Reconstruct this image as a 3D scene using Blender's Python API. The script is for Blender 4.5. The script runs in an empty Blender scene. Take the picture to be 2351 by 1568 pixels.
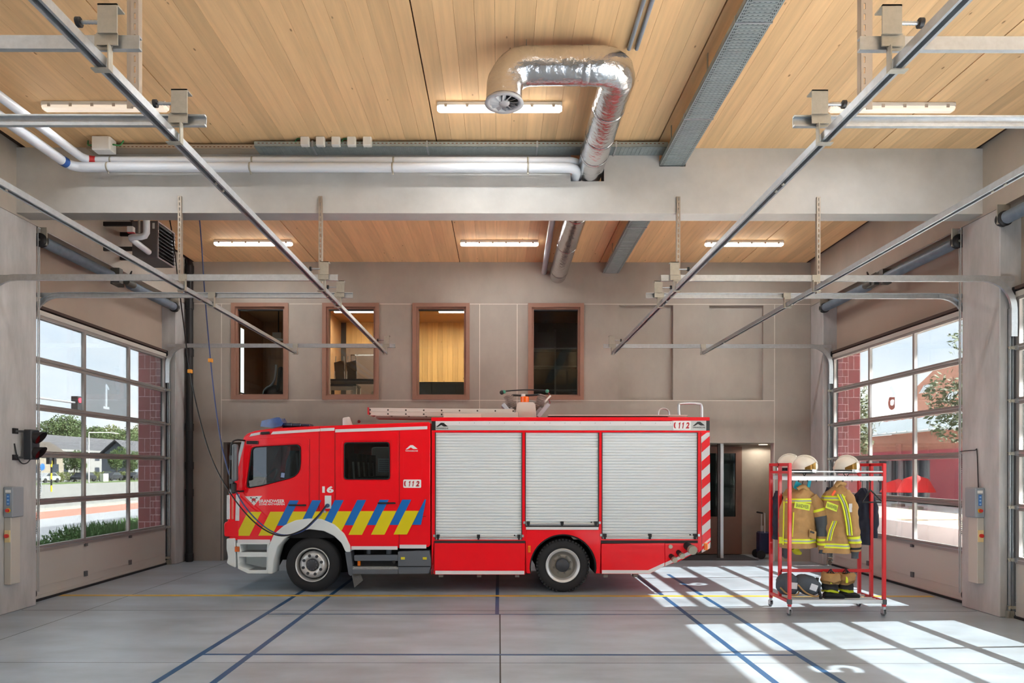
import bpy, bmesh, math, random
from mathutils import Vector, Matrix, noise

random.seed(7)
SC = bpy.context.scene
COL = SC.collection
PI = math.pi

# ------------------------------------------------------------------ camera
F_PX, CX, CY, CAM_Z = 1567.0, 1146.0, 1077.0, 2.06
cam = bpy.data.cameras.new('camera')
cam.sensor_fit = 'HORIZONTAL'
cam.sensor_width = 36.0
cam.lens = F_PX / 2351.0 * 36.0
cam.shift_x = (1175.5 - CX) / 2351.0
cam.shift_y = (CY - 784.0) / 2351.0
cam.clip_start, cam.clip_end = 0.05, 900.0
cam_ob = bpy.data.objects.new('camera', cam)
COL.objects.link(cam_ob)
cam_ob.matrix_world = (Matrix.Translation((0, 0, CAM_Z)) @ Matrix.Rotation(PI / 2, 4, 'X')
                       @ Matrix.Rotation(math.radians(0.07), 4, 'Z'))
SC.camera = cam_ob

# ------------------------------------------------------------------ world, sun, exposure
world = bpy.data.worlds.new('world')
SC.world = world
world.use_nodes = True
wn, wl = world.node_tree.nodes, world.node_tree.links
wn.clear()
w_out = wn.new('ShaderNodeOutputWorld')
w_bg = wn.new('ShaderNodeBackground')
w_bg.inputs['Strength'].default_value = 2.5
w_tc = wn.new('ShaderNodeTexCoord')
w_map = wn.new('ShaderNodeMapping')
w_map.inputs['Scale'].default_value = (1.0, 1.0, 2.6)
w_noise = wn.new('ShaderNodeTexNoise')
w_noise.inputs['Scale'].default_value = 2.3
w_noise.inputs['Detail'].default_value = 7
w_noise.inputs['Roughness'].default_value = 0.55
w_ramp = wn.new('ShaderNodeValToRGB')
w_ramp.color_ramp.elements[0].position = 0.38
w_ramp.color_ramp.elements[0].color = (0.66, 0.75, 0.88, 1)
w_ramp.color_ramp.elements[1].position = 0.60
w_ramp.color_ramp.elements[1].color = (1.0, 1.0, 1.0, 1)
wl.new(w_tc.outputs['Generated'], w_map.inputs['Vector'])
wl.new(w_map.outputs['Vector'], w_noise.inputs['Vector'])
wl.new(w_noise.outputs['Fac'], w_ramp.inputs['Fac'])
wl.new(w_ramp.outputs['Color'], w_bg.inputs['Color'])
wl.new(w_bg.outputs['Background'], w_out.inputs['Surface'])

SUN_DIR = Vector((-1.10, -0.08, -1.0)).normalized()
sun = bpy.data.lights.new('sun', 'SUN')
sun.energy = 38.0
sun.angle = math.radians(0.53)
sun.color = (1.0, 0.965, 0.92)
sun_ob = bpy.data.objects.new('sun', sun)
COL.objects.link(sun_ob)
sun_ob.rotation_mode = 'QUATERNION'
sun_ob.rotation_quaternion = SUN_DIR.to_track_quat('-Z', 'Y')
sun_ob.location = (30, 5, 30)

LAMP_W = 22.0          # power of one fluorescent batten
SC.view_settings.view_transform = 'Standard'
SC.view_settings.look = 'None'
SC.view_settings.gamma = 1.0
SC.view_settings.use_curve_mapping = False
SC.view_settings.exposure = 0.66
SC.cycles.use_denoising = True
SC.cycles.max_bounces = 7
SC.cycles.diffuse_bounces = 4
SC.cycles.glossy_bounces = 3
SC.cycles.use_adaptive_sampling = True
SC.cycles.adaptive_threshold = 0.18
SC.cycles.adaptive_min_samples = 16
SC.cycles.transparent_max_bounces = 16
SC.cycles.caustics_reflective = False
SC.cycles.caustics_refractive = False
SC.cycles.sample_clamp_indirect = 6.0


# ------------------------------------------------------------------ helpers
def P(px, py, Y):
    s = F_PX / Y
    return Vector(((px - CX) / s, Y, CAM_Z + (CY - py) / s))


def lin(c):
    return tuple((v / 255 / 12.92) if v / 255 <= 0.04045 else ((v / 255 + 0.055) / 1.055) ** 2.4 for v in c)


MATS = {}


def mat(name, rgb, rough=0.5, metal=0.0, var=0.0, vscale=3.0, stretch=(1, 1, 1), bump=0.0, bscale=30.0,
        coat=0.0, emit=None, estr=0.0, spec=None, alpha=1.0, trans=0.0, rvar=0.0, objrand=0.0):
    """Principled material; var = noise tone variation, bump = fine relief."""
    if name in MATS:
        return MATS[name]
    m = bpy.data.materials.new(name)
    m.use_nodes = True
    nt = m.node_tree
    n, l = nt.nodes, nt.links
    b = n['Principled BSDF']
    col = tuple(lin(rgb)) + (1,)
    b.inputs['Base Color'].default_value = col
    b.inputs['Roughness'].default_value = rough
    b.inputs['Metallic'].default_value = metal
    if coat:
        b.inputs['Coat Weight'].default_value = coat
        b.inputs['Coat Roughness'].default_value = 0.05
    if spec is not None:
        b.inputs['Specular IOR Level'].default_value = spec
    if emit is not None:
        b.inputs['Emission Color'].default_value = tuple(lin(emit)) + (1,)
        b.inputs['Emission Strength'].default_value = estr
    if alpha < 1:
        b.inputs['Alpha'].default_value = alpha
    if trans:
        b.inputs['Transmission Weight'].default_value = trans
    if var or bump or rvar:
        tc = n.new('ShaderNodeTexCoord')
        mp = n.new('ShaderNodeMapping')
        mp.inputs['Scale'].default_value = stretch
        l.new(tc.outputs['Object'], mp.inputs['Vector'])
    if var or rvar:
        ns = n.new('ShaderNodeTexNoise')
        ns.inputs['Scale'].default_value = vscale
        ns.inputs['Detail'].default_value = 8
        ns.inputs['Roughness'].default_value = 0.62
        l.new(mp.outputs['Vector'], ns.inputs['Vector'])
        if var:
            mr = n.new('ShaderNodeMapRange')
            mr.inputs['From Min'].default_value = 0.25
            mr.inputs['From Max'].default_value = 0.75
            mr.inputs['To Min'].default_value = 1 - var
            mr.inputs['To Max'].default_value = 1 + var
            l.new(ns.outputs['Fac'], mr.inputs['Value'])
            mul = n.new('ShaderNodeVectorMath')
            mul.operation = 'SCALE'
            mul.inputs[0].default_value = col[:3]
            l.new(mr.outputs['Result'], mul.inputs['Scale'])
            last = mul.outputs['Vector']
            if objrand:
                oi = n.new('ShaderNodeObjectInfo')
                m2 = n.new('ShaderNodeMapRange')
                m2.inputs['To Min'].default_value = 1 - objrand
                m2.inputs['To Max'].default_value = 1 + objrand
                l.new(oi.outputs['Random'], m2.inputs['Value'])
                mu2 = n.new('ShaderNodeVectorMath')
                mu2.operation = 'SCALE'
                l.new(last, mu2.inputs[0])
                l.new(m2.outputs['Result'], mu2.inputs['Scale'])
                last = mu2.outputs['Vector']
            l.new(last, b.inputs['Base Color'])
        if rvar:
            m3 = n.new('ShaderNodeMapRange')
            m3.inputs['From Min'].default_value = 0.3
            m3.inputs['From Max'].default_value = 0.7
            m3.inputs['To Min'].default_value = max(0.02, rough - rvar)
            m3.inputs['To Max'].default_value = rough + rvar
            l.new(ns.outputs['Fac'], m3.inputs['Value'])
            l.new(m3.outputs['Result'], b.inputs['Roughness'])
    if bump:
        nb = n.new('ShaderNodeTexNoise')
        nb.inputs['Scale'].default_value = bscale
        nb.inputs['Detail'].default_value = 4
        l.new(mp.outputs['Vector'], nb.inputs['Vector'])
        bp = n.new('ShaderNodeBump')
        bp.inputs['Strength'].default_value = bump
        bp.inputs['Distance'].default_value = 0.02
        l.new(nb.outputs['Fac'], bp.inputs['Height'])
        l.new(bp.outputs['Normal'], b.inputs['Normal'])
    MATS[name] = m
    return m


def glass_mat(name, tint=(255, 255, 255), refl=0.9, rough=0.0):
    """Thin pane: clear transmission with a Fresnel reflection."""
    if name in MATS:
        return MATS[name]
    m = bpy.data.materials.new(name)
    m.use_nodes = True
    n, l = m.node_tree.nodes, m.node_tree.links
    n.clear()
    out = n.new('ShaderNodeOutputMaterial')
    tr = n.new('ShaderNodeBsdfTransparent')
    tr.inputs['Color'].default_value = tuple(lin(tint)) + (1,)
    gl = n.new('ShaderNodeBsdfGlossy')
    gl.inputs['Roughness'].default_value = rough
    fr = n.new('ShaderNodeFresnel')
    fr.inputs['IOR'].default_value = 1.5
    mu = n.new('ShaderNodeMath')
    mu.operation = 'MULTIPLY'
    mu.inputs[1].default_value = refl
    mx = n.new('ShaderNodeMixShader')
    l.new(fr.outputs['Fac'], mu.inputs[0])
    l.new(mu.outputs['Value'], mx.inputs['Fac'])
    l.new(tr.outputs['BSDF'], mx.inputs[1])
    l.new(gl.outputs['BSDF'], mx.inputs[2])
    l.new(mx.outputs['Shader'], out.inputs['Surface'])
    MATS[name] = m
    return m


def timber_mat(name, rgb, knots=True, axis='Y', var=0.16):
    if name in MATS:
        return MATS[name]
    m = mat(name, rgb, rough=0.6, var=var, vscale=2.2,
            stretch={'Y': (7, 0.35, 7), 'Z': (7, 7, 0.35), 'X': (0.35, 7, 7)}[axis], objrand=0.10)
    n, l = m.node_tree.nodes, m.node_tree.links
    b = n['Principled BSDF']
    oi = n.new('ShaderNodeObjectInfo')
    sc = n.new('ShaderNodeVectorMath')
    sc.operation = 'SCALE'
    sc.inputs[0].default_value = (37.0, 61.0, 43.0)
    l.new(oi.outputs['Random'], sc.inputs['Scale'])
    for q in list(n):
        if q.type == 'MAPPING':
            l.new(sc.outputs['Vector'], q.inputs['Location'])
    if knots:
        src = b.inputs['Base Color'].links[0].from_socket
        tc = n.new('ShaderNodeTexCoord')
        mp = n.new('ShaderNodeMapping')
        mp.inputs['Scale'].default_value = {'Y': (5.2, 2.3, 5), 'Z': (5.2, 5, 2.3), 'X': (2.3, 5, 5.2)}[axis]
        l.new(sc.outputs['Vector'], mp.inputs['Location'])
        vo = n.new('ShaderNodeTexVoronoi')
        vo.inputs['Scale'].default_value = 1.0
        rp = n.new('ShaderNodeValToRGB')
        rp.color_ramp.elements[0].position = 0.035
        rp.color_ramp.elements[0].color = (0.30, 0.16, 0.08, 1)
        rp.color_ramp.elements[1].position = 0.075
        rp.color_ramp.elements[1].color = (1, 1, 1, 1)
        mx = n.new('ShaderNodeMix')
        mx.data_type = 'RGBA'
        mx.blend_type = 'MULTIPLY'
        mx.inputs['Factor'].default_value = 0.8
        l.new(tc.outputs['Object'], mp.inputs['Vector'])
        l.new(mp.outputs['Vector'], vo.inputs['Vector'])
        l.new(vo.outputs['Distance'], rp.inputs['Fac'])
        l.new(src, mx.inputs['A'])
        l.new(rp.outputs['Color'], mx.inputs['B'])
        l.new(mx.outputs['Result'], b.inputs['Base Color'])
    return m


class MB:
    """Collects shapes into one mesh."""

    def __init__(self):
        self.v, self.f, self.sm = [], [], []

    def add(self, vs, fs, smooth=False):
        o = len(self.v)
        self.v += [tuple(p) for p in vs]
        for f in fs:
            self.f.append(tuple(i + o for i in f))
            self.sm.append(smooth)
        return self

    def box(self, x0, x1, y0, y1, z0, z1):
        x0, x1 = min(x0, x1), max(x0, x1)
        y0, y1 = min(y0, y1), max(y0, y1)
        z0, z1 = min(z0, z1), max(z0, z1)
        v = [(x0, y0, z0), (x1, y0, z0), (x1, y1, z0), (x0, y1, z0), (x0, y0, z1), (x1, y0, z1), (x1, y1, z1), (x0, y1, z1)]
        return self.add(v, [(0, 3, 2, 1), (4, 5, 6, 7), (0, 1, 5, 4), (1, 2, 6, 5), (2, 3, 7, 6), (3, 0, 4, 7)])

    def obox(self, c, ax, ay, az):
        """Oriented box: centre and three half-axis vectors."""
        c, ax, ay, az = Vector(c), Vector(ax), Vector(ay), Vector(az)
        v = [c + sx * ax + sy * ay + sz * az for sz in (-1, 1) for sx, sy in ((-1, -1), (1, -1), (1, 1), (-1, 1))]
        return self.add(v, [(0, 3, 2, 1), (4, 5, 6, 7), (0, 1, 5, 4), (1, 2, 6, 5), (2, 3, 7, 6), (3, 0, 4, 7)])

    def bar(self, p0, p1, w, h, up=(0, 0, 1)):
        p0, p1 = Vector(p0), Vector(p1)
        d = p1 - p0
        u = Vector(up)
        if abs(d.normalized().dot(u)) > 0.98:
            u = Vector((0, 1, 0))
        s = d.cross(u).normalized()
        u = s.cross(d).normalized()
        return self.obox((p0 + p1) / 2, d / 2, s * w / 2, u * h / 2)

    def cyl(self, p0, p1, r0, r1=None, seg=16, caps=True, smooth=True):
        r1 = r0 if r1 is None else r1
        p0, p1 = Vector(p0), Vector(p1)
        d = (p1 - p0).normalized()
        a = d.orthogonal().normalized()
        b = d.cross(a)
        vs = []
        for p, r in ((p0, r0), (p1, r1)):
            for i in range(seg):
                t = 2 * PI * i / seg
                vs.append(p + (a * math.cos(t) + b * math.sin(t)) * r)
        self.add(vs, [(i, (i + 1) % seg, seg + (i + 1) % seg, seg + i) for i in range(seg)], smooth)
        if caps:
            self.add(vs[:seg], [tuple(reversed(range(seg)))])
            self.add(vs[seg:], [tuple(range(seg))])
        return self

    def tube(self, pts, r, seg=10, caps=True, radii=None):
        pts = [Vector(p) for p in pts]
        n = len(pts)
        prev = None
        vs = []
        for i, p in enumerate(pts):
            d = (pts[min(i + 1, n - 1)] - pts[max(i - 1, 0)]).normalized()
            if prev is None:
                a = d.orthogonal().normalized()
            else:
                a = (prev - d * prev.dot(d))
                a = a.normalized() if a.length > 1e-6 else d.orthogonal().normalized()
            prev = a
            b = d.cross(a)
            rr = radii[i] if radii else r
            for k in range(seg):
                t = 2 * PI * k / seg
                vs.append(p + (a * math.cos(t) + b * math.sin(t)) * rr)
        fs = []
        for i in range(n - 1):
            for k in range(seg):
                k2 = (k + 1) % seg
                fs.append((i * seg + k, i * seg + k2, (i + 1) * seg + k2, (i + 1) * seg + k))
        self.add(vs, fs, True)
        if caps:
            self.add(vs[:seg], [tuple(reversed(range(seg)))])
            self.add(vs[-seg:], [tuple(range(seg))])
        return self

    def lathe(self, c, axis, prof, seg=32, smooth=True, start=0.0):
        """prof: list of (along axis, radius)."""
        c, d = Vector(c), Vector(axis).normalized()
        a = d.orthogonal().normalized()
        b = d.cross(a)
        vs = []
        for h, r in prof:
            for i in range(seg):
                t = 2 * PI * i / seg + start
                vs.append(c + d * h + (a * math.cos(t) + b * math.sin(t)) * max(r, 1e-4))
        fs = []
        for j in range(len(prof) - 1):
            for i in range(seg):
                i2 = (i + 1) % seg
                fs.append((j * seg + i, j * seg + i2, (j + 1) * seg + i2, (j + 1) * seg + i))
        return self.add(vs, fs, smooth)

    def loft(self, rings, smooth=True, caps=True):
        """rings: list of equal-length point lists."""
        n = len(rings[0])
        vs = [p for r in rings for p in r]
        fs = []
        for j in range(len(rings) - 1):
            for i in range(n):
                i2 = (i + 1) % n
                fs.append((j * n + i, j * n + i2, (j + 1) * n + i2, (j + 1) * n + i))
        self.add(vs, fs, smooth)
        if caps:
            self.add(rings[0], [tuple(reversed(range(n)))], smooth)
            self.add(rings[-1], [tuple(range(n))], smooth)
        return self

    def sphere(self, c, r, seg=14, rows=9, sc=(1, 1, 1), z0=-1.0, z1=1.0):
        c = Vector(c)
        vs = []
        a0, a1 = math.asin(z0), math.asin(z1)
        for j in range(rows + 1):
            a = a0 + (a1 - a0) * j / rows
            for i in range(seg):
                t = 2 * PI * i / seg
                vs.append((c.x + r * sc[0] * math.cos(a) * math.cos(t), c.y + r * sc[1] * math.cos(a) * math.sin(t), c.z + r * sc[2] * math.sin(a)))
        fs = [(j * seg + i, j * seg + (i + 1) % seg, (j + 1) * seg + (i + 1) % seg, (j + 1) * seg + i) for j in range(rows) for i in range(seg)]
        return self.add(vs, fs, True)

    def build(self, name, m, parent=None, bevel=0.0, kind=None, segs=1):
        me = bpy.data.meshes.new(name)
        me.from_pydata(self.v, [], self.f)
        me.polygons.foreach_set('use_smooth', self.sm)
        me.materials.append(m)
        me.update()
        return link(name, me, parent, bevel, kind, segs)


def link(name, me, parent=None, bevel=0.0, kind=None, segs=1):
    o = bpy.data.objects.new(name, me)
    COL.objects.link(o)
    if bevel:
        bv = o.modifiers.new('bevel', 'BEVEL')
        bv.width = bevel
        bv.segments = segs
        bv.limit_method = 'ANGLE'
        bv.angle_limit = math.radians(35)
    if parent is not None:
        put(o, parent)
    if kind:
        o['kind'] = kind
    return o


def put(o, parent):
    o.parent = parent
    chain = Matrix.Identity(4)
    p = parent
    while p is not None:                       # only translated / rotated empties are used as parents
        chain = Matrix.LocRotScale(p.location, p.rotation_euler, p.scale) @ chain
        if p.parent:
            chain = p.matrix_parent_inverse @ chain
        p = p.parent
    o.matrix_parent_inverse = chain.inverted()


def thing(name, label, cat, loc=(0, 0, 0), group=None, kind=None):
    o = bpy.data.objects.new(name, None)
    COL.objects.link(o)
    o.location = loc
    o.empty_display_size = 0.1
    return tag(o, label, cat, group, kind)


def tag(o, label=None, cat=None, group=None, kind=None):
    if label:
        o['label'] = label
    if cat:
        o['category'] = cat
    if group:
        o['group'] = group
    if kind:
        o['kind'] = kind
    return o


def curve_mesh(outline, holes=(), t=0.01, bevel=0.0, res=1):
    """Filled flat shape in the x-z plane with thickness t along y (centred); holes cut through."""
    c = bpy.data.curves.new('shape', 'CURVE')
    c.dimensions = '2D'
    c.fill_mode = 'BOTH'
    c.extrude = max(t / 2 - bevel, 0.0)
    c.bevel_depth = bevel
    c.bevel_resolution = res
    c.offset = -bevel if bevel else 0.0
    for pts in [outline] + list(holes):
        s = c.splines.new('POLY')
        s.points.add(len(pts) - 1)
        for p, q in zip(s.points, pts):
            p.co = (q[0], q[1], 0, 1)
        s.use_cyclic_u = True
    o = bpy.data.objects.new('shape', c)
    me = bpy.data.meshes.new_from_object(o)
    bpy.data.objects.remove(o)
    bpy.data.curves.remove(c)
    me.transform(Matrix.Rotation(PI / 2, 4, 'X'))
    return me


def plate(name, outline, y0, y1, m, parent=None, holes=(), bevel=0.0, kind=None):
    """Shape given in world (x, z), filling y0..y1."""
    me = curve_mesh(outline, holes, abs(y1 - y0), bevel)
    me.transform(Matrix.Translation((0, (y0 + y1) / 2, 0)))
    me.materials.clear()
    me.materials.append(m)
    return link(name, me, parent, kind=kind)


def text_mesh(body, size, offset=0.0, t=0.002, shear=0.0, spacing=1.0, align='LEFT'):
    c = bpy.data.curves.new('lettering', 'FONT')
    c.body = body
    c.size = size
    c.offset = offset
    c.extrude = t / 2
    c.shear = shear
    c.space_character = spacing
    c.align_x = align
    c.resolution_u = 4
    o = bpy.data.objects.new('lettering', c)
    me = bpy.data.meshes.new_from_object(o)
    bpy.data.objects.remove(o)
    bpy.data.curves.remove(c)
    return me


def text_obj(name, body, w, h, centre, m, parent=None, offset=0.0, shear=0.0, rot=None, t=0.002, spacing=1.0):
    """Lettering fitted into w x h, standing in the x-z plane facing -y (or turned by rot)."""
    me = text_mesh(body, 1.0, offset, t=0.0, shear=shear, spacing=spacing)
    xs = [v.co.x for v in me.vertices]
    ys = [v.co.y for v in me.vertices]
    cx, cy = (min(xs) + max(xs)) / 2, (min(ys) + max(ys)) / 2
    me.transform(Matrix.Translation((-cx, -cy, 0)))
    me.transform(Matrix.Diagonal((w / (max(xs) - min(xs)), h / (max(ys) - min(ys)), 1, 1)))
    R = rot if rot is not None else Matrix.Rotation(PI / 2, 4, 'X')
    me.transform(Matrix.Translation(centre) @ R)
    me.materials.clear()
    me.materials.append(m)
    return link(name, me, parent)


def rrect(x0, x1, z0, z1, r, n=4):
    pts = []
    for cx, cz, a0 in ((x1 - r, z1 - r, 0), (x0 + r, z1 - r, 90), (x0 + r, z0 + r, 180), (x1 - r, z0 + r, 270)):
        for i in range(n + 1):
            a = math.radians(a0 + 90 * i / n)
            pts.append((cx + r * math.cos(a), cz + r * math.sin(a)))
    return pts


def rpoly(pts, r, n=4):
    """Round the corners of a polygon; r a number or one per corner."""
    out = []
    k = len(pts)
    for i in range(k):
        p, a, b = Vector(pts[i]), Vector(pts[i - 1]), Vector(pts[(i + 1) % k])
        rr = r[i] if isinstance(r, (list, tuple)) else r
        if rr <= 0:
            out.append(tuple(p))
            continue
        d0, d1 = (a - p), (b - p)
        rr = min(rr, d0.length * 0.48, d1.length * 0.48)
        q0, q1 = p + d0.normalized() * rr, p + d1.normalized() * rr
        for j in range(n + 1):
            t = j / n
            out.append(tuple(q0 * (1 - t) ** 2 + p * 2 * t * (1 - t) + q1 * t * t))
    return out


def copy_tree(o, parent=None):
    c = o.copy()
    COL.objects.link(c)
    if parent is not None:
        c.parent = parent
    for ch in list(o.children):
        copy_tree(ch, c)
    return c


def bez(p0, p1, p2, n=8):
    p0, p1, p2 = Vector(p0), Vector(p1), Vector(p2)
    return [p0 * (1 - t) ** 2 + p1 * 2 * t * (1 - t) + p2 * t * t for t in [i / n for i in range(n + 1)]]


def smooth_path(pts, n=6):
    """Catmull-Rom through the points."""
    pts = [Vector(p) for p in pts]
    q = [pts[0] * 2 - pts[1]] + pts + [pts[-1] * 2 - pts[-2]]
    out = []
    for i in range(1, len(q) - 2):
        a, b, c, d = q[i - 1], q[i], q[i + 1], q[i + 2]
        for k in range(n):
            t = k / n
            out.append(0.5 * ((2 * b) + (c - a) * t + (2 * a - 5 * b + 4 * c - d) * t * t + (3 * b - a - 3 * c + d) * t ** 3))
    out.append(pts[-1])
    return out


# ------------------------------------------------------------------ shared materials
M_CONC = mat('concrete', (178, 170, 159), rough=0.75, var=0.13, vscale=1.3, bump=0.06, bscale=22, stretch=(1, 1, 0.6))
M_CONC2 = mat('concrete_column', (178, 177, 176), rough=0.75, var=0.22, vscale=2.2, bump=0.06, bscale=22, stretch=(2, 2, 0.5))
M_JOINT = mat('joint_mortar', (232, 226, 216), rough=0.8)
M_GALV = mat('galvanised_steel', (188, 193, 197), rough=0.42, metal=0.85, var=0.12, vscale=18)
M_GALV_D = mat('galvanised_dull', (176, 172, 160), rough=0.5, metal=0.6, var=0.1, vscale=25)  # duller, less metallic galvanised tone for brackets and small fittings
M_BLACK = mat('black_plastic', (24, 24, 26), rough=0.5)
M_RUBBER = mat('black_rubber', (30, 30, 33), rough=0.75, bump=0.1, bscale=60)
M_WHITE = mat('white_plastic', (232, 230, 225), rough=0.4)
M_PIPE = mat('pipe_jacket', (222, 228, 236), rough=0.35)
M_ALU = mat('aluminium', (205, 207, 210), rough=0.35, metal=0.9)
M_DOORALU = mat('door_aluminium', (158, 152, 148), rough=0.45, metal=0.35)
M_TAUPE = mat('taupe_sheet', (168, 152, 138), rough=0.6, var=0.04, vscale=2)
M_PANEL = mat('door_panel_lacquer', (186, 181, 174), rough=0.5)
M_BROWN = mat('rosewood_frame', (152, 114, 96), rough=0.6, var=0.06, vscale=9)
M_RED = mat('fire_red_paint', (246, 0, 24), rough=0.32, coat=0.25, spec=0.3)
M_RACK = mat('rack_red', (214, 30, 38), rough=0.4, coat=0.3)
M_DARK = mat('dark_underbody', (20, 20, 22), rough=0.8)
M_YEL = mat('yellow_foil', (226, 208, 6), rough=0.35)
M_BLUE = mat('blue_foil', (0, 108, 190), rough=0.35)
M_GLASS = glass_mat('clear_glass')
M_GREY = mat('grey_enamel', (150, 156, 160), rough=0.45)

# ================================================================== THE SHELL
WX, CEIL, YB, YF = 6.98, 6.70, 15.30, -6.5      # half width, ceiling, back wall, wall behind the camera
DOOR_X = 7.20
BAYS = [10.30, 5.10, -0.10]                     # where each door opening starts (4.42 wide)
OPEN_W = 4.42

# ---- floor
M_FLOOR = mat('polished_concrete', (161, 172, 182), rough=0.37, var=0.20, vscale=1.5, rvar=0.05, stretch=(1, 1.6, 1), bump=0.015, bscale=9)


def floor_stains():
    n, l = M_FLOOR.node_tree.nodes, M_FLOOR.node_tree.links
    b = n['Principled BSDF']
    src = b.inputs['Base Color'].links[0].from_socket
    tc = n.new('ShaderNodeTexCoord')
    mp = n.new('ShaderNodeMapping')
    mp.inputs['Scale'].default_value = (0.32, 1.5, 1)
    ns = n.new('ShaderNodeTexNoise')
    ns.inputs['Scale'].default_value = 1.1
    ns.inputs['Detail'].default_value = 5
    rp = n.new('ShaderNodeValToRGB')
    rp.color_ramp.elements[0].position = 0.32
    rp.color_ramp.elements[0].color = (0.74, 0.72, 0.71, 1)
    rp.color_ramp.elements[1].position = 0.58
    rp.color_ramp.elements[1].color = (1, 1, 1, 1)
    mx = n.new('ShaderNodeMix')
    mx.data_type = 'RGBA'
    mx.blend_type = 'MULTIPLY'
    mx.inputs['Factor'].default_value = 0.85
    l.new(tc.outputs['Object'], mp.inputs['Vector'])
    l.new(mp.outputs['Vector'], ns.inputs['Vector'])
    l.new(ns.outputs['Fac'], rp.inputs['Fac'])
    l.new(src, mx.inputs['A'])
    l.new(rp.outputs['Color'], mx.inputs['B'])
    l.new(mx.outputs['Result'], b.inputs['Base Color'])


floor_stains()
floor = MB().box(-7.75, 7.75, YF, 17.0, -0.2, 0.0).build('floor', M_FLOOR, kind='structure')
tag(floor, 'polished grey concrete floor of the vehicle hall with painted lines')
M_LBLUE = mat('floor_paint_blue', (38, 80, 120), rough=0.4, var=0.15, vscale=6)
M_LYEL = mat('floor_paint_yellow', (214, 172, 60), rough=0.4, var=0.12, vscale=6)
M_LJOINT = mat('floor_joint_filler', (70, 68, 66), rough=0.8)


def fline(name, x0, x1, y0, y1, m, z=0.0015):
    return MB().box(x0, x1, y0, y1, 0.0, z).build(name, m, floor)


fline('yellow_line', -7.12, 7.05, 11.03, 11.15, M_LYEL, 0.0025)
for xc in (-3.31, -2.75, 2.67, 3.32):
    fline('blue_line', xc - 0.035, xc + 0.035, YF + 1, 13.4, M_LBLUE)
fline('blue_line', -0.055, 0.0, 9.69, 13.3, M_LBLUE)
fline('blue_line', -3.3, 3.3, 9.665, 9.70, M_LBLUE, 0.002)
fline('blue_line', -3.3, 3.3, 7.55, 7.60, M_LBLUE, 0.002)
fline('floor_joint', 0.005, 0.022, YF, 9.68, M_LJOINT, 0.001)
fline('floor_joint', -6.95, 6.95, 9.925, 9.937, M_LJOINT, 0.0008)
fline('floor_joint', -6.95, 6.95, 7.25, 7.258, M_LJOINT, 0.0006)
fline('floor_joint', -6.0, -5.99, YF, 15.2, M_LJOINT, 0.0006)


# ---- side walls with door openings
def poly_box(name, boxes, m, kind='structure', parent=None, bevel=0.0):
    mb = MB()
    for b in boxes:
        mb.box(*b)
    return mb.build(name, m, parent, bevel=bevel, kind=kind)


for side, sname in ((-1, 'left'), (1, 'right')):
    up = MB().box(side * WX, side * 7.28, YF, YB + 0.3, 5.72, CEIL + 0.3).build('wall_' + sname, M_CONC, kind='structure')
    tag(up, 'upper concrete wall above the doors along the %s side' % sname)
    MB().box(side * 7.30, side * 7.78, YF, YB + 2, 4.83, CEIL + 0.3).build('facade_lintel', M_CONC2, up)
    MB().box(side * (WX + 0.02), side * 7.75, YF, -0.88, 0, 5.72).build('wall_end', M_CONC2, up)
    for ya in BAYS:
        MB().box(side * 7.28, side * 7.36, ya - 0.1, ya + OPEN_W + 0.1, 4.44, 5.9).build('fascia_sheet', M_TAUPE, up)
    # columns between the bays and the pier at the back wall
    for k, (a, b) in enumerate(((9.52, 10.30), (4.32, 5.10), (-0.88, -0.10), (14.72, 15.30))):
        c = MB().box(side * WX, side * 7.29, a, b, 0, 5.72).build('concrete_column', M_CONC2, up, bevel=0.012)
        if k < 3:
            MB().box(side * 7.295, side * 7.78, a - 0.02, b + 0.02, 0, 4.83).build('facade_pier', M_CONC2, up)
    # thin conduit and light joint where the column meets the wall above
    for ya in BAYS[:2]:
        mb = MB()
        for dz in (0.0, 0.035):
            mb.tube([(side * (WX - 0.012), ya + 0.005 + dz, 0.2), (side * (WX - 0.012), ya + 0.005 + dz, 5.70)], 0.008, 6)
        mb.tube([(side * (WX - 0.012), ya, 5.70), (side * (WX - 0.012), ya + 2.3, 5.70)], 0.010, 6)
        mb.build('conduit', M_CONC2, up)

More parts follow.
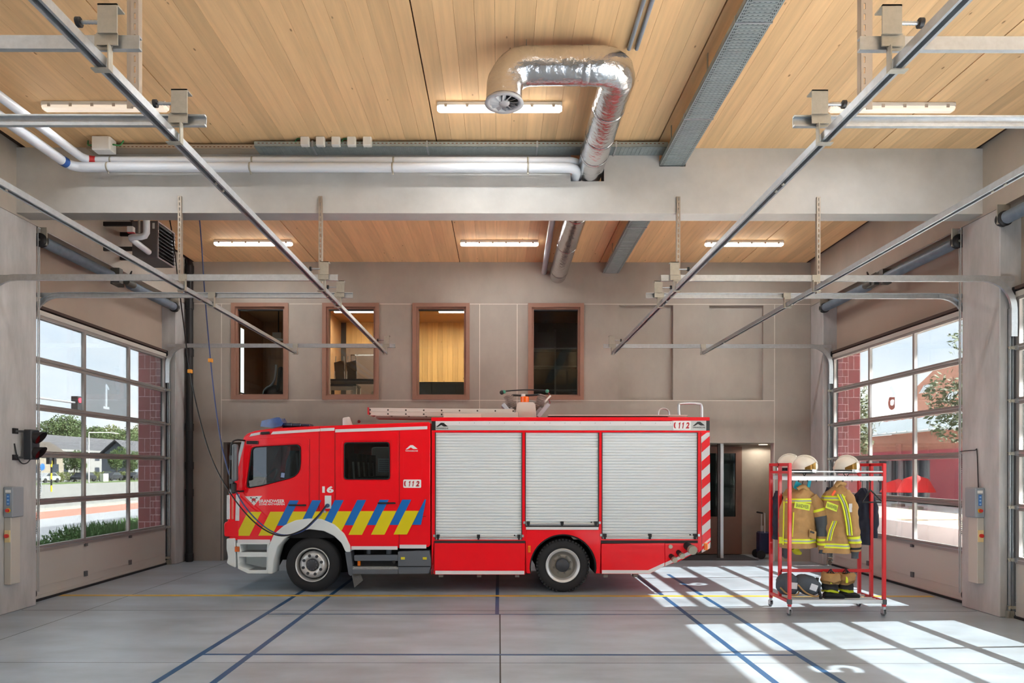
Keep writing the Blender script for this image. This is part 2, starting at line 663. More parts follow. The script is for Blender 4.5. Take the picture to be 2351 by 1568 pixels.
# glazed brick jambs outside the far doors
M_BRICK = mat('glazed_red_brick', (150, 62, 66), rough=0.25, var=0.12, vscale=6, objrand=0.13)
M_BMORTAR = mat('brick_mortar', (236, 214, 212), rough=0.8)
for side, sname in ((-1, 'left'), (1, 'right')):
    j = MB().box(side * 7.29, side * 7.785, 14.7235, 15.6, 0, 4.83).build('brick_jamb', M_BMORTAR, kind='structure')
    tag(j, 'glazed red brick jamb outside the %s door' % ('traffic-light side' if side < 0 else 'clothes-rack side'))
    meshes = {}

    def brick(x0, x1, z0, z1):
        w, h = round(x1 - x0, 3), round(z1 - z0, 3)
        key = (w, h)
        if key not in meshes:
            o = MB().box(0, w, 0, 0.04, 0, h).build('brick', M_BRICK, j)
            meshes[key] = o.data
        else:
            o = link('brick', meshes[key], j)
        o.location = (x0, 14.72, z0)

    g = 0.012
    xs = [7.30, 7.53, 7.785]
    for r in range(32):                      # narrow bricks next to the door
        z0 = 0.02 + r * 0.15
        cut = 0.11 if r % 2 else 0.17
        spans = ((xs[0], xs[0] + cut - g), (xs[0] + cut, xs[1] - g))
        for a, b in spans:
            a2, b2 = (a, b) if side > 0 else (-b, -a)
            brick(a2, b2, z0, z0 + 0.15 - g)
    for r in range(16):                      # large blocks on the outer edge
        z0 = 0.02 + r * 0.30
        spans = ((xs[1], xs[2] - g),) if r % 2 else ((xs[1], xs[1] + 0.12 - g), (xs[1] + 0.12, xs[2] - g))
        for a, b in spans:
            a2, b2 = (a, b) if side > 0 else (-b, -a)
            brick(a2, b2, z0, z0 + 0.30 - g)

for side in (-1, 1):  # unseen outer walls added to stop sky light leaking through the panel joints
    MB().box(side * 6.985, side * 7.77, YB + 0.001, 19.3, 0, CEIL + 0.3).build('wall_return', M_CONC2, kind='structure')
MB().box(-7.77, 7.77, 19.12, 19.3, 0, CEIL + 0.3).build('wall_rear', M_CONC2, kind='structure')

# ---- wall behind the camera
wall_front = MB().box(-7.75, 7.75, YF - 0.3, YF, 0, CEIL + 0.3).build('wall_front', M_CONC, kind='structure')

# ---- ceiling of timber planks
ceiling = MB().box(-7.75, 7.75, YF - 0.3, 19.2, CEIL + 0.045, CEIL + 0.35).build('ceiling', mat('ceiling_backing', (60, 36, 20), rough=0.9), kind='structure')
tag(ceiling, 'timber ceiling of long spruce planks')
M_PLANK = timber_mat('spruce_plank', (242, 200, 148), var=0.12)
pj = [-7.27, -4.10, -0.89, 2.25, 5.40, 8.57]
rng = random.Random(3)
for a, b in zip(pj[:-1], pj[1:]):
    w = (b - a - 0.014) / 15
    for i in range(15):
        x0 = a + 0.007 + i * w
        if x0 < -7.02 or x0 + w > 7.05:
            continue
        dz = rng.uniform(0, 0.0015)
        MB().box(x0, x0 + w - 0.0022, YF, YB, CEIL - dz, CEIL + 0.04).build('ceiling_plank', M_PLANK, ceiling)

# ---- the concrete beam with notches for the duct, pipes and cable tray
bx0, bx1 = -WX, WX
zb, zt = 5.755, CEIL
dn = (1.03, 1.51, 6.22)      # duct notch x0, x1, bottom
tn = (2.31, 2.69, 6.435)
M_BEAM = mat('beam_concrete', (200, 198, 194), rough=0.75, var=0.12, vscale=1.6, bump=0.05, bscale=25)
beam = plate('trim_1', [(bx0, zb), (bx1, zb), (bx1, zt), (tn[1], zt), (tn[1], tn[2]), (tn[0], tn[2]), (tn[0], zt),
                        (dn[1], zt), (dn[1], dn[2]), (dn[0], dn[2]), (dn[0], zt), (bx0, zt)], 9.86, 10.15, M_BEAM, kind='structure')
tag(beam, 'concrete beam crossing the hall under the timber ceiling')

# ---- back wall of precast panels
S_B = F_PX / YB


def bw(px, py):
    return ((px - CX) / S_B, CAM_Z + (CY - py) / S_B)


def brect(x0, x1, y0, y1):
    a, b = bw(x0, y1), bw(x1, y0)
    return [(a[0], a[1]), (b[0], a[1]), (b[0], b[1]), (a[0], b[1])]


wall_back = MB().box(-7.3, 7.3, 15.515, 15.53, 5.8, CEIL).box(-7.3, -6.25, 15.4, 15.43, 0, 5.8).build('wall_back', M_JOINT, kind='structure')
tag(wall_back, 'back wall of smooth grey concrete panels with window openings')
ZS1, ZS2, G = 5.760, 3.602, 0.006
WIN = [(531, 662), (740, 870), (947, 1078), (1212, 1340)]
WZ0, WZ1 = 3.615, 5.775


def bx(px):
    return (px - CX) / S_B


M_CONC_B = mat('panel_concrete', (165, 157, 147), rough=0.75, var=0.13, vscale=1.3, bump=0.06, bscale=22, stretch=(1, 1, 0.6))


def panel(outline, holes=(), y0=15.30, y1=15.52):
    return plate('panel', outline, y0, y1, M_CONC_B, wall_back, holes=holes)


def R(x0, x1, z0, z1):
    return [(x0, z0), (x1, z0), (x1, z1), (x0, z1)]


panel(R(-WX, WX, ZS1 + G, CEIL))
xa, xb, xc_, xd = bx(508), bx(1101), bx(1187), bx(1778)
panel(R(-WX, xa - G, 0, ZS1 - G))


def notch(p0, p1):
    return (bx(p0) + 0.02, bx(p1) - 0.02)


def row_mid(x0, x1, wins):
    """A panel with window notches open to the top seam (the frames cover the edges)."""
    pts = [(x0, ZS2 + G), (x1, ZS2 + G), (x1, ZS1 - G), (x0, ZS1 - G)]
    holes = [R(notch(*w)[0], notch(*w)[1], WZ0 + 0.02, ZS1 - 0.02) for w in wins]
    return panel(pts, holes)


row_mid(xa + G, xb - G, WIN[:3])
row_mid(xb + G, xc_ - G, [])
niche = [(bx(1421), bx(1545)), (bx(1628), bx(1752))]
pts = [(xc_ + G, ZS2 + G), (xd - G, ZS2 + G), (xd - G, ZS1 - G), (xc_ + G, ZS1 - G)]
panel(pts, [R(notch(*WIN[3])[0], notch(*WIN[3])[1], WZ0 + 0.02, ZS1 - 0.02)] + [R(a, b, ZS2 + 0.02, ZS1 - 0.025) for a, b in niche])
for a, b in niche:
    panel(R(a - 0.03, b + 0.03, ZS2 + 0.012, ZS1 - 0.015), y0=15.375, y1=15.51)
DZ = 2.655                                    # head of the ground floor recesses
LX0, LX1 = bx(513), bx(800)
RX0, RX1 = bx(1560), xd - G
panel([(xa + G, 0), (LX0, 0), (LX0, DZ), (LX1, DZ), (LX1, 0), (xb - G, 0), (xb - G, ZS2 - G), (xa + G, ZS2 - G)])
panel(R(xb + G, xc_ - G, 0, ZS2 - G))
panel([(xc_ + G, 0), (RX0, 0), (RX0, DZ), (xd - G, DZ), (xd - G, ZS2 - G), (xc_ + G, ZS2 - G)])
panel(R(xd + G, WX, 0, ZS1 - G))
# light joints between the panels
jm = MB()
for x in (xa, xb, xc_, xd):
    jm.box(x - 0.009, x + 0.009, 15.3025, 15.5, 0.0 if x != xa else DZ, ZS1)
jm.box(-WX, WX, 15.3025, 15.36, ZS1 - 0.008, ZS1 + 0.008)
jm.box(xa, xd, 15.3025, 15.36, ZS2 - 0.008, ZS2 + 0.008)
jm.build('joint', M_JOINT, wall_back)

# recesses on the ground floor
M_CONC_R = mat('recess_concrete', (160, 152, 140), rough=0.8, var=0.15, vscale=1.8)
for x0, x1, nm in ((-6.83, LX1, 'left'), (RX0, 6.83, 'right')):
    mb = MB()
    mb.box(x0 - 0.15, x0, 15.52, 16.7, 0, DZ + 0.1)
    mb.box(x1, x1 + 0.15, 15.52, 16.7, 0, DZ + 0.1)
    mb.box(x0 - 0.15, x1 + 0.15, 16.55, 16.7, 0, DZ + 0.1)
    mb.box(x0 - 0.15, x1 + 0.15, 15.50, 16.7, DZ, DZ + 0.12)
    mb.build('recess_lining', M_CONC_R, wall_back)

# brown glazed door and aluminium post in the recess behind the truck's tail
d3 = thing('door_3', 'brown door with a tall glass pane in the recess behind the truck tail', None, (bx(1640), 16.5, 0), kind='structure')
dx0, dx1 = 3.75, P(1702, 1077, 16.5).x
plate('door_leaf', R(dx0, dx1, 0.02, DZ - 0.05), 16.46, 16.53, M_BROWN_D if False else mat('door_brown', (122, 92, 78), rough=0.6, var=0.05), d3,
      holes=[R(dx0 + 0.15, P(1688, 1077, 16.5).x, 0.92, 2.45)])
plate('pane', R(dx0 + 0.14, P(1689, 1077, 16.5).x, 0.91, 2.46), 16.49, 16.50, glass_mat('door_glass', (150, 170, 165)), d3)
plate('pane_backing', R(dx0, P(1692, 1077, 16.5).x, 0.85, 2.5), 16.535, 16.545, mat('dim_interior', (150, 164, 158), rough=0.8, var=0.3, vscale=4), d3)
post = MB().box(P(1648, 0, 15.8).x, P(1653, 0, 15.8).x, 15.78, 15.84, 0, DZ).build('door_post', mat('post_dark', (70, 66, 64), rough=0.5), d3)
MB().box(P(1653, 0, 15.8).x, P(1660, 0, 15.8).x, 15.76, 15.84, 0, DZ).build('door_post', M_ALU, d3)
mat_ob = MB().box(3.2, P(1725, 0, 15.9).x, 15.45, 16.35, 0.0, 0.012).build('entrance_mat', mat('mat_charcoal', (66, 66, 70), rough=0.95, bump=0.3, bscale=80))
tag(mat_ob, 'dark charcoal entrance mat in the recess behind the truck', 'mat')
spot = MB().cyl((P(1752, 0, 16.2).x, 16.2, DZ - 0.012), (P(1752, 0, 16.2).x, 16.2, DZ), 0.10, seg=20).build('recess_downlight', mat('downlight', (255, 236, 205), emit=(255, 226, 190), estr=2.0))
tag(spot, 'round recessed downlight in the ceiling of the door recess', 'light')

L = bpy.data.lights.new('recess_lamp', 'SPOT')
L.energy, L.spot_size, L.color, L.shadow_soft_size = 20.0, math.radians(168), (1.0, 0.9, 0.78), 0.08
lo = bpy.data.objects.new('recess_lamp', L)
COL.objects.link(lo)
lo.location = (P(1752, 0, 16.2).x, 16.2, DZ - 0.03)
put(lo, spot)

# ---- upstairs rooms behind the windows
M_ROOM = timber_mat('room_spruce', (226, 178, 108), axis='Z')
M_ROOMW = timber_mat('room_wall_wood', (190, 142, 96), axis='Z')
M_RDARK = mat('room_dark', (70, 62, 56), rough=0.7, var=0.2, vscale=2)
rooms = MB().box(-7.0, 3.2, 15.53, 19.1, 3.10, 3.30).build('floor_2', mat('room_floor', (92, 88, 84), rough=0.6), kind='structure')
tag(rooms, 'floor of the rooms behind the upper windows')
MB().box(-7.0, 3.2, 15.53, 19.1, 6.10, 6.25).build('ceiling_2', M_ROOMW, kind='structure')
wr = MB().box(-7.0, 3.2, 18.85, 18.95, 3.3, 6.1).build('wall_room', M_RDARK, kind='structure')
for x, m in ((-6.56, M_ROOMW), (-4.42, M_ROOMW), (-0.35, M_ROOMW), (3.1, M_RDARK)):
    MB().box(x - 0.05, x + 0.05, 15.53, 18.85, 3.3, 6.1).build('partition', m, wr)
k = 0
x = -6.88
while x < -0.42:
    if not (-4.55 < x < -4.35):
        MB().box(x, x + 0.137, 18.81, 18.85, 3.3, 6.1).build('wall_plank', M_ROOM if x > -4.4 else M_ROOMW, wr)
    x += 0.14
M_TUBE = mat('tube_lit', (255, 248, 235), emit=(255, 246, 230), estr=6.0)
for i, (a, b, y) in enumerate(((-4.2, -2.75, 17.3), (-1.55, -0.55, 17.3))):
    t = thing('office_light', ('fluorescent strip in the room behind the second window' if i == 0 else 'fluorescent strip in the room behind the third window'), 'light', ((a + b) / 2, y, 6.1))
    MB().box(a, b, y - 0.06, y + 0.06, 6.05, 6.10).build('housing', M_WHITE, t)
    MB().box(a + 0.02, b - 0.02, y - 0.045, y + 0.045, 6.025, 6.05).build('diffuser', M_TUBE, t)
    L = bpy.data.lights.new('office_lamp', 'AREA')
    L.shape = 'RECTANGLE'
    L.size, L.size_y, L.energy, L.color = b - a, 0.1, 46.0, (1.0, 0.92, 0.8)
    lo = bpy.data.objects.new('office_lamp', L)
    COL.objects.link(lo)
    lo.location = ((a + b) / 2, y, 6.015)
    put(lo, t)

# windows
M_WGLASS = glass_mat('window_glass', (235, 240, 238), refl=0.9)
WLAB = ['brown framed window into the dim room with the slender pale strip',
        'brown framed window into the room with the black tables',
        'brown framed window into the bright spruce clad room',
        'brown framed window into the dark room above the light mast']
for i, (a, b) in enumerate(WIN):
    x0, x1 = bx(a), bx(b)
    w = thing('window_%d' % (i + 1), WLAB[i], None, ((x0 + x1) / 2, 15.3, WZ0), kind='structure')
    fw = 0.085
    plate('window_frame', R(x0, x1, WZ0, WZ1), 15.262, 15.32, M_BROWN, w, holes=[R(x0 + fw, x1 - fw, WZ0 + fw, WZ1 - fw)])
    plate('window_sash', R(x0 + 0.03, x1 - 0.03, WZ0 + 0.03, WZ1 - 0.03), 15.325, 15.50, M_BROWN, w, holes=[R(x0 + 0.13, x1 - 0.13, WZ0 + 0.12, WZ1 - 0.13)])
    MB().box(x0 + 0.12, x1 - 0.12, 15.415, 15.42, WZ0 + 0.11, WZ1 - 0.12).build('pane', M_WGLASS, w)
    MB().box(x0 + 0.13, x1 - 0.13, 15.33, 15.41, WZ1 - 0.155, WZ1 - 0.13).build('head_seal', M_BLACK, w)

# ================================================================== SECTIONAL DOORS
ROWS = [0.81, 1.54, 2.285, 3.015, 3.75, 4.46]
M_FOIL = bpy.data.materials.new('frosted_foil')
M_FOIL.use_nodes = True
_n, _l = M_FOIL.node_tree.nodes, M_FOIL.node_tree.links
_n.clear()
_o = _n.new('ShaderNodeOutputMaterial')
_d = _n.new('ShaderNodeBsdfDiffuse')
_t = _n.new('ShaderNodeBsdfTranslucent')
_m = _n.new('ShaderNodeMixShader')
_d.inputs['Color'].default_value = _t.inputs['Color'].default_value = (0.92, 0.94, 0.96, 1)
_m.inputs['Fac'].default_value = 0.85
_l.new(_d.outputs['BSDF'], _m.inputs[1])
_l.new(_t.outputs['BSDF'], _m.inputs[2])
_l.new(_m.outputs['Shader'], _o.inputs['Surface'])
M_PANE = glass_mat('door_pane', (246, 250, 250), refl=0.8)


def digit_loops(ch, h):
    """Boundary loops of a digit, height h, centred."""
    if ch == '1':
        return [[(x * h, z * h) for x, z in ((-0.075, -0.40), (-0.075, 0.33), (-0.20, 0.26), (-0.20, 0.36), (-0.04, 0.5), (0.055, 0.5), (0.055, -0.40), (0.20, -0.40), (0.20, -0.5), (-0.22, -0.5), (-0.22, -0.40))]]
    me = text_mesh(ch, 1.0, 0.02, t=0.0)
    bm = bmesh.new()
    bm.from_mesh(me)
    bmesh.ops.remove_doubles(bm, verts=bm.verts, dist=1e-5)
    nxt = {}
    for e in bm.edges:
        if len(e.link_faces) == 1:
            f = e.link_faces[0]
            for lp in f.loops:
                if lp.edge == e:
                    nxt[lp.vert.index] = lp.link_loop_next.vert.index
    co = {v.index: (v.co.x, v.co.y) for v in bm.verts}
    bm.free()
    loops = []
    while nxt:
        s, cur = next(iter(nxt.items()))
        loop = [s]
        del nxt[s]
        while cur != s and cur in nxt:
            loop.append(cur)
            cur = nxt.pop(cur)
        loops.append([co[i] for i in loop])
    ys = [p[1] for L in loops for p in L]
    xs = [p[0] for L in loops for p in L]
    k = h / (max(ys) - min(ys))
    mx, my = (min(xs) + max(xs)) / 2, (min(ys) + max(ys)) / 2
    return [[((x - mx) * k, (y - my) * k) for x, y in L] for L in loops]


def turned(me, side, X):
    """Flat x-z shape -> shape in the y-z plane at x = X, reading correctly from outside."""
    me.transform(Matrix.Rotation(PI / 2 if side > 0 else -PI / 2, 4, 'Z'))
    me.transform(Matrix.Translation((X, 0, 0)))
    return me


def make_door(name, label, side, ya, digit):
    d = thing(name, label, None, (side * DOOR_X, ya + OPEN_W / 2, 0), kind='structure')
    y0, y1 = ya + 0.05, ya + OPEN_W - 0.06
    m1, m2 = ya + 1.51, ya + 2.93
    xi, xo = side * 7.165, side * 7.215
    cols = [(y0 + 0.055, m1 - 0.028), (m1 + 0.028, m2 - 0.028), (m2 + 0.028, y1 - 0.055)]
    for r in range(5):
        z0, z1 = ROWS[r], ROWS[r + 1]
        outline = R(y0, y1, z0 + 0.003, z1 - 0.003)
        holes = [R(a, b, z0 + 0.048, z1 - 0.048) for a, b in cols]
        me = curve_mesh(outline, holes, 0.05)
        me.transform(Matrix.Rotation(PI / 2, 4, 'Z'))          # x -> y
        me.transform(Matrix.Translation((side * 7.19, 0, 0)))
        me.materials.clear()
        me.materials.append(M_DOORALU)
        sec = link('section_frame', me, d)
        for c, (a, b) in enumerate(cols):
            if r == 3 and c == 1:
                loops = digit_loops(digit, 0.46)
                cy, cz = (a + b) / 2, (z0 + z1) / 2
                sgn = 1 if side > 0 else -1
                hl = [[(cy + sgn * x, cz + z) for x, z in L] for L in loops]
                me = curve_mesh(R(a - 0.01, b + 0.01, z0 + 0.04, z1 - 0.04), hl, 0.002)
                me.transform(Matrix.Rotation(PI / 2, 4, 'Z'))
                me.transform(Matrix.Translation((side * 7.205, 0, 0)))
                me.materials.clear()
                me.materials.append(M_FOIL)
                link('frosted_number_foil', me, sec)
            MB().box(side * 7.193, side * 7.198, a - 0.01, b + 0.01, z0 + 0.04, z1 - 0.04).build('pane', M_PANE, sec)
        # ledge line on the top rail and the dark grip hinges
        mb = MB()
        mb.box(side * 7.150, side * 7.165, y0, y1, z0 - 0.004, z0 + 0.012)
        mb.build('weather_ledge', M_ALU, sec)
        for yy in (y0 + 0.02, y1 - 0.05):
            MB().box(side * 7.14, side * 7.166, yy, yy + 0.05, z0 - 0.03, z0 + 0.03).build('edge_hinge', M_BLACK if yy < ya + 1 else M_GALV, sec)
    bp = MB().box(xi, xo, y0, y1, 0.035, ROWS[0] - 0.003).build('bottom_panel', M_PANEL, d)
    MB().box(side * 7.158, side * 7.166, y0, y1, 0.215, 0.222).box(side * 7.155, side * 7.166, y0, y1, 0.05, 0.09).build('panel_ridge', M_PANEL, bp)
    MB().box(side * 7.15, xi, y0, y1, ROWS[0] - 0.05, ROWS[0] - 0.004).build('panel_cap', M_DOORALU, bp)
    for yy in (m1, m2):
        MB().box(side * 7.135, xi, yy - 0.035, yy + 0.035, 0.20, 0.29).build('hinge', mat('hinge_grey', (92, 92, 94), rough=0.5), bp)
        MB().box(side * 7.13, xi, yy - 0.03, yy + 0.03, ROWS[0] - 0.09, ROWS[0] - 0.04).build('hinge', mat('hinge_grey', (92, 92, 94)), bp)
    MB().box(side * 7.14, side * 7.22, y0 - 0.02, y1 + 0.02, 0.0, 0.035).build('bottom_seal', M_RUBBER, d)
    MB().cyl((side * 7.10, y0 + 0.07, 0.14), (side * 7.165, y0 + 0.07, 0.14), 0.07, seg=14).build('bottom_roller', M_BLACK, d)
    MB().box(side * 7.155, side * 7.225, y0, y1, 4.455, 4.53).build('top_strip', M_PANEL, d)
    MB().box(side * 7.14, side * 7.28, y0, y1, 4.555, 4.60).build('top_seal', mat('seal_brown', (70, 52, 46), rough=0.8), d)
    # vertical tracks on both jambs, with seals and roller brackets
    for yy, s in ((ya + 0.005, 1), (ya + OPEN_W - 0.005, -1)):
        vt = MB().box(side * 7.085, side * 7.125, yy, yy + s * 0.012, 0.02, 4.30).box(side * 7.085, side * 7.092, yy, yy + s * 0.05, 0.02, 4.30) \
            .box(side * 7.125, side * 7.132, yy, yy + s * 0.05, 0.02, 4.30).build('vertical_track', M_GALV, d)
        MB().box(side * 7.145, side * 7.285, yy, yy + s * 0.03, 0.0, 4.6).build('jamb_seal', M_RUBBER, vt)
        MB().box(side * 7.062, side * 7.15, yy - s * 0.004, yy + s * 0.05, 0.0, 0.10).build('foot_bracket', M_GALV_D, vt)
        for z in [0.15] + ROWS:
            mb = MB()
            mb.obox((side * 7.11, yy + s * 0.055, z), (0.05, 0, 0), (0, 0.006, 0), (0, 0, 0.022))
            mb.bar((side * 7.07, yy + s * 0.02, z + 0.015), (side * 7.16, yy + s * 0.06, z - 0.012), 0.014, 0.014)
            mb.cyl((side * 7.105, yy + s * 0.012, z), (side * 7.105, yy + s * 0.07, z), 0.022, seg=10)
            mb.build('roller_bracket', M_GALV_D, vt)
    return d


door1 = make_door('door_1', 'glazed sectional door numbered 1 facing the street', -1, BAYS[0], '1')
door6 = make_door('door_6', 'glazed sectional door numbered 6 behind the clothes rack', 1, BAYS[0], '6')
door5 = make_door('door_5', 'glazed sectional door numbered 5 nearer the camera beyond the concrete column', 1, BAYS[1], '5')
door2 = make_door('door_2', 'glazed sectional door nearer the camera on the street side', -1, BAYS[1], '2')

# ================================================================== TORSION SPRING SHAFTS ABOVE THE DOORS
M_SPRING = mat('spring_tube_grey', (120, 134, 148), rough=0.5, metal=0.3, var=0.15, vscale=9)
for side, ya, lab in ((-1, BAYS[0], 'grey torsion spring shaft above the street side door'),
                      (1, BAYS[0], 'grey torsion spring shaft above the door behind the rack'),
                      (1, BAYS[1], 'grey torsion spring shaft at the picture edge above the nearer column')):
    X, Z = side * 6.96, 5.52
    t = thing('torsion_shaft', lab, 'door mechanism', (X, ya + 2.2, Z), 'torsion shafts over the doors')
    MB().cyl((X, ya + 0.03, Z), (X, ya + OPEN_W - 0.03, Z), 0.016, seg=10).build('shaft', M_GALV_D, t)
    for a, b in ((ya + 0.10, ya + 1.95), (ya + 2.55, ya + 4.28)):
        mb = MB()
        n = int((b - a) / 0.026)
        prof = []
        for i in range(n):
            prof += [(i * 0.026, 0.082), (i * 0.026 + 0.013, 0.087)]
        mb.lathe((X, a, Z), (0, 1, 0), [(0, 0.02)] + prof + [(n * 0.026, 0.02)], seg=20)
        mb.build('spring', M_SPRING, t)
    for yy in (ya + 0.02, ya + OPEN_W - 0.14):
        MB().lathe((X, yy, Z), (0, 1, 0), [(0, 0.02), (0, 0.105), (0.02, 0.105), (0.025, 0.085), (0.045, 0.085), (0.05, 0.10), (0.075, 0.10), (0.08, 0.085), (0.1, 0.085), (0.1, 0.02)], seg=22).build('cable_drum', M_BLACK, t)
        MB().box(X - 0.09, X + 0.09, yy + 0.035, yy + 0.055, Z - 0.07, 5.72).build('bearing_plate', M_GALV_D, t)
    mb = MB().box(X - 0.05, X + 0.11, ya + 2.0, ya + 2.12, Z - 0.10, Z + 0.16)
    mb.box(X - 0.13, X - 0.02, ya + 2.14, ya + 2.40, Z - 0.09, Z + 0.08)
    mb.cyl((X - side * 0.10, ya + 2.25, Z - 0.02), (X - side * 0.10, ya + 2.5, Z - 0.02), 0.06, seg=14)
    mb.build('gear_motor', mat('motor_grey', (96, 96, 92), rough=0.5, metal=0.4), t)
    MB().tube([(X - side * 0.06, ya + 2.4, Z + 0.1), (X - side * 0.14, ya + 2.36, Z + 0.2), (X - side * 0.16, ya + 2.28, Z + 0.08)], 0.012, 6).build('motor_cable', M_BLACK, t)

# ================================================================== OVERHEAD TRACKS AND RAILS
TZ = 4.70
TRK = [(14.63, 'at the back wall, '), (10.38, 'just behind the beam, '), (9.43, 'just before the beam, '),
       (5.18, 'hung above the near floor, '), (4.24, 'cut by the top edge of the photo, ')]


def make_track(side, Y, label, near):
    t = thing('overhead_track', label, 'door track', (side * 4.7, Y, TZ), 'horizontal door tracks under the ceiling')
    r = 0.42
    path = [(7.108, 3.9), (7.108, TZ - r)]
    for i in range(1, 9):
        a = i / 8 * PI / 2
        path.append((7.108 - r + r * math.cos(a), TZ - r + r * math.sin(a)))
    path.append((2.23, TZ))
    # C profile swept along the path: back flange and two lips
    h, w = 0.042, 0.035
    prof = [(-h, 0), (h, 0), (h, w), (h - 0.012, w), (h - 0.012, 0.006), (-h + 0.012, 0.006), (-h + 0.012, w), (-h, w)]
    s = -1 if near else 1              # open side
    rings = []
    for i, p in enumerate(path):
        a, b = Vector(path[max(i - 1, 0)]), Vector(path[min(i + 1, len(path) - 1)])
        d = (b - a).normalized()
        nrm = Vector((-d.y, d.x))
        ring = []
        for u, v in prof:
            q = Vector(p) + nrm * -u
            ring.append((side * q.x, Y + s * (v - w / 2), q.y))
        rings.append(ring)
    MB().loft(rings, smooth=False).build('rail', M_GALV, t)
    # straight stub to the wall, and the end bumper
    MB().box(side * 6.69, side * 7.12, Y - 0.004, Y + 0.004, TZ - 0.03, TZ + 0.035).build('wall_stub', M_GALV, t)
    ex = 2.23
    bp = MB().box(side * (ex + 0.12), side * (ex + 0.25), Y - 0.045, Y - 0.035, TZ - 0.035, TZ + 0.04) \
        .box(side * (ex + 0.115), side * (ex + 0.235), Y - 0.06, Y - 0.05, TZ + 0.03, TZ + 0.21).box(side * (ex + 0.115), side * (ex + 0.235), Y - 0.06, Y + 0.03, TZ + 0.20, TZ + 0.21) \
        .build('buffer_plate', M_GALV_D, t)
    sp = MB()
    n = 7
    prof = [(0, 0.004)]
    for i in range(n):
        prof += [(0.02 * i, 0.010), (0.02 * i + 0.01, 0.013)]
    sp.lathe((side * (ex + 0.22), Y - 0.02, TZ + 0.12), (side, 0, 0), prof + [(0.14, 0.005)], seg=12)
    sp.build('buffer_spring', M_GALV, t)
    MB().cyl((side * (ex + 0.36), Y - 0.02, TZ + 0.12), (side * (ex + 0.385), Y - 0.02, TZ + 0.12), 0.03, seg=14).build('buffer_head', M_BLACK, t)
    for xr in (2.45, 4.37):
        b = MB().box(side * (xr - 0.06), side * (xr + 0.05), Y - 0.03, Y - 0.022, TZ - 0.055, TZ + 0.04) \
            .box(side * (xr - 0.060), side * (xr - 0.052), Y - 0.07, Y - 0.022, TZ - 0.19, TZ - 0.04) \
            .box(side * (xr - 0.060), side * (xr + 0.05), Y - 0.07, Y - 0.022, TZ - 0.195, TZ - 0.187)
        b.build('hanger_bracket', M_GALV_D, t)
    return t


for Y, where in TRK:
    for side in (-1, 1):
        sd = 'street side' if side < 0 else 'rack side'
        make_track(side, Y, 'galvanised door track %s%s' % (where, sd), Y in (10.38, 5.18))

for side in (-1, 1):
    for xr, nm in ((2.45, 'inner'), (4.37, 'outer')):
        t = thing('support_rail', 'long slotted steel rail running to the back wall, %s one on the %s' % (nm, 'street side' if side < 0 else 'rack side'), 'rail', (side * xr, 6, 4.55), 'long support rails under the door tracks')
        x0 = side * xr
        prof = [(-0.036, 0.028), (-0.036, -0.028), (-0.018, -0.028), (-0.018, -0.022), (-0.030, -0.022), (-0.030, 0.022), (0.030, 0.022), (0.030, -0.022), (0.018, -0.022), (0.018, -0.028), (0.036, -0.028), (0.036, 0.028)]
        rings = [[(x0 + u, yy, 4.555 + v) for u, v in prof] for yy in (-4.0, 14.72)]
        MB().loft(rings, smooth=False).build('channel', M_GALV, t)
        for yy in (5.9, 6.05, 9.75, 10.0, 10.2, 13.3):
            MB().cyl((x0, yy, 4.518), (x0, yy, 4.53), 0.012, seg=8).build('bolt', M_GALV_D, t)

# perforated hangers
M_HANG = mat('perforated_hanger', (178, 166, 152), rough=0.5, metal=0.5)


def hanger(x, y, z0, z1, w, label, both):
    t = thing('rail_hanger', label, 'hanger', (x, y, z1), 'perforated angle hangers of the rails')
    n = int((z1 - z0) / 0.075)
    holes = []
    for i in range(n):
        zc = z1 - 0.04 - i * 0.075
        holes.append(R(x - 0.006, x + 0.006, zc - 0.022, zc + 0.022))
    plate('slotted_flange', R(x - w / 2, x + w / 2, z0, z1), y - 0.003, y + 0.003, M_HANG, t, holes=holes)
    s = -1 if x > 0 else 1
    MB().box(x + s * w / 2, x + s * (w / 2 - 0.006), y, y + w, z0, z1).build('side_flange', M_HANG, t)
    if both:
        plate('slotted_flange', R(x - w / 2 - s * w, x - s * w / 2 - 0.004 * 0, z0, z1) if False else R(min(x - s * w / 2, x - s * 1.35 * w), max(x - s * w / 2, x - s * 1.35 * w), z0, z1), y + 0.02, y + 0.026, M_HANG, t)
    return t


for x, nm in ((-4.61, 'nearest the wall heater'), (-2.58, 'on the beam, street side inner one'), (2.58, 'on the beam beside the cable tray'), (4.6, 'on the beam, outermost on the rack side')):
    hanger(x, 9.835, 4.60, 5.99, 0.052, 'slim perforated steel hanger ' + nm, False)
hanger(-2.56, 4.79, 4.60, CEIL, 0.05, 'double perforated hanger from the ceiling on the street side', True)
hanger(2.56, 4.79, 4.60, CEIL, 0.05, 'double perforated hanger from the ceiling on the rack side', True)

# ================================================================== FLUORESCENT BATTENS
M_LAMP_ON = mat('diffuser_lit', (255, 250, 240), emit=(255, 247, 232), estr=6.0)
M_LAMP_DIM = mat('diffuser_faint', (240, 228, 214), rough=0.3, emit=(255, 235, 210), estr=0.35)
M_CLIP = mat('batten_clip', (190, 180, 168), rough=0.4)


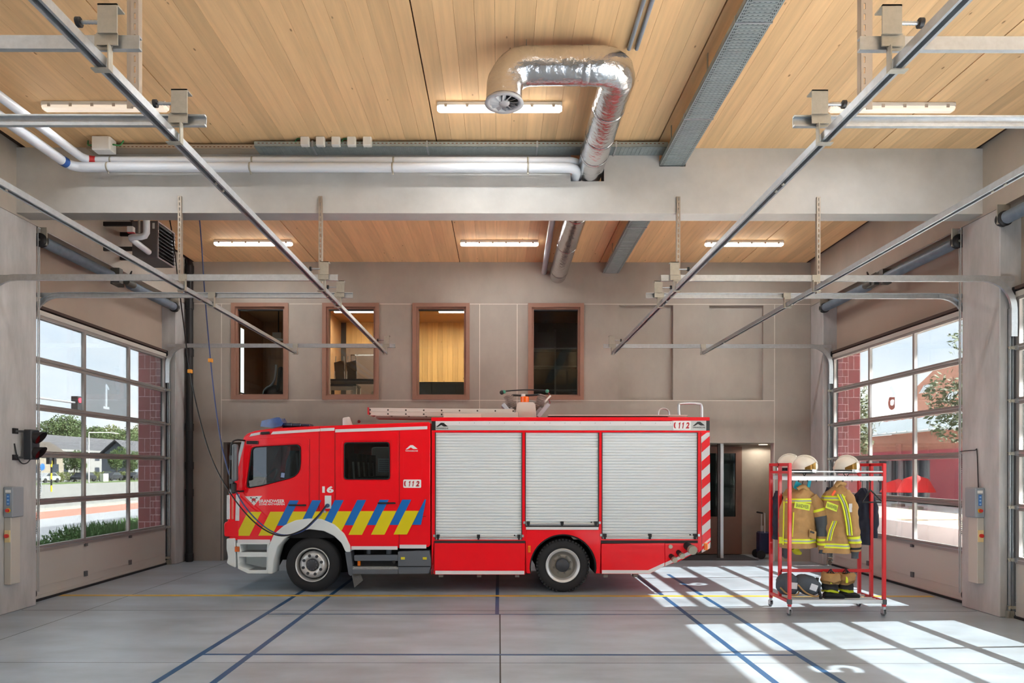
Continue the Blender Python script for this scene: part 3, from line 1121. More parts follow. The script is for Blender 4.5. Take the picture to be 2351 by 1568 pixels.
def batten(x, y, label, lit=True, energy=None):
    z = CEIL
    t = thing('fluorescent_batten', label, 'ceiling light', (x, y, z), 'fluorescent battens on the timber ceiling')
    MB().box(x - 0.79, x + 0.79, y - 0.06, y + 0.06, z - 0.06, z).build('housing', M_WHITE, t, bevel=0.012)
    prof = [(-0.058, -0.055), (-0.05, -0.085), (-0.028, -0.105), (0.028, -0.105), (0.05, -0.085), (0.058, -0.055)]
    rings = [[(x + dx, y + u * k, z - 0.055 + (v + 0.055) * k) for u, v in prof] for dx, k in ((-0.79, 0.7), (-0.76, 1), (0.76, 1), (0.79, 0.7))]
    MB().loft(rings, smooth=False).build('diffuser', M_LAMP_ON if lit else M_LAMP_DIM, t)
    for i in range(6):
        xx = x - 0.68 + i * 0.272
        for s in (-1, 1):
            MB().box(xx - 0.018, xx + 0.018, y + s * 0.058, y + s * 0.066, z - 0.075, z - 0.035).build('clip', M_CLIP, t)
    L = bpy.data.lights.new('batten_lamp', 'AREA')
    L.shape = 'RECTANGLE'
    L.size, L.size_y = 1.5, 0.1
    L.energy = (LAMP_W if lit else LAMP_W * 0.6) if energy is None else energy
    L.color = (0.93, 0.97, 1.0)
    L.spread = PI
    lo = bpy.data.objects.new('batten_lamp', L)
    COL.objects.link(lo)
    lo.location = (x, y, z - 0.12)
    put(lo, t)
    return t


rowname = {13.87: 'back row under the ceiling', 8.66: 'row before the beam', 3.46: 'row overhead behind the frame', -1.74: 'last row far behind the frame'}
for y in (13.87, 8.66, 3.46, -1.74):
    for x in (-5.0, 0.0, 4.97):
        c = {-5.0: 'street side', 0.0: 'centre', 4.97: 'rack side'}[x]
        batten(x, y, 'fluorescent batten light in the %s, %s' % (rowname[y], c), lit=not (y == 8.66 and x != 0))

# ================================================================== AIR DUCT
M_FOILD = mat('aluminium_foil_wrap', (214, 214, 216), rough=0.20, metal=1.0, bump=0.55, bscale=16, var=0.06, vscale=5)
DX, DZc, DR, DY = 1.31, 6.415, 0.192, 7.37
duct = thing('air_duct', 'foil wrapped ventilation duct with two bends and a round diffuser', 'duct', (DX, 9, DZc))


def arc(c, a, b, r, n=7):
    """Quarter bend from c + a*r to c + b*r (unit vectors a, b)."""
    c, a, b = Vector(c), Vector(a), Vector(b)
    return [c + (a * math.cos(t) + b * math.sin(t)) * r for t in [i / n * PI / 2 for i in range(n + 1)]]


def wrinkled_tube(path, r, seg=36, amp=0.006, f=9.0):
    mb = MB().tube(path, r, seg)
    mb.v = [tuple(Vector(p) * 1.0 + Vector((noise.noise(Vector(p) * f), noise.noise(Vector(p) * f + Vector((9, 3, 1))), noise.noise(Vector(p) * f + Vector((2, 7, 5))))) * amp) for p in mb.v]
    return mb


def dense(p0, p1, step=0.05):
    p0, p1 = Vector(p0), Vector(p1)
    n = max(2, int((p1 - p0).length / step))
    return [p0.lerp(p1, i / n) for i in range(n + 1)]


rb = 0.27
wrinkled_tube(dense((DX, YB + 0.02, DZc), (DX, DY + rb, DZc)), DR, amp=0.004).build('long_run', M_FOILD, duct)
c1 = (DX - rb, DY + rb, DZc)
el1 = arc(c1, (1, 0, 0), (0, -1, 0), rb, 9)
wrinkled_tube([Vector((DX, DY + rb + 0.1, DZc))] + el1 + [Vector((DX - rb - 0.1, DY, DZc))], DR + 0.004, amp=0.010).build('bend', M_FOILD, duct)
LXd = 0.05
wrinkled_tube(dense((DX - rb, DY, DZc), (LXd + rb, DY, DZc)), DR).build('cross_run', M_FOILD, duct)
el2 = arc((LXd + rb, DY, DZc - rb), (0, 0, 1), (-1, 0, 0), rb, 9)
wrinkled_tube([Vector((LXd + rb + 0.08, DY, DZc))] + el2 + [Vector((LXd, DY, 6.04))], DR + 0.003, amp=0.008).build('bend', M_FOILD, duct)
for yy in (8.2, 8.9, 9.4, 11.6, 13.2, 14.9):
    MB().lathe((DX, yy, DZc), (0, 1, 0), [(-0.03, DR + 0.002), (-0.025, DR + 0.006), (0.025, DR + 0.006), (0.03, DR + 0.002)], seg=32).build('foil_tape', M_FOILD, duct)
MB().lathe((DX - rb - 0.12, DY, DZc), (1, 0, 0), [(-0.04, DR + 0.003), (-0.03, DR + 0.008), (0.03, DR + 0.008), (0.04, DR + 0.003)], seg=32).build('foil_tape', M_FOILD, duct)
# the swirl diffuser
M_DIFF = mat('diffuser_grey', (196, 196, 198), rough=0.4)
dif = MB().lathe((LXd, DY, 6.005), (0, 0, 1), [(0.035, 0.19), (0.0, 0.212), (0.0, 0.165), (0.012, 0.155), (0.05, 0.155)], seg=40).build('diffuser_ring', M_DIFF, duct)
MB().lathe((LXd, DY, 6.0), (0, 0, 1), [(0.006, 0.0), (0.0, 0.055), (0.012, 0.06), (0.03, 0.05)], seg=24).build('diffuser_hub', M_DIFF, dif)
for i in range(12):
    a = i * PI / 6
    d, n_ = Vector((math.cos(a), math.sin(a), 0)), Vector((-math.sin(a), math.cos(a), 0))
    c = Vector((LXd, DY, 6.018)) + d * 0.105
    MB().obox(c, d * 0.052, n_ * 0.020 + Vector((0, 0, 0.014)), Vector((0, 0, 0.0015))).build('vane', M_DIFF, dif)
MB().cyl((LXd, DY, 6.055), (LXd, DY, 6.06), 0.155, seg=24).build('duct_shade_disc', M_DARK, dif)  # dark disc stands in for the shade inside the duct
MB().cyl((0.29, DY, DZc + 0.19), (0.29, DY, CEIL), 0.006, seg=6).build('drop_rod', M_GALV_D, duct)
MB().cyl((DX - 0.12, 11.4, DZc + 0.15), (DX - 0.12, 11.4, CEIL), 0.006, seg=6).cyl((DX + 0.12, 11.4, DZc + 0.15), (DX + 0.12, 11.4, CEIL), 0.006, seg=6).build('drop_rod', M_GALV_D, duct)

# grey pipe beside the duct behind the beam, and the pair of conduits on the ceiling in front
t = MB().tube([(0.90, 10.16, 6.52), (1.0, YB + 0.02, 6.47)], 0.058, 14).build('sprinkler_pipe', mat('pipe_grey', (176, 178, 184), rough=0.35))
tag(t, 'pale grey pipe running beside the foil duct behind the beam', 'pipe')
for i, x in enumerate((1.42, 1.505)):
    t = MB().tube([(x, -3.0, CEIL - 0.022), (x, 7.5, CEIL - 0.022)], 0.022, 10).build('ceiling_conduit', mat('conduit_grey', (150, 156, 165), rough=0.35))
    tag(t, 'thin grey conduit on the ceiling above the duct bend, %s' % ('nearer the duct mouth' if i == 0 else 'nearer the cable tray'), 'conduit', 'pair of ceiling conduits')

# ================================================================== CABLE TRAYS
M_TRAY = mat('tray_galvanised', (158, 168, 168), rough=0.5, metal=0.35, var=0.12, vscale=12)
M_SLOT = mat('tray_slot_dark', (44, 54, 58), rough=0.8)


def tray_y(x0, x1, y0, y1, z, label):
    t = thing('cable_tray', label, 'cable tray', ((x0 + x1) / 2, (y0 + y1) / 2, z))
    MB().box(x0, x1, y0, y1, z, z + 0.003).box(x0, x0 + 0.003, y0, y1, z, z + 0.06).box(x1 - 0.003, x1, y0, y1, z, z + 0.06).build('trough', M_TRAY, t)
    ribs, slots = MB(), MB()
    y = y0 + 0.04
    while y < y1 - 0.03:
        ribs.box(x0 + 0.055, x1 - 0.055, y, y + 0.022, z - 0.006, z)
        for xx in (x0 + 0.022, x0 + 0.040, x1 - 0.046, x1 - 0.028):
            slots.box(xx, xx + 0.007, y, y + 0.024, z - 0.0012, z)
        for k in range(5):
            xx = x0 + 0.07 + k * (x1 - x0 - 0.15) / 4
            slots.box(xx, xx + 0.022, y + 0.028, y + 0.035, z - 0.0012, z)
        y += 0.046
    tag(ribs.build('rib', M_TRAY, t), kind='stuff')
    tag(slots.build('slot', M_SLOT, t), kind='stuff')
    for yy in (6.7, 8.55, 12.4):
        if y0 < yy < y1:
            MB().box(x0 - 0.006, x1 + 0.006, yy, yy + 0.02, z - 0.010, z + 0.062).build('splice', M_GALV, t)
    for yy in (2.0, 5.2, 7.6, 9.2, 11.5, 14.0):
        MB().box(x0, x0 + 0.01, yy, yy + 0.03, z + 0.06, CEIL).box(x1 - 0.01, x1, yy, yy + 0.03, z + 0.06, CEIL).build('ceiling_clip', M_GALV_D, t)


tray_y(2.315, 2.675, -4.0, YB + 0.01, 6.455, 'wide perforated steel cable tray running along the ceiling to the back wall')
# tray along the beam, with junction boxes
t = thing('cable_tray', 'perforated cable tray along the top of the beam carrying white boxes', 'cable tray', (0, 9.7, 6.59))
MB().box(-3.45, 2.37, 9.59, 9.85, 6.59, 6.593).box(-3.45, 2.37, 9.59, 9.593, 6.59, 6.66).build('trough', M_TRAY, t)
sl, rb_ = MB(), MB()
x = -3.40
while x < 2.30:
    sl.box(x, x + 0.028, 9.5885, 9.59, 6.632, 6.642)
    rb_.box(x + 0.006, x + 0.024, 9.62, 9.83, 6.584, 6.59)
    x += 0.058
tag(sl.build('slot', mat('slot_brown', (120, 78, 50), rough=0.8), t), kind='stuff')
tag(rb_.build('rib', M_TRAY, t), kind='stuff')
for x in (-2.63, -1.02, 0.53, 1.64):
    MB().box(x - 0.012, x + 0.012, 9.582, 9.85, 6.578, 6.67).build('tray_hanger', M_GALV, t)
t = thing('cable_tray', 'narrow slotted tray on the beam beside the insulated pipes', 'cable tray', (-4.6, 9.7, 6.6))
MB().box(-5.86, -3.46, 9.68, 9.85, 6.60, 6.603).box(-5.86, -3.46, 9.68, 9.683, 6.60, 6.66).build('trough', mat('tray_beige', (190, 176, 158), rough=0.5, metal=0.3), t)
sl = MB()
x = -5.8
while x < -3.5:
    sl.box(x, x + 0.028, 9.6785, 9.68, 6.622, 6.632)
    x += 0.058
tag(sl.build('slot', MATS['slot_brown'], t), kind='stuff')
M_CAB_G = mat('earth_cable_green', (58, 140, 78), rough=0.5)
for i, px in enumerate((700, 735.5, 771, 807, 843)):
    x = P(px, 0, 9.56).x
    ordn = ['first', 'second', 'third', 'fourth', 'fifth'][i]
    b = thing('junction_box', 'small white junction box on the beam tray, %s in the row of five' % ordn, 'junction box', (x, 9.55, 6.63), 'white junction boxes on the beam tray')
    MB().box(x - 0.06, x + 0.06, 9.52, 9.588, 6.575, 6.70).build('box', M_WHITE, b, bevel=0.008)
    MB().box(x - 0.055, x + 0.055, 9.512, 9.52, 6.58, 6.695).build('lid', M_WHITE, b, bevel=0.004)
    if i in (0, 3):
        MB().tube(smooth_path([(x - 0.05, 9.56, 6.68), (x - 0.12, 9.58, 6.69), (x - 0.16, 9.60, 6.64)]), 0.008, 6).build('earth_wire', M_CAB_G, b)
b = thing('junction_box', 'large white junction box with green wires at the pipe corner', 'junction box', (-5.55, 9.5, 6.55))
MB().box(-5.68, -5.42, 9.50, 9.66, 6.50, 6.69).build('box', M_WHITE, b, bevel=0.01)
MB().box(-5.67, -5.43, 9.485, 9.50, 6.505, 6.685).build('lid', M_WHITE, b, bevel=0.006)
for s in (-1, 1):
    MB().tube(smooth_path([(-5.55 + s * 0.13, 9.56, 6.60), (-5.55 + s * 0.22, 9.58, 6.60), (-5.55 + s * 0.25, 9.62, 6.68)]), 0.010, 6).build('earth_wire', M_CAB_G, b)

# ================================================================== INSULATED PIPES
for nm, Yp, Zp, Xl, Xr, r, band, lab in (('supply', 9.60, 6.30, -6.02, 1.10, 0.066, (34, 84, 160), 'lower insulated white pipe on the beam with a blue band'),
                                         ('return', 9.68, 6.425, -5.86, 1.14, 0.058, (190, 40, 44), 'upper insulated white pipe on the beam with a red band')):
    t = thing('insulated_pipe', lab, 'pipe', (0, Yp, Zp), 'insulated heating pipes')
    br = 0.16
    path = dense((Xl, -4.0, Zp), (Xl, Yp - br, Zp), 1.0) + arc((Xl + br, Yp - br, Zp), (-1, 0, 0), (0, 1, 0), br, 8)[1:] + dense((Xl + br, Yp, Zp), (Xr - br, Yp, Zp), 1.0)[1:] \
        + arc((Xr - br, Yp + br, Zp), (0, -1, 0), (1, 0, 0), br, 8)[1:] + [Vector((Xr, 10.1, Zp))]
    MB().tube(path, r, 18).build('jacket', M_PIPE, t)
    if nm == 'return':
        MB().cyl((Xl + 0.03 + br * 0.2, Yp - 0.03, Zp), (Xl + 0.10 + br * 0.2, Yp, Zp), r + 0.004, seg=18).build('colour_band', mat('band_red', band, rough=0.4), t)
    else:
        MB().cyl((Xl, Yp - br - 0.06, Zp), (Xl + 0.01, Yp - br + 0.02, Zp), r + 0.004, seg=18).build('colour_band', mat('band_blue', band, rough=0.4), t)
    for x in (-5.5, -3.5, -1.5, 0.4):
        MB().cyl((x, Yp, Zp - r - 0.03), (x, Yp, Zp + r * 0.9), 0.012, seg=8).lathe((x, Yp, Zp), (1, 0, 0), [(-0.012, r + 0.002), (-0.012, r + 0.004), (0.012, r + 0.004), (0.012, r + 0.002)], seg=18).build('pipe_clamp', M_GALV_D, t)

# ================================================================== UNIT HEATER ON THE LEFT WALL
M_HEAT = mat('heater_grey', (92, 88, 88), rough=0.5)
h = thing('unit_heater', 'dark grey louvred unit heater bracketed to the wall under the beam', 'heater', (-6.24, 12.3, 5.77))
MB().box(-6.46, -6.02, 12.0, 12.62, 5.77, 6.42).build('casing', M_HEAT, h, bevel=0.008)
MB().box(-6.02, -6.012, 12.03, 12.59, 5.79, 6.40).build('grille_back', M_BLACK, h)
fr = curve_mesh(R(12.0, 12.62, 5.77, 6.42), [R(12.025, 12.595, 5.795, 6.395)], 0.02)
fr.transform(Matrix.Rotation(PI / 2, 4, 'Z'))
fr.transform(Matrix.Translation((-6.01, 0, 0)))
fr.materials.clear()
fr.materials.append(mat('heater_rim', (150, 142, 140), rough=0.5))
link('grille_rim', fr, h)
for i in range(9):
    z = 5.83 + i * 0.064
    MB().obox((-6.0, 12.31, z), (0.03, 0, -0.022), (0, 0.285, 0), (0.002, 0, 0.003)).build('louvre', mat('louvre_dark', (48, 48, 52), rough=0.5), h)
MB().box(-6.10, -6.06, 11.995, 12.0, 6.28, 6.38).build('rating_label', M_WHITE, h)
for z in (5.90, 6.34):
    MB().box(-6.98, -6.4, 12.02, 12.06, z, z + 0.07).build('wall_arm', mat('arm_dark', (40, 36, 36), rough=0.5), h)
    MB().box(-6.98, -6.4, 12.55, 12.59, z, z + 0.07).build('wall_arm', MATS['arm_dark'], h)
hp = thing('heater_pipe', 'white insulated pipe bending down to the unit heater', 'pipe', (-5.9, 11.3, 6.0))
pp = [Vector((-5.87, 11.35, CEIL))] + dense((-5.87, 11.35, 6.6), (-5.87, 11.35, 5.98), 0.2) + [Vector((-5.90, 11.35, 5.93)), Vector((-5.96, 11.35, 5.915)), Vector((-6.08, 11.35, 5.915)), Vector((-6.13, 11.37, 5.91)), Vector((-6.15, 11.42, 5.90))] + dense((-6.15, 11.5, 5.89), (-6.15, 11.97, 5.86), 0.2)
MB().tube(pp, 0.052, 16).build('jacket', M_PIPE, hp)
MB().box(-6.16, -6.06, 11.28, 11.36, 5.975, 6.07).build('valve_head', M_WHITE, hp, bevel=0.006)
MB().box(-6.16, -6.04, 11.29, 11.33, 5.962, 5.972).build('red_mark', mat('band_red', (190, 40, 44)), hp)
MB().cyl((-6.02, 11.40, 6.0), (-6.02, 11.40, CEIL), 0.018, seg=8).build('copper_drop', M_GALV_D, hp)

# ================================================================== DRAIN PIPE
dp = thing('drain_pipe', 'black vertical drain pipe in the far corner', 'pipe', (-6.87, 15.14, 0))
MB().cyl((-6.87, 15.14, 0), (-6.87, 15.14, 6.55), 0.075, seg=20).build('pipe', M_BLACK, dp)
for z in (0.02, 1.45, 2.05, 2.9, 4.55, 5.6, 6.4):
    MB().cyl((-6.87, 15.14, z), (-6.87, 15.14, z + 0.16), 0.088, seg=20).build('coupling', M_BLACK, dp)
MB().tube([(-6.87, 15.14, 6.45), (-6.88, 15.16, 6.6), (-6.93, 15.2, CEIL)], 0.075, 16).build('top_bend', M_BLACK, dp)

# ================================================================== CONTROL BOXES AND TRAFFIC LIGHT
M_CTRL = mat('control_grey', (146, 152, 158), rough=0.5)
M_DUCTG = mat('wall_duct_grey', (192, 187, 178), rough=0.5)
M_RBUT = mat('button_red', (206, 40, 34), rough=0.35)
M_YBUT = mat('button_yellow', (232, 190, 20), rough=0.35)


def control(side, label):
    s = side
    xw = s * WX
    y0, y1 = 9.60 + (0.20 if s > 0 else 0.0), 9.83 + (0.20 if s > 0 else 0.0)
    c = thing('door_control_box', label, 'control box', (xw, (y0 + y1) / 2, 0.55), 'door control boxes on the columns')
    MB().box(xw - s * 0.001, xw - s * 0.14, y0, y1, 1.37, 1.80).build('housing', M_CTRL, c, bevel=0.012)
    # controls sit on the face turned to the camera
    xa_, xb_ = xw - s * 0.03, xw - s * 0.12
    xm = (xa_ + xb_) / 2
    MB().box(xm - 0.038, xm + 0.038, y0 - 0.004, y0 + 0.005, 1.72, 1.76).build('maker_plate', M_WHITE, c)
    MB().box(xm - 0.022, xm + 0.022, y0 - 0.004, y0 + 0.005, 1.54, 1.70).build('key_pad', mat('pad_blue', (60, 120, 190), rough=0.4), c)
    mb = MB()
    for k in range(3):
        mb.cyl((xm, y0 - 0.008, 1.565 + 0.05 * k), (xm, y0 - 0.003, 1.565 + 0.05 * k), 0.013, seg=12)
    mb.build('push_button', mat('pad_light', (150, 190, 225), rough=0.4), c)
    MB().cyl((xm, y0 - 0.012, 1.47), (xm, y0 + 0.005, 1.47), 0.032, seg=18).build('stop_collar', M_YBUT, c)
    MB().cyl((xm, y0 - 0.035, 1.47), (xm, y0 - 0.012, 1.47), 0.022, 0.026, seg=18).build('stop_button', M_RBUT, c)
    w = MB().box(xw - s * 0.001, xw - s * 0.10, y0 + 0.02, y1 - 0.02, 0.42, 1.37).build('cable_duct', M_DUCTG, c, bevel=0.006)
    xm2 = xw - s * 0.055
    MB().box(xm2 - 0.036, xm2 + 0.036, y0 + 0.005, y0 + 0.021, 1.02, 1.19).build('switch_plate', mat('switch_cream', (228, 206, 150), rough=0.4), w)
    MB().cyl((xm2, y0 - 0.02, 1.11), (xm2, y0 + 0.006, 1.11), 0.028, seg=16).build('isolator_knob', M_RBUT, w)
    return c


control(-1, 'grey door control box with stop button below the traffic light')
control(1, 'grey door control box with stop button beside the door behind the rack')
# traffic light seen from behind
tl = thing('traffic_light', 'black two lamp signal light bracketed to the column by the street door', 'signal light', (-6.8, 10.1, 2.4))
TY = 10.0
MB().box(-6.92, -6.80, TY - 0.08, TY + 0.10, 2.19, 2.63).build('housing', mat('signal_black', (46, 50, 56), rough=0.5), tl, bevel=0.012)
for z in (2.29, 2.51):
    rings = []
    for k in range(4):
        rings.append([(-6.80 + k / 3 * (0.02 + 0.13 * (0.5 + 0.5 * math.sin(a))), TY + 0.01 + 0.085 * math.cos(a), z + 0.085 * math.sin(a)) for a in [2 * PI * i / 20 for i in range(20)]])
    MB().loft(rings, caps=False).build('lamp_visor', mat('visor_black', (40, 36, 36), rough=0.6), tl)
    MB().cyl((-6.80, TY + 0.01, z), (-6.79, TY + 0.01, z), 0.08, seg=16).build('lens', mat('lens_red', (80, 14, 18), rough=0.2), tl)
for z in (2.22, 2.60):
    MB().bar((-6.975, TY - 0.17, z), (-6.90, TY - 0.04, z), 0.03, 0.03).box(-6.98, -6.96, TY - 0.22, TY - 0.12, z - 0.04, z + 0.04).build('bracket_arm', M_BLACK, tl)
MB().tube(smooth_path([(-6.975, TY - 0.18, 2.42), (-6.95, TY - 0.16, 2.24), (-6.92, TY - 0.11, 2.14), (-6.88, TY - 0.06, 2.14), (-6.85, TY - 0.02, 2.20)]), 0.009, 6).build('lamp_cable', M_BLACK, tl)


def coil(name, p0, p1, label, turns=42, r=0.018):
    p0, p1 = Vector(p0), Vector(p1)
    pts = []
    for i in range(turns * 6 + 1):
        t_ = i / (turns * 6)
        a = t_ * turns * 2 * PI
        sag = math.sin(t_ * PI) * 0.04
        pts.append(p0.lerp(p1, t_) + Vector((r * math.cos(a), sag + r * math.sin(a), 0)))
    o = MB().tube(pts, 0.005, 5).build(name, M_BLACK)
    return tag(o, label, 'cable')


coil('spiral_cable', (-7.05, 10.45, 2.15), (-7.08, 10.42, 1.05), 'black spiral cable hanging at the edge of the street door')
coil('spiral_cable', (6.98 + 0.07, 10.40, 2.30), (7.08, 10.45, 1.05), 'black spiral cable hanging at the edge of the door by the grey control box')
o = MB().tube(smooth_path([(6.965, 9.92, 1.80), (6.965, 9.95, 2.32), (6.965, 10.0, 2.345), (6.965, 10.30, 2.335), (7.03, 10.38, 2.32)]), 0.007, 6).build('control_cable', M_BLACK)
tag(o, 'thin black cable rising from the control box to the spiral cable', 'cable')

# ================================================================== CHARGING CABLES TO THE TRUCK
for nm, pxs, col, lab in (('black', [(388, 480, 12.6), (398, 560, 12.5), (413, 680, 12.3), (436, 853, 12.0), (458, 960, 11.75), (487, 1055, 11.5), (530, 1135, 11.2), (585, 1200, 11.05), (640, 1230, 11.0), (690, 1219, 11.05), (725, 1190, 11.15), (749, 1161, 11.30)], (20, 20, 22), 'black charging cable drooping from the ceiling to the truck socket'),
                          ('blue', [(457, 480, 12.6), (462, 560, 12.5), (470, 680, 12.3), (483, 828, 12.0), (497, 950, 11.75), (515, 1050, 11.5), (545, 1135, 11.2), (590, 1195, 11.07), (640, 1227, 11.02), (690, 1222, 11.07), (727, 1192, 11.17), (750, 1163, 11.31)], (62, 80, 134), 'blue air hose drooping from the ceiling to the truck socket')):
    pts = [P(*q) for q in pxs]
    pts[0].z = CEIL
    t = thing('hanging_cable', lab, 'cable', tuple(pts[0]))
    MB().tube(smooth_path(pts, 8), 0.011, 8).build('cable', mat('cable_' + nm, col, rough=0.45), t)
    q = pts[3]
    MB().box(q.x - 0.035, q.x + 0.035, q.y - 0.035, q.y + 0.035, q.z - 0.035, q.z + 0.03).build('orange_clamp', mat('clamp_orange', (240, 160, 50), rough=0.45), t, bevel=0.008)

# ================================================================== FIRE TRUCK
TS, TY0, TY1 = 137.94, 11.36, 13.84


def tx(px):
    return (px - CX) / TS


def tz(py):
    return (1361.0 - py) / TS


def tp(*pts):
    return [(tx(a), tz(b)) for a, b in pts]


def trect(x0, x1, y0, y1):
    return tp((x0, y1), (x1, y1), (x1, y0), (x0, y0))


M_TGLASS = glass_mat('truck_glass', (196, 205, 208), refl=1.0)
M_SILV = mat('reflective_strip', (226, 224, 226), rough=0.3)
M_SILV2 = mat('silver_band', (196, 200, 200), rough=0.35)
M_TWHITE = mat('truck_white', (226, 232, 232), rough=0.3, coat=0.3)
M_TGREY = mat('truck_grey', (92, 98, 106), rough=0.5)
M_SHUT = mat('shutter_silver', (226, 233, 236), rough=0.42, metal=0.15)
M_ORANGE = mat('marker_orange', (240, 120, 16), rough=0.25)
M_SEAT = mat('seat_grey_blue', (120, 136, 146), rough=0.7)
M_TREAD = mat('step_tread', (150, 152, 152), rough=0.5, metal=0.5, bump=0.8, bscale=45)
M_DECALW = mat('decal_white', (240, 240, 240), rough=0.35)
M_DECALR = mat('decal_red', (190, 26, 40), rough=0.35)
M_DECALK = mat('decal_black', (26, 26, 28), rough=0.35)
truck = thing('fire_truck', 'red fire truck with white shutters and yellow and blue side stripes', 'fire truck', (tx(1070), 12.6, 0))


def tplate(name, pts, d0, d1, m, parent=None, holes=(), bevel=0.0):
    """Plate on the near flank: d0..d1 metres inward from the flank (negative = proud)."""
    return plate(name, pts, TY0 + d0, TY0 + d1, m, parent or truck, holes=holes, bevel=bevel)


def circ(cx, cy, r, a0, a1, n):
    return [(cx + r * math.cos(math.radians(a0 + (a1 - a0) * i / n)), cy + r * math.sin(math.radians(a0 + (a1 - a0) * i / n))) for i in range(n + 1)]


# ---- cab body
ARC = (712, 1291)
arch_cut = [p for p in circ(ARC[0], ARC[1], 93, 340, 205, 16)]       # right end over the top to the left end
cab_out = [(527, 1241), (523, 1192), (526, 1134), (556, 1013), (564, 1000), (580, 992), (612, 986), (735, 979), (984, 969), (988, 974), (988, 1252), (984, 1256), (806, 1262)] + arch_cut + [(619, 1250), (619, 1241)]
win1 = rpoly([(578, 1027), (684, 1021), (690, 1027), (690, 1092), (600, 1116), (566, 1122)], [10, 8, 8, 26, 5, 10])
win2 = rpoly([(790, 1016), (894, 1015), (895, 1101), (790, 1101)], 7)
side_holes = [tp(*win1), tp(*win2)]
tplate('cab_side', tp(*cab_out), 0.0, 0.05, M_RED, holes=side_holes, bevel=0.012)
far = plate('cab_side', tp(*cab_out), TY1 - 0.05, TY1, M_RED, truck, holes=side_holes, bevel=0.012)


def ribbon(name, path, y0, y1, th, m, parent=None):
    pts = [Vector(p) for p in path]
    n = len(pts)
    outer, inner = [], []
    for i, p in enumerate(pts):
        d = (pts[min(i + 1, n - 1)] - pts[max(i - 1, 0)]).normalized()
        nr = Vector((-d.y, d.x))
        outer.append(p)
        inner.append(p - nr * th)
    ring = lambda y: [(p.x, y, p.y) for p in outer] + [(p.x, y, p.y) for p in reversed(inner)]
    mb = MB()
    mb.loft([ring(y0), ring(y1)], smooth=False)
    return mb.build(name, m, parent or truck)


ribbon('cab_roof', tp((556, 1013), (560, 1003), (568, 996), (584, 990), (612, 985.5), (660, 982), (735, 978.5), (984, 968.5), (988, 973)), TY0 + 0.01, TY1 - 0.01, 0.04, M_RED)
ribbon('cab_rear_wall', tp((988, 972), (988.3, 1252)), TY0 + 0.03, TY1 - 0.03, 0.03, M_RED)
ribbon('cab_nose', tp((527, 1241), (522.5, 1192), (526, 1132)), TY0 + 0.01, TY1 - 0.01, 0.05, M_RED)
ribbon('windscreen', tp((526, 1133), (556, 1013)), TY0 + 0.05, TY1 - 0.05, 0.012, M_TGLASS)
ribbon('windscreen_pillar', tp((525, 1134), (555, 1013)), TY0 - 0.002, TY0 + 0.07, 0.05, mat('pillar_silver', (190, 200, 206), rough=0.3))
# windows with rubber rims
for w, nm in ((win1, 'a'), (win2, 'b')):
    inner = [(px + (cx_ - px) * 0.03, py + (cy_ - py) * 0.04) for px, py in w for cx_, cy_ in [(sum(p[0] for p in w) / len(w), sum(p[1] for p in w) / len(w))]]
    tplate('window_rubber', tp(*w), -0.012, 0.03, M_RUBBER, holes=[tp(*inner)])
    tplate('window_pane', tp(*inner), 0.010, 0.014, M_TGLASS)
    plate('window_pane', tp(*inner), TY1 - 0.02, TY1 - 0.015, M_TGLASS, truck)
# cab interior
cabin = MB().box(tx(530), tx(986), TY0 + 0.06, TY1 - 0.06, tz(1236), tz(1190)).build('cab_floor', M_DARK, truck)
MB().box(tx(532), tx(575), TY0 + 0.08, TY1 - 0.08, tz(1235), tz(1112)).box(tx(575), tx(612), TY0 + 0.3, TY0 + 1.6, tz(1150), tz(1106)).build('dashboard', M_DARK, cabin, bevel=0.02)
MB().box(tx(735), tx(742), TY0 + 0.06, TY1 - 0.06, tz(1190), tz(1000)).build('cab_partition', mat('cab_trim', (88, 82, 80), rough=0.7), cabin)
st = MB()
pts = [(TY0 + 0.42 + 0.22 * math.cos(a), 0.22 * math.sin(a)) for a in [2 * PI * i / 20 for i in range(21)]]
st.tube([(tx(600) + z * 0.45, y, tz(1100) + z * 0.75) for y, z in pts], 0.016, 8)
st.build('steering_wheel', M_BLACK, cabin)
scr = MB().obox((tx(618), TY0 + 0.85, tz(1093)), (0.075, 0, -0.01), (0.01, 0.012, 0), (0.008, 0, 0.05)).build('tablet_screen', M_BLACK, cabin)
MB().obox((tx(617), TY0 + 0.834, tz(1093)), (0.06, 0, -0.008), (0.002, 0.002, 0), (0.006, 0, 0.04)).build('display', mat('screen_lit', (190, 186, 214), emit=(180, 178, 210), estr=0.7), scr)
for yy in (TY0 + 0.2, TY0 + 1.55):
    s_ = MB().loft([[(tx(x) + dx * 0.05, yy + dy, tz(y)) for dx, dy in ((-1, 0), (1, 0), (1, 0.48), (-1, 0.48))] for x, y in ((652, 1185), (648, 1110), (655, 1060), (664, 1034))], smooth=False)
    s_.build('front_seat', M_SEAT, cabin, bevel=0.02)
    MB().box(tx(606), tx(655), yy, yy + 0.48, tz(1190), tz(1132)).build('seat_cushion', M_SEAT, cabin, bevel=0.03)
    MB().bar((tx(672), yy + 0.02, tz(1040)), (tx(676), yy + 0.03, tz(1110)), 0.03, 0.012).build('seat_belt', mat('belt_teal', (70, 110, 120), rough=0.7), cabin)
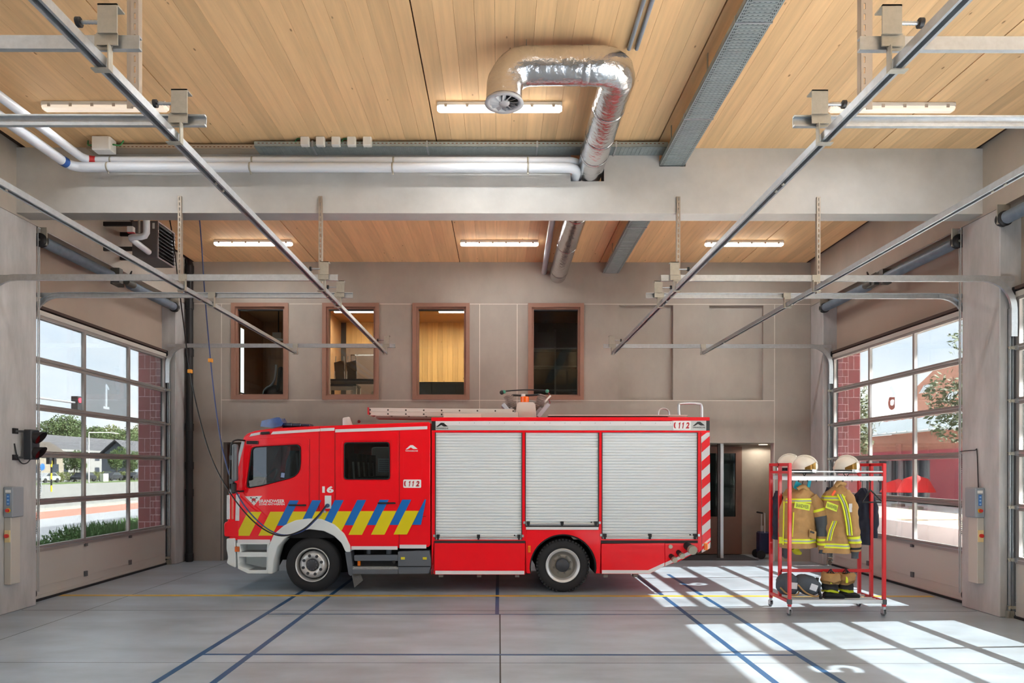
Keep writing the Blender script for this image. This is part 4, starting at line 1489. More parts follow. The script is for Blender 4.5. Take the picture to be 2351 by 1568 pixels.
for i in range(5):
    yy = TY0 + 0.15 + i * 0.45
    MB().box(tx(745), tx(766), yy, yy + 0.36, tz(1180), tz(1050)).build('crew_seat', M_BLACK, cabin, bevel=0.03)
    MB().cyl((tx(800), yy + 0.18, tz(1120)), (tx(800), yy + 0.18, tz(1040)), 0.07, seg=14).build('air_cylinder', M_BLACK, cabin)
    MB().bar((tx(806), yy + 0.1, tz(1100)), (tx(803), yy + 0.1, tz(1060)), 0.03, 0.02).build('white_strap', M_WHITE, cabin)
MB().box(tx(789), tx(980), TY0 + 0.3, TY1 - 0.1, tz(1190), tz(1096)).build('crew_bench', M_DARK, cabin)
ps = MB().box(tx(862), tx(893), TY0 + 0.22, TY0 + 0.225, tz(1084), tz(1052)).build('notice_sheet', mat('paper', (214, 212, 216), rough=0.8), cabin)
mb = MB()
for r in range(6):
    mb.box(tx(865), tx(890), TY0 + 0.218, TY0 + 0.22, tz(1081 - r * 4.6), tz(1079.4 - r * 4.6))
tag(mb.build('table_rule', mat('paper_ink', (150, 145, 160), rough=0.8), ps), kind='stuff')

# ---- doors as slightly proud panels, with gaps and handles
door_out = rpoly([(547, 1242), (546, 1138), (563, 1010), (700, 1002), (709, 1010), (709, 1192), (690, 1193), (655, 1206), (632, 1226), (622, 1242)], [0, 0, 8, 10, 10, 0, 0, 0, 0, 0])
cd = tplate('cab_door', tp(*door_out), -0.010, 0.004, M_RED, holes=[tp(*rpoly([(574, 1024), (688, 1018), (693, 1024), (693, 1094), (602, 1119), (563, 1125)], 8))], bevel=0.004)
crew_out = rpoly([(771, 993), (908, 991), (914, 997), (915, 1258), (806, 1260), (797, 1236), (790, 1224), (771, 1206)], [8, 8, 6, 0, 0, 0, 0, 0])
kd = tplate('crew_door', tp(*crew_out), -0.010, 0.004, M_RED, holes=[tp(*rpoly([(786, 1012), (898, 1011), (899, 1105), (786, 1105)], 8))], bevel=0.004)
M_GAP = mat('panel_gap', (60, 8, 12), rough=0.6)
for a, b in (((711, 1008), (711, 1192)), ((733, 980), (733, 1192)), ((769, 992), (769, 1204)), ((917, 990), (917, 1258)), ((548, 1195), (640, 1193)), ((773, 1189), (978, 1186))):
    (x0, y0), (x1, y1) = a, b
    MB().bar((tx(x0), TY0 - 0.0015, tz(y0)), (tx(x1), TY0 - 0.0015, tz(y1)), 0.004, 0.007).build('panel_gap', M_GAP, truck)
for x0, x1, y, par in ((664, 704, 1160, cd), (868, 909, 1155, kd)):
    MB().box(tx(x0), tx(x1), TY0 - 0.045, TY0 - 0.02, tz(y + 1.8), tz(y - 1.8)).box(tx(x0 + 3), tx(x0 + 7), TY0 - 0.03, TY0 - 0.008, tz(y + 1.5), tz(y - 1.5)).box(tx(x1 - 8), tx(x1 - 2), TY0 - 0.03, TY0 - 0.008, tz(y + 2), tz(y - 2)).build('door_handle', M_BLACK, par, bevel=0.005)
# embossed rear panel frame
for pts in (rpoly([(924, 1016), (969, 1015), (969, 1092), (924, 1093)], 8),):
    inner = [(946.5 + (x - 946.5) * 0.92, 1054 + (y - 1054) * 0.955) for x, y in pts]
    tplate('pressed_rim', tp(*pts), -0.004, 0.004, M_RED, holes=[tp(*inner)])

# ---- side stripes
STR_K = 0.50


def clip_arch(px_top, w, y0, y1):
    """Slanted stripe from y0 down to y1, shortened where the wheel arch begins."""
    top, bot = [], []
    n = 8
    for i in range(n + 1):
        x = px_top + w * i / n
        top.append((x, y0))
        y = y1
        for k in range(40):
            yy = y0 + (y1 - y0) * k / 39
            xx = x - STR_K * (yy - y0)
            if (xx - ARC[0]) ** 2 + (yy - ARC[1]) ** 2 < 97 ** 2 or xx < 546:
                y = yy
                break
        bot.append((x - STR_K * (y - y0), y))
    return top + bot[::-1]


for k in range(8):
    x0 = 569.8 + 51.6 * k
    if max(p[1] for p in clip_arch(x0, 31.5, 1175 - k * 0.4, 1230)) > 1178:
        tplate('yellow_stripe', tp(*clip_arch(x0, 31.0, 1175.5 - k * 0.4, 1230.5 - k * 0.5)), -0.0135, -0.0105, M_YEL)
for k in range(1, 8):
    x0 = 569.8 + 31.5 + 51.6 * k + 13
    w = 20.5
    pts = clip_arch(x0, w, 1149.5 - k * 0.4, 1207.5 - k * 0.4)
    pts = [(min(x, 978.5), y) for x, y in pts]
    tplate('blue_stripe', tp(*pts), -0.0132, -0.0105, M_BLUE)

# ---- reflective strips on the roof edge and sills
for a, b, c, d in (((573, 1003), (597, 998.5), (598, 992.5), (577, 996.5)), ((622, 998), (735, 990.5), (735, 984.5), (627, 991.5)), ((736, 990.5), (768, 989), (768, 982.5), (736, 984)), ((770, 993), (981, 985.5), (981, 978.5), (735, 986.5) if False else (770, 986))):
    tplate('roof_strip', tp(a, b, c, d), -0.014, 0.002, M_SILV)
MB().obox((tx(610), TY0 - 0.02, tz(995)), (0.07, 0, 0.004), (0, 0.03, 0), (0, 0, 0.022)).build('side_camera', M_BLACK, truck, bevel=0.008)
for x0, x1, y0, y1 in ((546, 621, 1239, 1247), (807, 913, 1254, 1262), (918, 979, 1250.5, 1259)):
    tplate('sill_strip', trect(x0, x1, y0, y1), -0.014, 0.01, M_SILV)

# ---- lettering and emblem on the cab
text_obj('fleet_number', '16', 26 / TS, 15.5 / TS, (tx(753), TY0 - 0.003, tz(1124)), M_DECALW, truck, offset=0.05)
tri = tplate('emblem_triangle', tp((563, 1140), (602.5, 1139), (584, 1161)), -0.0135, -0.0105, M_DECALW)
em = tplate('emblem_helmet', tp((578, 1150), (579, 1146.5), (581.5, 1144.2), (585, 1144.2), (587.5, 1146.5), (588.5, 1150)), -0.0155, -0.0135, M_DECALR, tri)
for s in (-1, 1):
    MB().bar((tx(583.3 - s * 5), TY0 - 0.0142, tz(1154)), (tx(583.3 + s * 6), TY0 - 0.0142, tz(1143)), 0.001, 0.010).build('emblem_axe_handle', M_DECALK, tri)
    tplate('emblem_axe_head', tp((583.3 + s * 4.5, 1142), (583.3 + s * 8.5, 1142.2), (583.3 + s * 8, 1145.5)), -0.0155, -0.0135, M_DECALK, tri)
text_obj('lettering', 'BRANDWEER', 59 / TS, 7.6 / TS, (tx(624.5), TY0 - 0.012, tz(1150.8)), M_DECALW, cd, offset=0.025)
text_obj('lettering', 'ZONE ANTWERPEN', 59 / TS, 4.6 / TS, (tx(624.5), TY0 - 0.012, tz(1158)), M_DECALW, cd, offset=0.02)


def maker_mark(cx_, cy_, m, d, w=30.0, text='VANASSCHE'):
    k = w / 30.0
    pts = [(-14, 8), (-3, -8), (3, -8), (14, 6), (4, 6), (-2, 0.5), (-10, 8)]
    o = tplate('maker_mark', tp(*[(cx_ + x * k, cy_ + y * k * 0.62) for x, y in pts]), d - 0.002, d, m)
    text_obj('maker_name', text, 29 * k / TS, 3.4 * k / TS, (tx(cx_), TY0 + d - 0.0022, tz(cy_ + 8.2 * k)), m, o, offset=0.02)


def emergency_112(x0, x1, y0, y1, d):
    pl = tplate('number_plate_112', tp(*rpoly([(x0, y0), (x1, y0), (x1, y1), (x0, y1)], 3)), d - 0.003, d, M_DECALW)
    w = x1 - x0
    ym, h = (y0 + y1) / 2, (y1 - y0) * 0.34
    one = [(-0.16, 1), (0.14, 1), (0.14, -1), (-0.04, -1), (-0.42, -0.62), (-0.42, -0.28), (-0.16, -0.42)]
    for xo in (0.36, 0.56):
        tplate('lettering', tp(*[(x0 + w * xo + h * (u * 0.95 - v * 0.16), ym + h * v) for u, v in one]), d - 0.006, d - 0.003, M_DECALR, pl)
    text_obj('lettering', '2', 0.21 * w / TS, (y1 - y0) * 0.68 / TS, (tx(x0 + w * 0.80), TY0 + d - 0.006, tz(ym)), M_DECALR, pl, offset=0.04, shear=0.2)
    pts = [(x0 + w * 0.11 + h * 0.75 * math.cos(math.radians(a)) * -0.6, ym + h * math.sin(math.radians(a))) for a in range(-70, 71, 14)]
    pts2 = [(x0 + w * 0.19 + h * 0.75 * math.cos(math.radians(a)) * -0.6, ym + h * math.sin(math.radians(a))) for a in range(-70, 71, 14)]
    tplate('handset_mark', tp(*(pts + pts2[::-1])), d - 0.005, d - 0.003, M_DECALR, pl)


maker_mark(945, 1027, M_DECALW, -0.0025)
emergency_112(926, 967, 1101, 1120, -0.0005)

# ---- charging socket on the pillar
so = tplate('charging_flap', trect(746, 761, 1138, 1168), -0.014, 0.0, M_TWHITE, bevel=0.003)
MB().cyl((tx(753), TY0 - 0.05, tz(1161)), (tx(753), TY0 - 0.013, tz(1161)), 0.034, seg=16).build('charging_plug', mat('plug_blue', (60, 84, 120), rough=0.4), so)
MB().cyl((tx(747), TY0 - 0.03, tz(1175)), (tx(747), TY0 - 0.0, tz(1175)), 0.02, seg=12).build('air_coupling', M_ALU, so)

# ---- front corner, bumper and steps
tplate('corner_strip', tp((542.5, 1136), (551, 1135), (550, 1196), (541, 1196)), -0.012, 0.0, M_SILV)
for i, (a, b) in enumerate(((521, 528), (531, 536))):
    MB().obox((tx((a + b) / 2), TY0 + 0.02, tz(1165)), ((b - a) / 2 / TS, 0, 0), (0, 0.03, 0), (0, 0, 28 / TS)).build('corner_reflector', M_SILV if i == 0 else mat('lamp_rose', (236, 110, 90), rough=0.2), truck, bevel=0.008)
bp_ = rpoly([(515, 1200), (528, 1196), (549, 1197), (549, 1234), (516, 1232)], [8, 4, 2, 2, 4])
plate('front_bumper', tp(*bp_), TY0 - 0.02, TY1 + 0.02, M_RED, truck, bevel=0.012)
bp2 = rpoly([(521, 1237), (541, 1236), (542, 1304), (526, 1297), (521, 1292), (525, 1280), (521, 1262)], 3)
plate('bumper_apron', tp(*bp2), TY0 - 0.02, TY1 + 0.02, M_TWHITE, truck, bevel=0.01)
M_INDIC = mat('indicator_amber', (206, 96, 26), rough=0.2)
MB().box(tx(540.5), tx(551), TY0 - 0.03, TY0 + 0.05, tz(1267), tz(1255)).build('indicator_lamp', M_INDIC, truck, bevel=0.006)
step_out = [(544, 1247), (619, 1247), (617, 1262), (616, 1317), (570, 1317), (547, 1306)]
stp = tplate('step_box', tp(*step_out), -0.015, 0.34, M_TWHITE, holes=[tp((553, 1250), (614, 1250), (613, 1268), (554, 1268)), tp((550, 1279), (613, 1279), (612, 1309), (573, 1309), (550, 1300))], bevel=0.006)
tplate('step_back', tp((547, 1248), (618, 1248), (616, 1314), (550, 1300)), 0.30, 0.35, M_TWHITE, stp)
for x0, x1, y in ((554, 614, 1270), (572, 613, 1311)):
    MB().box(tx(x0), tx(x1), TY0 - 0.012, TY0 + 0.28, tz(y + 1.5), tz(y - 2.5)).build('step_tread', M_TREAD, stp)
arch = [(616, 1317), (617, 1258), (631, 1226), (654, 1206), (681, 1194), (709, 1190.5), (739, 1191.5), (769, 1204), (792, 1226), (805, 1253), (806, 1267), (795, 1267), (785, 1246), (768, 1230), (745, 1219), (712, 1215), (682, 1221), (657, 1235), (640, 1255), (631, 1285), (628, 1317)]
ar = [tuple(p) for p in rpoly(arch, 3, 2)]
tplate('front_mudguard', tp(*ar), -0.045, 0.30, M_TWHITE, bevel=0.012)
tplate('wheel_well', tp(*([(616, 1310)] + circ(ARC[0], ARC[1], 92, 180, 360, 18) + [(806, 1300)] + circ(ARC[0], ARC[1], 86, 360, 180, 18))), 0.06, 0.6, M_DARK)
# dark chassis under everything
ch = MB().box(tx(560), tx(1560), 12.15, 12.27, tz(1300), tz(1262)).box(tx(560), tx(1560), 12.93, 13.05, tz(1300), tz(1262))
ch.box(tx(640), tx(780), 11.75, 13.45, tz(1262), tz(1236)).box(tx(830), tx(985), 11.6, 13.6, tz(1310), tz(1240)).build('chassis', M_DARK, truck)
for x in (716, 1293):
    MB().cyl((tx(x), 11.55, tz(1300)), (tx(x), 13.65, tz(1300)), 0.10, seg=14).sphere((tx(x), 12.6, tz(1300)), 0.22, seg=14, rows=8).build('axle', M_DARK, truck)

# ---- grey side step and battery box behind the front wheel
tplate('mud_flap', tp((793, 1268), (806, 1266), (812, 1318), (806, 1322), (801, 1318)), -0.02, 0.25, M_TGREY)
tplate('mud_flap_tail', tp((806, 1320), (826, 1318), (832, 1334), (812, 1351)), 0.06, 0.075, mat('flap_rubber', (104, 102, 100), rough=0.8, bump=0.3, bscale=30))
gs = tplate('side_step', tp(*rpoly([(813, 1275), (915, 1274), (915, 1288), (814, 1288)], 2)), -0.01, 0.10, M_TGREY, bevel=0.008)
tplate('step_riser', trect(818, 915, 1288, 1302), 0.07, 0.10, M_DARK, gs)
MB().box(tx(809), tx(915), TY0 - 0.02, TY0 + 0.13, tz(1307), tz(1301)).build('step_tread', M_TREAD, gs)
MB().box(tx(809), tx(915), TY0 - 0.025, TY0 + 0.14, tz(1318), tz(1307)).build('step_edge', M_TGREY, gs, bevel=0.01)
MB().box(tx(820), tx(826.5), TY0 + 0.03, TY0 + 0.075, tz(1300), tz(1286)).build('marker_lamp', M_ORANGE, gs, bevel=0.006)
bb = tplate('battery_box', tp(*rpoly([(914, 1266), (986, 1264), (990, 1284), (990, 1300), (985, 1317), (915, 1318)], 3)), -0.03, 0.35, M_TGREY, bevel=0.014)
MB().box(tx(912), tx(989), TY0 - 0.036, TY0 - 0.028, tz(1301), tz(1299)).build('lid_seam', M_DARK, bb)
for x in (926, 976):
    MB().box(tx(x - 4.5), tx(x + 4.5), TY0 - 0.042, TY0 - 0.028, tz(1284), tz(1278.5)).build('latch', mat('latch_yellow', (220, 206, 40), rough=0.4), bb)
MB().cyl((tx(905), TY0 - 0.01, tz(1290)), (tx(905), TY0 + 0.07, tz(1290)), 0.028, seg=14).build('filler_cap', M_BLACK, gs)
for x, r in ((843, 0.035), (890, 0.045)):
    MB().cyl((tx(x), TY0 + 0.14, tz(1274)), (tx(x), TY0 + 0.14, tz(1262)), r, seg=12).build('mount_tube', M_TGREY, gs)

# ---- equipment body
RA = (1293, 1303)
rear_arch = circ(RA[0], RA[1], 76, 350, 190, 20)     # right to left over the top
body_out = [(991, 961), (1628, 961), (1630, 1240), (1611, 1263), (1560, 1290), (1530, 1299), (1490, 1316), (1378, 1317)] + [(x, y) for x, y in rear_arch] + [(1208, 1317), (994, 1319)]
plate('equipment_body', tp(*body_out), TY0 + 0.06, TY1, M_RED, truck)
sh = [(1000, 1197.5, 992.5, 1239), (1207, 1374, 992.5, 1208.5), (1383, 1601.5, 992, 1237)]
frame_out = [(991, 989), (1607, 988.5), (1607, 1243), (1380, 1243), (1378, 1317)] + circ(RA[0], RA[1], 77, 350, 190, 20) + [(1208, 1317), (1207, 1243), (996, 1243), (992, 1319), (991, 1319)]
tplate('side_frame', tp(*frame_out), 0.0, 0.07, M_RED, holes=[trect(*s_) for s_ in sh], bevel=0.006)
for i, (x0, x1, y0, y1) in enumerate(sh):
    z0, z1 = tz(y1), tz(y0)
    pitch = 6.66 / TS
    n = int((z1 - z0) / pitch)
    mb = MB()
    X0, X1 = tx(x0) - 0.004, tx(x1) + 0.004
    prof = []
    for k in range(n):
        b = z1 - (k + 1) * pitch
        prof += [(b + 0.0, 0.040), (b + 0.005, 0.030), (b + pitch * 0.5, 0.026), (b + pitch - 0.005, 0.030)]
    prof += [(z1, 0.040)]
    prof.sort()
    prof = [(z0, 0.030)] + prof
    vs, fs = [], []
    for z, d in prof:
        vs += [(X0, TY0 + d, z), (X1, TY0 + d, z)]
    for k in range(len(prof) - 1):
        fs.append((2 * k, 2 * k + 1, 2 * k + 3, 2 * k + 2))
    mb.add(vs, fs)
    s_ = mb.build('roller_shutter', M_SHUT, truck)
    tag(s_, kind='stuff')
    MB().box(X0, X1, TY0 + 0.015, TY0 + 0.032, z0, z0 + 0.045).build('shutter_foot', M_SHUT, s_)
    MB().cyl((tx(x0 + 4), TY0 - 0.012, z0 + 0.045), (tx(x1 - 4), TY0 - 0.012, z0 + 0.045), 0.011, seg=10).build('lift_bar', M_ALU, s_)
    for x in (x0 + 6, (x0 + x1) / 2, x1 - 6):
        MB().box(tx(x - 3.5), tx(x + 3.5), TY0 - 0.024, TY0 + 0.03, z0 + 0.03, z0 + 0.085).box(tx(x - 2), tx(x + 2), TY0 - 0.02, TY0 + 0.03, z0 + 0.0, z0 + 0.03).build('bar_bracket', M_BLACK, s_)
    MB().cyl((tx(x1 - 16), TY0 + 0.012, z0 + 0.07), (tx(x1 - 16), TY0 + 0.03, z0 + 0.07), 0.012, seg=10).build('lock', M_BLACK, s_)
    for x in (x0 - 3.0, x1 + 3.0):
        MB().box(tx(x - 2.2), tx(x + 2.2), TY0 - 0.012, TY0 + 0.004, z0 + 0.045, z0 + 0.085).build('strike_plate', M_ALU, s_)
    MB().box(X0 - 0.008, X0 + 0.006, TY0 - 0.001, TY0 + 0.03, z0, z1).box(X1 - 0.006, X1 + 0.008, TY0 - 0.001, TY0 + 0.03, z0, z1).build('guide_seal', mat('seal_dark', (52, 36, 36), rough=0.7), s_)
# top band
tplate('band_lower', trect(1000, 1544, 977, 987.5), -0.004, 0.07, M_SILV2)
tplate('band_upper', trect(1000, 1544, 966.5, 977), -0.010, 0.07, M_SILV)
tplate('band_end', trect(991, 1000, 966, 989), -0.006, 0.07, M_DECALK)
tplate('band_end', trect(1621, 1629, 963, 988), -0.006, 0.07, M_DECALK)
tplate('band_rear', trect(1544, 1621, 964, 988), -0.008, 0.07, M_SILV2)
plate('roof_edge', tp(*rpoly([(990, 958.5), (1629, 957), (1629, 965), (990, 967)], 2)), TY0 - 0.015, TY1 + 0.015, M_RED, truck, bevel=0.006)
tplate('body_rail', trect(991, 1629, 988, 992), -0.008, 0.05, M_RED)
mb = MB()
x = 1020
while x < 1540:
    mb.cyl((tx(x), TY0 - 0.0125, tz(971)), (tx(x), TY0 - 0.009, tz(971)), 0.007, seg=8)
    x += 34.6
tag(mb.build('rivet', mat('rivet_grey', (160, 160, 160), rough=0.5), truck), kind='stuff')
maker_mark(1015, 975.5, M_DECALK, -0.011, 29)
emergency_112(1545, 1586, 965.5, 986.5, -0.0085)
maker_mark(1604, 972.5, M_DECALK, -0.0085, 30)
# lower lockers
l1 = tplate('locker_door', trect(998, 1205.5, 1247, 1319), -0.012, 0.06, M_RED, bevel=0.005)
tplate('locker_strip', trect(1000, 1204, 1310, 1318), -0.018, -0.010, M_SILV, l1)
tplate('locker_gap', trect(998, 1206, 1241, 1247), -0.004, 0.06, mat('gap_dark', (44, 36, 38), rough=0.7))
l2 = tplate('locker_door', tp((1381, 1248), (1526, 1246), (1526, 1298), (1491, 1317), (1381, 1317)), -0.012, 0.06, M_RED, bevel=0.005)
tplate('locker_strip', tp((1382, 1308), (1488, 1308), (1525, 1291), (1525, 1298), (1491, 1316), (1382, 1316)), -0.018, -0.010, M_SILV, l2)
tplate('locker_gap', trect(1380, 1603, 1240, 1247), -0.004, 0.06, MATS['gap_dark'])
wa = tplate('arch_panel', tp(*([(1209, 1217), (1377, 1216), (1377.5, 1316), (1368, 1316)] + circ(RA[0], RA[1], 77, 10, -190, 24)[1:-1] + [(1218, 1316), (1209.5, 1316)])), -0.012, 0.05, M_RED, bevel=0.005)
tplate('arch_strip', trect(1208, 1374, 1209.5, 1215.5), -0.02, 0.03, M_SILV)
tplate('arch_gap', trect(1207, 1375, 1206, 1209.5), -0.006, 0.03, MATS['gap_dark'])
tplate('wheel_well', tp(*([(1209, 1318)] + circ(RA[0], RA[1], 78, 170, 370, 20) + circ(RA[0], RA[1], 74, 370, 170, 20))), 0.0, 0.7, M_DARK)
MB().box(tx(1212), tx(1218.5), TY0 - 0.03, TY0 - 0.008, tz(1268), tz(1252)).build('marker_lamp', M_ORANGE, truck, bevel=0.006)
for x in (1012, 1100, 1188, 1392, 1461):
    MB().box(tx(x - 5), tx(x + 5), TY0 + 0.05, TY0 + 0.2, tz(1326), tz(1318)).build('jack_point', mat('jack_grey', (120, 116, 112), rough=0.6), truck)
# outlet panel at the tail
op = tplate('outlet_panel', tp((1527, 1247), (1603, 1246), (1606, 1262), (1596, 1266), (1527, 1297)), -0.008, 0.06, M_RED, bevel=0.004)
tplate('outlet_strip', tp((1527, 1291), (1590, 1261), (1597, 1258), (1598, 1266), (1527, 1299)), -0.013, -0.006, M_SILV, op)
M_BRASS = mat('coupling_alloy', (176, 168, 150), rough=0.4, metal=0.7)
for x, y, r, ln, dx, dy in ((1540, 1275, 6.5, 0.16, 4, 7), (1557, 1266, 6.5, 0.16, 4, 7), (1577, 1252, 10.5, 0.20, 6, 7)):
    p0 = Vector((tx(x), TY0 + 0.02, tz(y)))
    p1 = p0 + Vector((dx / TS, -ln, -dy / TS))
    o = MB().cyl(p0, p1, r / TS * 0.85, seg=16).build('outlet', M_BLACK, op)
    MB().cyl(p1 - (p1 - p0) * 0.18, p1 + (p1 - p0) * 0.12, r / TS, seg=18).build('outlet_cap', M_BRASS, o)
MB().cyl((tx(1539), TY0 - 0.03, tz(1254)), (tx(1539), TY0, tz(1254)), 0.034, seg=14).build('outlet', M_BRASS, op)
tplate('tow_bracket', tp((1552, 1289), (1574, 1278), (1576, 1296), (1564, 1296)), 0.5, 0.7, M_TGREY)
# tail post and chevrons
tplate('tail_post', tp((1602, 992), (1608, 992), (1611, 1262), (1604, 1268), (1602, 1243)), -0.006, 0.06, M_RED, bevel=0.004)
cv = tplate('chevron_panel', tp((1609.5, 991), (1629, 991), (1631.5, 1238), (1630, 1258), (1612, 1268)), -0.004, 0.02, M_SILV)
for k in range(7):
    y = 1001 + k * 42.3
    x0, x1 = 1610 + (y - 991) / 247 * 2, 1629 + (y - 991) / 247 * 2.5
    pts = [(x0, y + 16), (x1, y - 1), (x1 + 0.3, y + 20), (x0 + 0.3, y + 37)]
    if k == 6:
        pts = [(1612, 1262), (1631, 1243), (1631.2, 1240), (1612, 1254)]
    pts = [(a, min(b, 1262)) for a, b in pts]
    tplate('red_chevron', tp(*pts), -0.007, -0.004, M_RED, cv)
tplate('red_chevron', tp((1609.5, 991), (1624, 991), (1609.6, 1002)), -0.007, -0.004, M_RED, cv)
MB().box(tx(1616), tx(1624), TY0 - 0.03, TY0 - 0.006, tz(1262), tz(1246)).build('marker_lamp', M_ORANGE, truck, bevel=0.006)
MB().box(tx(1630.5), tx(1633.5), TY0 + 0.05, TY0 + 0.3, tz(1240), tz(1178)).build('tail_lamp', mat('tail_red', (220, 40, 40), rough=0.2), truck, bevel=0.006)
MB().box(tx(1630), tx(1637), TY0 + 0.1, TY1 - 0.1, tz(1258), tz(1250)).build('rear_step', M_TGREY, truck)
for z in (1012, 1022):
    MB().box(tx(1629), tx(1632), TY0 + 0.05, TY0 + 0.2, tz(z + 5), tz(z - 2)).build('tail_beacon', M_WHITE, truck)

# ---- wheels
def wheel(px, py, front, y_in, parent):
    c = Vector((tx(px), y_in, tz(py)))
    ax = (0, 1, 0)
    R_, w = tz(py) - 0.004, 0.26
    seg = 64 if front else 96
    mb = MB()
    prof = [(0.02, 0.285), (0.006, 0.30), (0.0, 0.34), (0.004, 0.40), (0.02, R_ - 0.022), (0.035, R_ - 0.006), (0.05, R_), (w - 0.05, R_), (w - 0.03, R_ - 0.012), (w, 0.40), (w, 0.30)]
    mb.lathe(c, ax, prof, seg=seg)
    if not front:       # tread lugs on the shoulder
        n = 48
        for i in range(n):
            a = 2 * PI * i / n
            d = Vector((math.cos(a), 0, math.sin(a)))
            t_ = Vector((-math.sin(a), 0, math.cos(a)))
            if d.z < -0.985:
                continue
            mb.obox(c + d * (R_ - 0.014) + Vector((0, 0.055, 0)), d * 0.016, t_ * 0.016, Vector((0, 0.055, 0)))
    t = mb.build('wheel', M_RUBBER, parent)
    ri = 0.278
    M_RIM = mat('rim_silver', (208, 208, 208), rough=0.35, metal=0.5)
    M_RIM2 = mat('rim_grey', (150, 146, 138), rough=0.45, metal=0.4)
    if front:
        MB().lathe(c, ax, [(0.02, ri + 0.01), (0.0, ri + 0.006), (0.0, ri - 0.004), (0.02, ri - 0.012), (0.12, ri - 0.03)], seg=48).build('rim_edge', M_RIM, t)
        MB().lathe(c, ax, [(0.125, ri), (0.13, 0.0)], seg=32).build('rim_well', M_DARK, t)
        MB().lathe(c, ax, [(0.12, 0.235), (0.07, 0.228), (0.035, 0.205), (0.012, 0.185), (0.006, 0.17), (0.006, 0.105), (0.03, 0.10)], seg=48).build('rim_disc', M_RIM, t)
        MB().lathe(c, ax, [(0.05, 0.10), (-0.004, 0.096), (-0.012, 0.085), (-0.012, 0.0)], seg=32).build('hub_cap', mat('hub_dark', (62, 64, 70), rough=0.5), t)
        rn, nz, nr, nm_ = 0.158, 0.002, 0.030, mat('nut_dark', (50, 52, 56), rough=0.4)
    else:
        MB().lathe(c, ax, [(0.02, ri + 0.012), (-0.004, ri + 0.006), (-0.004, ri - 0.006), (0.012, ri - 0.014), (0.008, ri - 0.028), (0.02, ri - 0.04), (0.12, ri - 0.055)], seg=48).build('rim_edge', M_RIM, t)
        MB().lathe(c, ax, [(0.12, ri - 0.05), (0.125, 0.20), (0.11, 0.19), (0.108, 0.10), (0.12, 0.09)], seg=48).build('rim_disc', M_RIM2, t)
        MB().lathe(c, ax, [(0.12, 0.115), (0.05, 0.112), (0.035, 0.10), (0.035, 0.065), (0.03, 0.06), (0.03, 0.0)], seg=32).build('hub_cap', mat('hub_dark', (62, 64, 70)), t)
        rn, nz, nr, nm_ = 0.150, 0.10, 0.022, mat('nut_grey', (128, 124, 118), rough=0.4, metal=0.4)
    for i in range(8):
        a = 2 * PI * i / 8 + 0.3
        q = c + Vector((math.cos(a) * rn, nz, math.sin(a) * rn))
        MB().cyl(q + Vector((0, 0.02, 0)), q + Vector((0, -0.014, 0)), nr, nr * 0.8, seg=8, smooth=False).build('wheel_nut', nm_, t)
    if front:
        for i in range(10):
            a = 2 * PI * i / 10
            q = c + Vector((math.cos(a) * 0.078, -0.008, math.sin(a) * 0.078))
            MB().cyl(q, q + Vector((0, -0.008, 0)), 0.011, seg=8).build('hub_bolt', mat('hub_bolt', (88, 90, 98), rough=0.4), t)
    return t


wheel(716, 1298, True, 11.39, truck)
wheel(1293, 1299, False, 11.39, truck)
for px, ys in ((716, (13.55,)), (1293, (11.70, 13.25, 13.55))):
    for y in ys:
        c = Vector((tx(px), y, tz(1298.5)))
        R_ = c.z - 0.004
        MB().lathe(c, (0, 1, 0), [(0.0, 0.1), (0.0, 0.40), (0.04, R_), (0.22, R_), (0.26, 0.40), (0.26, 0.1)], seg=32).build('far_wheel', M_RUBBER, truck)

# ---- mirrors and cab roof equipment
mr = MB().obox((tx(556), TY0 - 0.30, tz(1063)), (0.035, 0.02, 0), (-0.02, 0.09, 0), (0, 0, 0.30)).build('wing_mirror', mat('mirror_shell', (92, 98, 104), rough=0.4), truck, bevel=0.03, segs=2)
MB().obox((tx(551), TY0 - 0.26, tz(1120)), (0.03, 0.02, 0), (-0.015, 0.07, 0), (0, 0, 0.09)).build('wide_angle_mirror', M_BLACK, mr, bevel=0.02)
MB().tube(smooth_path([(tx(562), TY0 - 0.005, tz(1012)), (tx(553), TY0 - 0.20, tz(1012)), (tx(548), TY0 - 0.30, tz(1022)), (tx(546), TY0 - 0.30, tz(1060)), (tx(545), TY0 - 0.28, tz(1120)), (tx(552), TY0 - 0.1, tz(1128)), (tx(560), TY0 - 0.005, tz(1128))]), 0.014, 8).build('mirror_arm', M_BLACK, mr)
MB().box(tx(568), tx(594), TY0 - 0.05, TY0, tz(1020), tz(1013)).build('mirror_bracket', M_BLACK, mr, bevel=0.005)
for y in (1052, 1105):
    MB().box(tx(544), tx(552), TY0 - 0.33, TY0 - 0.25, tz(y + 5), tz(y - 5)).build('arm_clamp', M_TGREY, mr)
M_BEACON = mat('beacon_blue', (8, 62, 140), rough=0.12, coat=0.5, var=0.35, vscale=18)
YC = 11.75
b0 = P(603, 983, YC)
bc = MB().loft([[P(x, y, YC) + Vector((0, dy, 0)) for x, y in ((603, 981), (606, 968), (640, 960), (647, 960), (655, 973), (652, 980), (632, 984))] for dy in (-0.12, 0.0, 0.16)], smooth=False)
bc.build('blue_beacon', M_BEACON, truck, bevel=0.02)
bar = MB().obox(P(660, 979, YC) + Vector((0, 0.8, 0)), (0.10, 0, 0), (0, 0.75, 0), (0, 0, 0.03)).build('light_bar_base', M_DARK, truck)
for i, (x, y) in enumerate(((665, 976.5), (685, 977), (706, 977.5))):
    MB().obox(P(x, y, YC + 0.1), (0.075, 0, 0), (0, 0.12, 0), (0, 0, 0.030 - i * 0.005)).build('strobe_module', mat('strobe_blue', (34, 46, 74), rough=0.15, coat=0.5), truck, bevel=0.012)
hn = P(798, 975, 12.0)
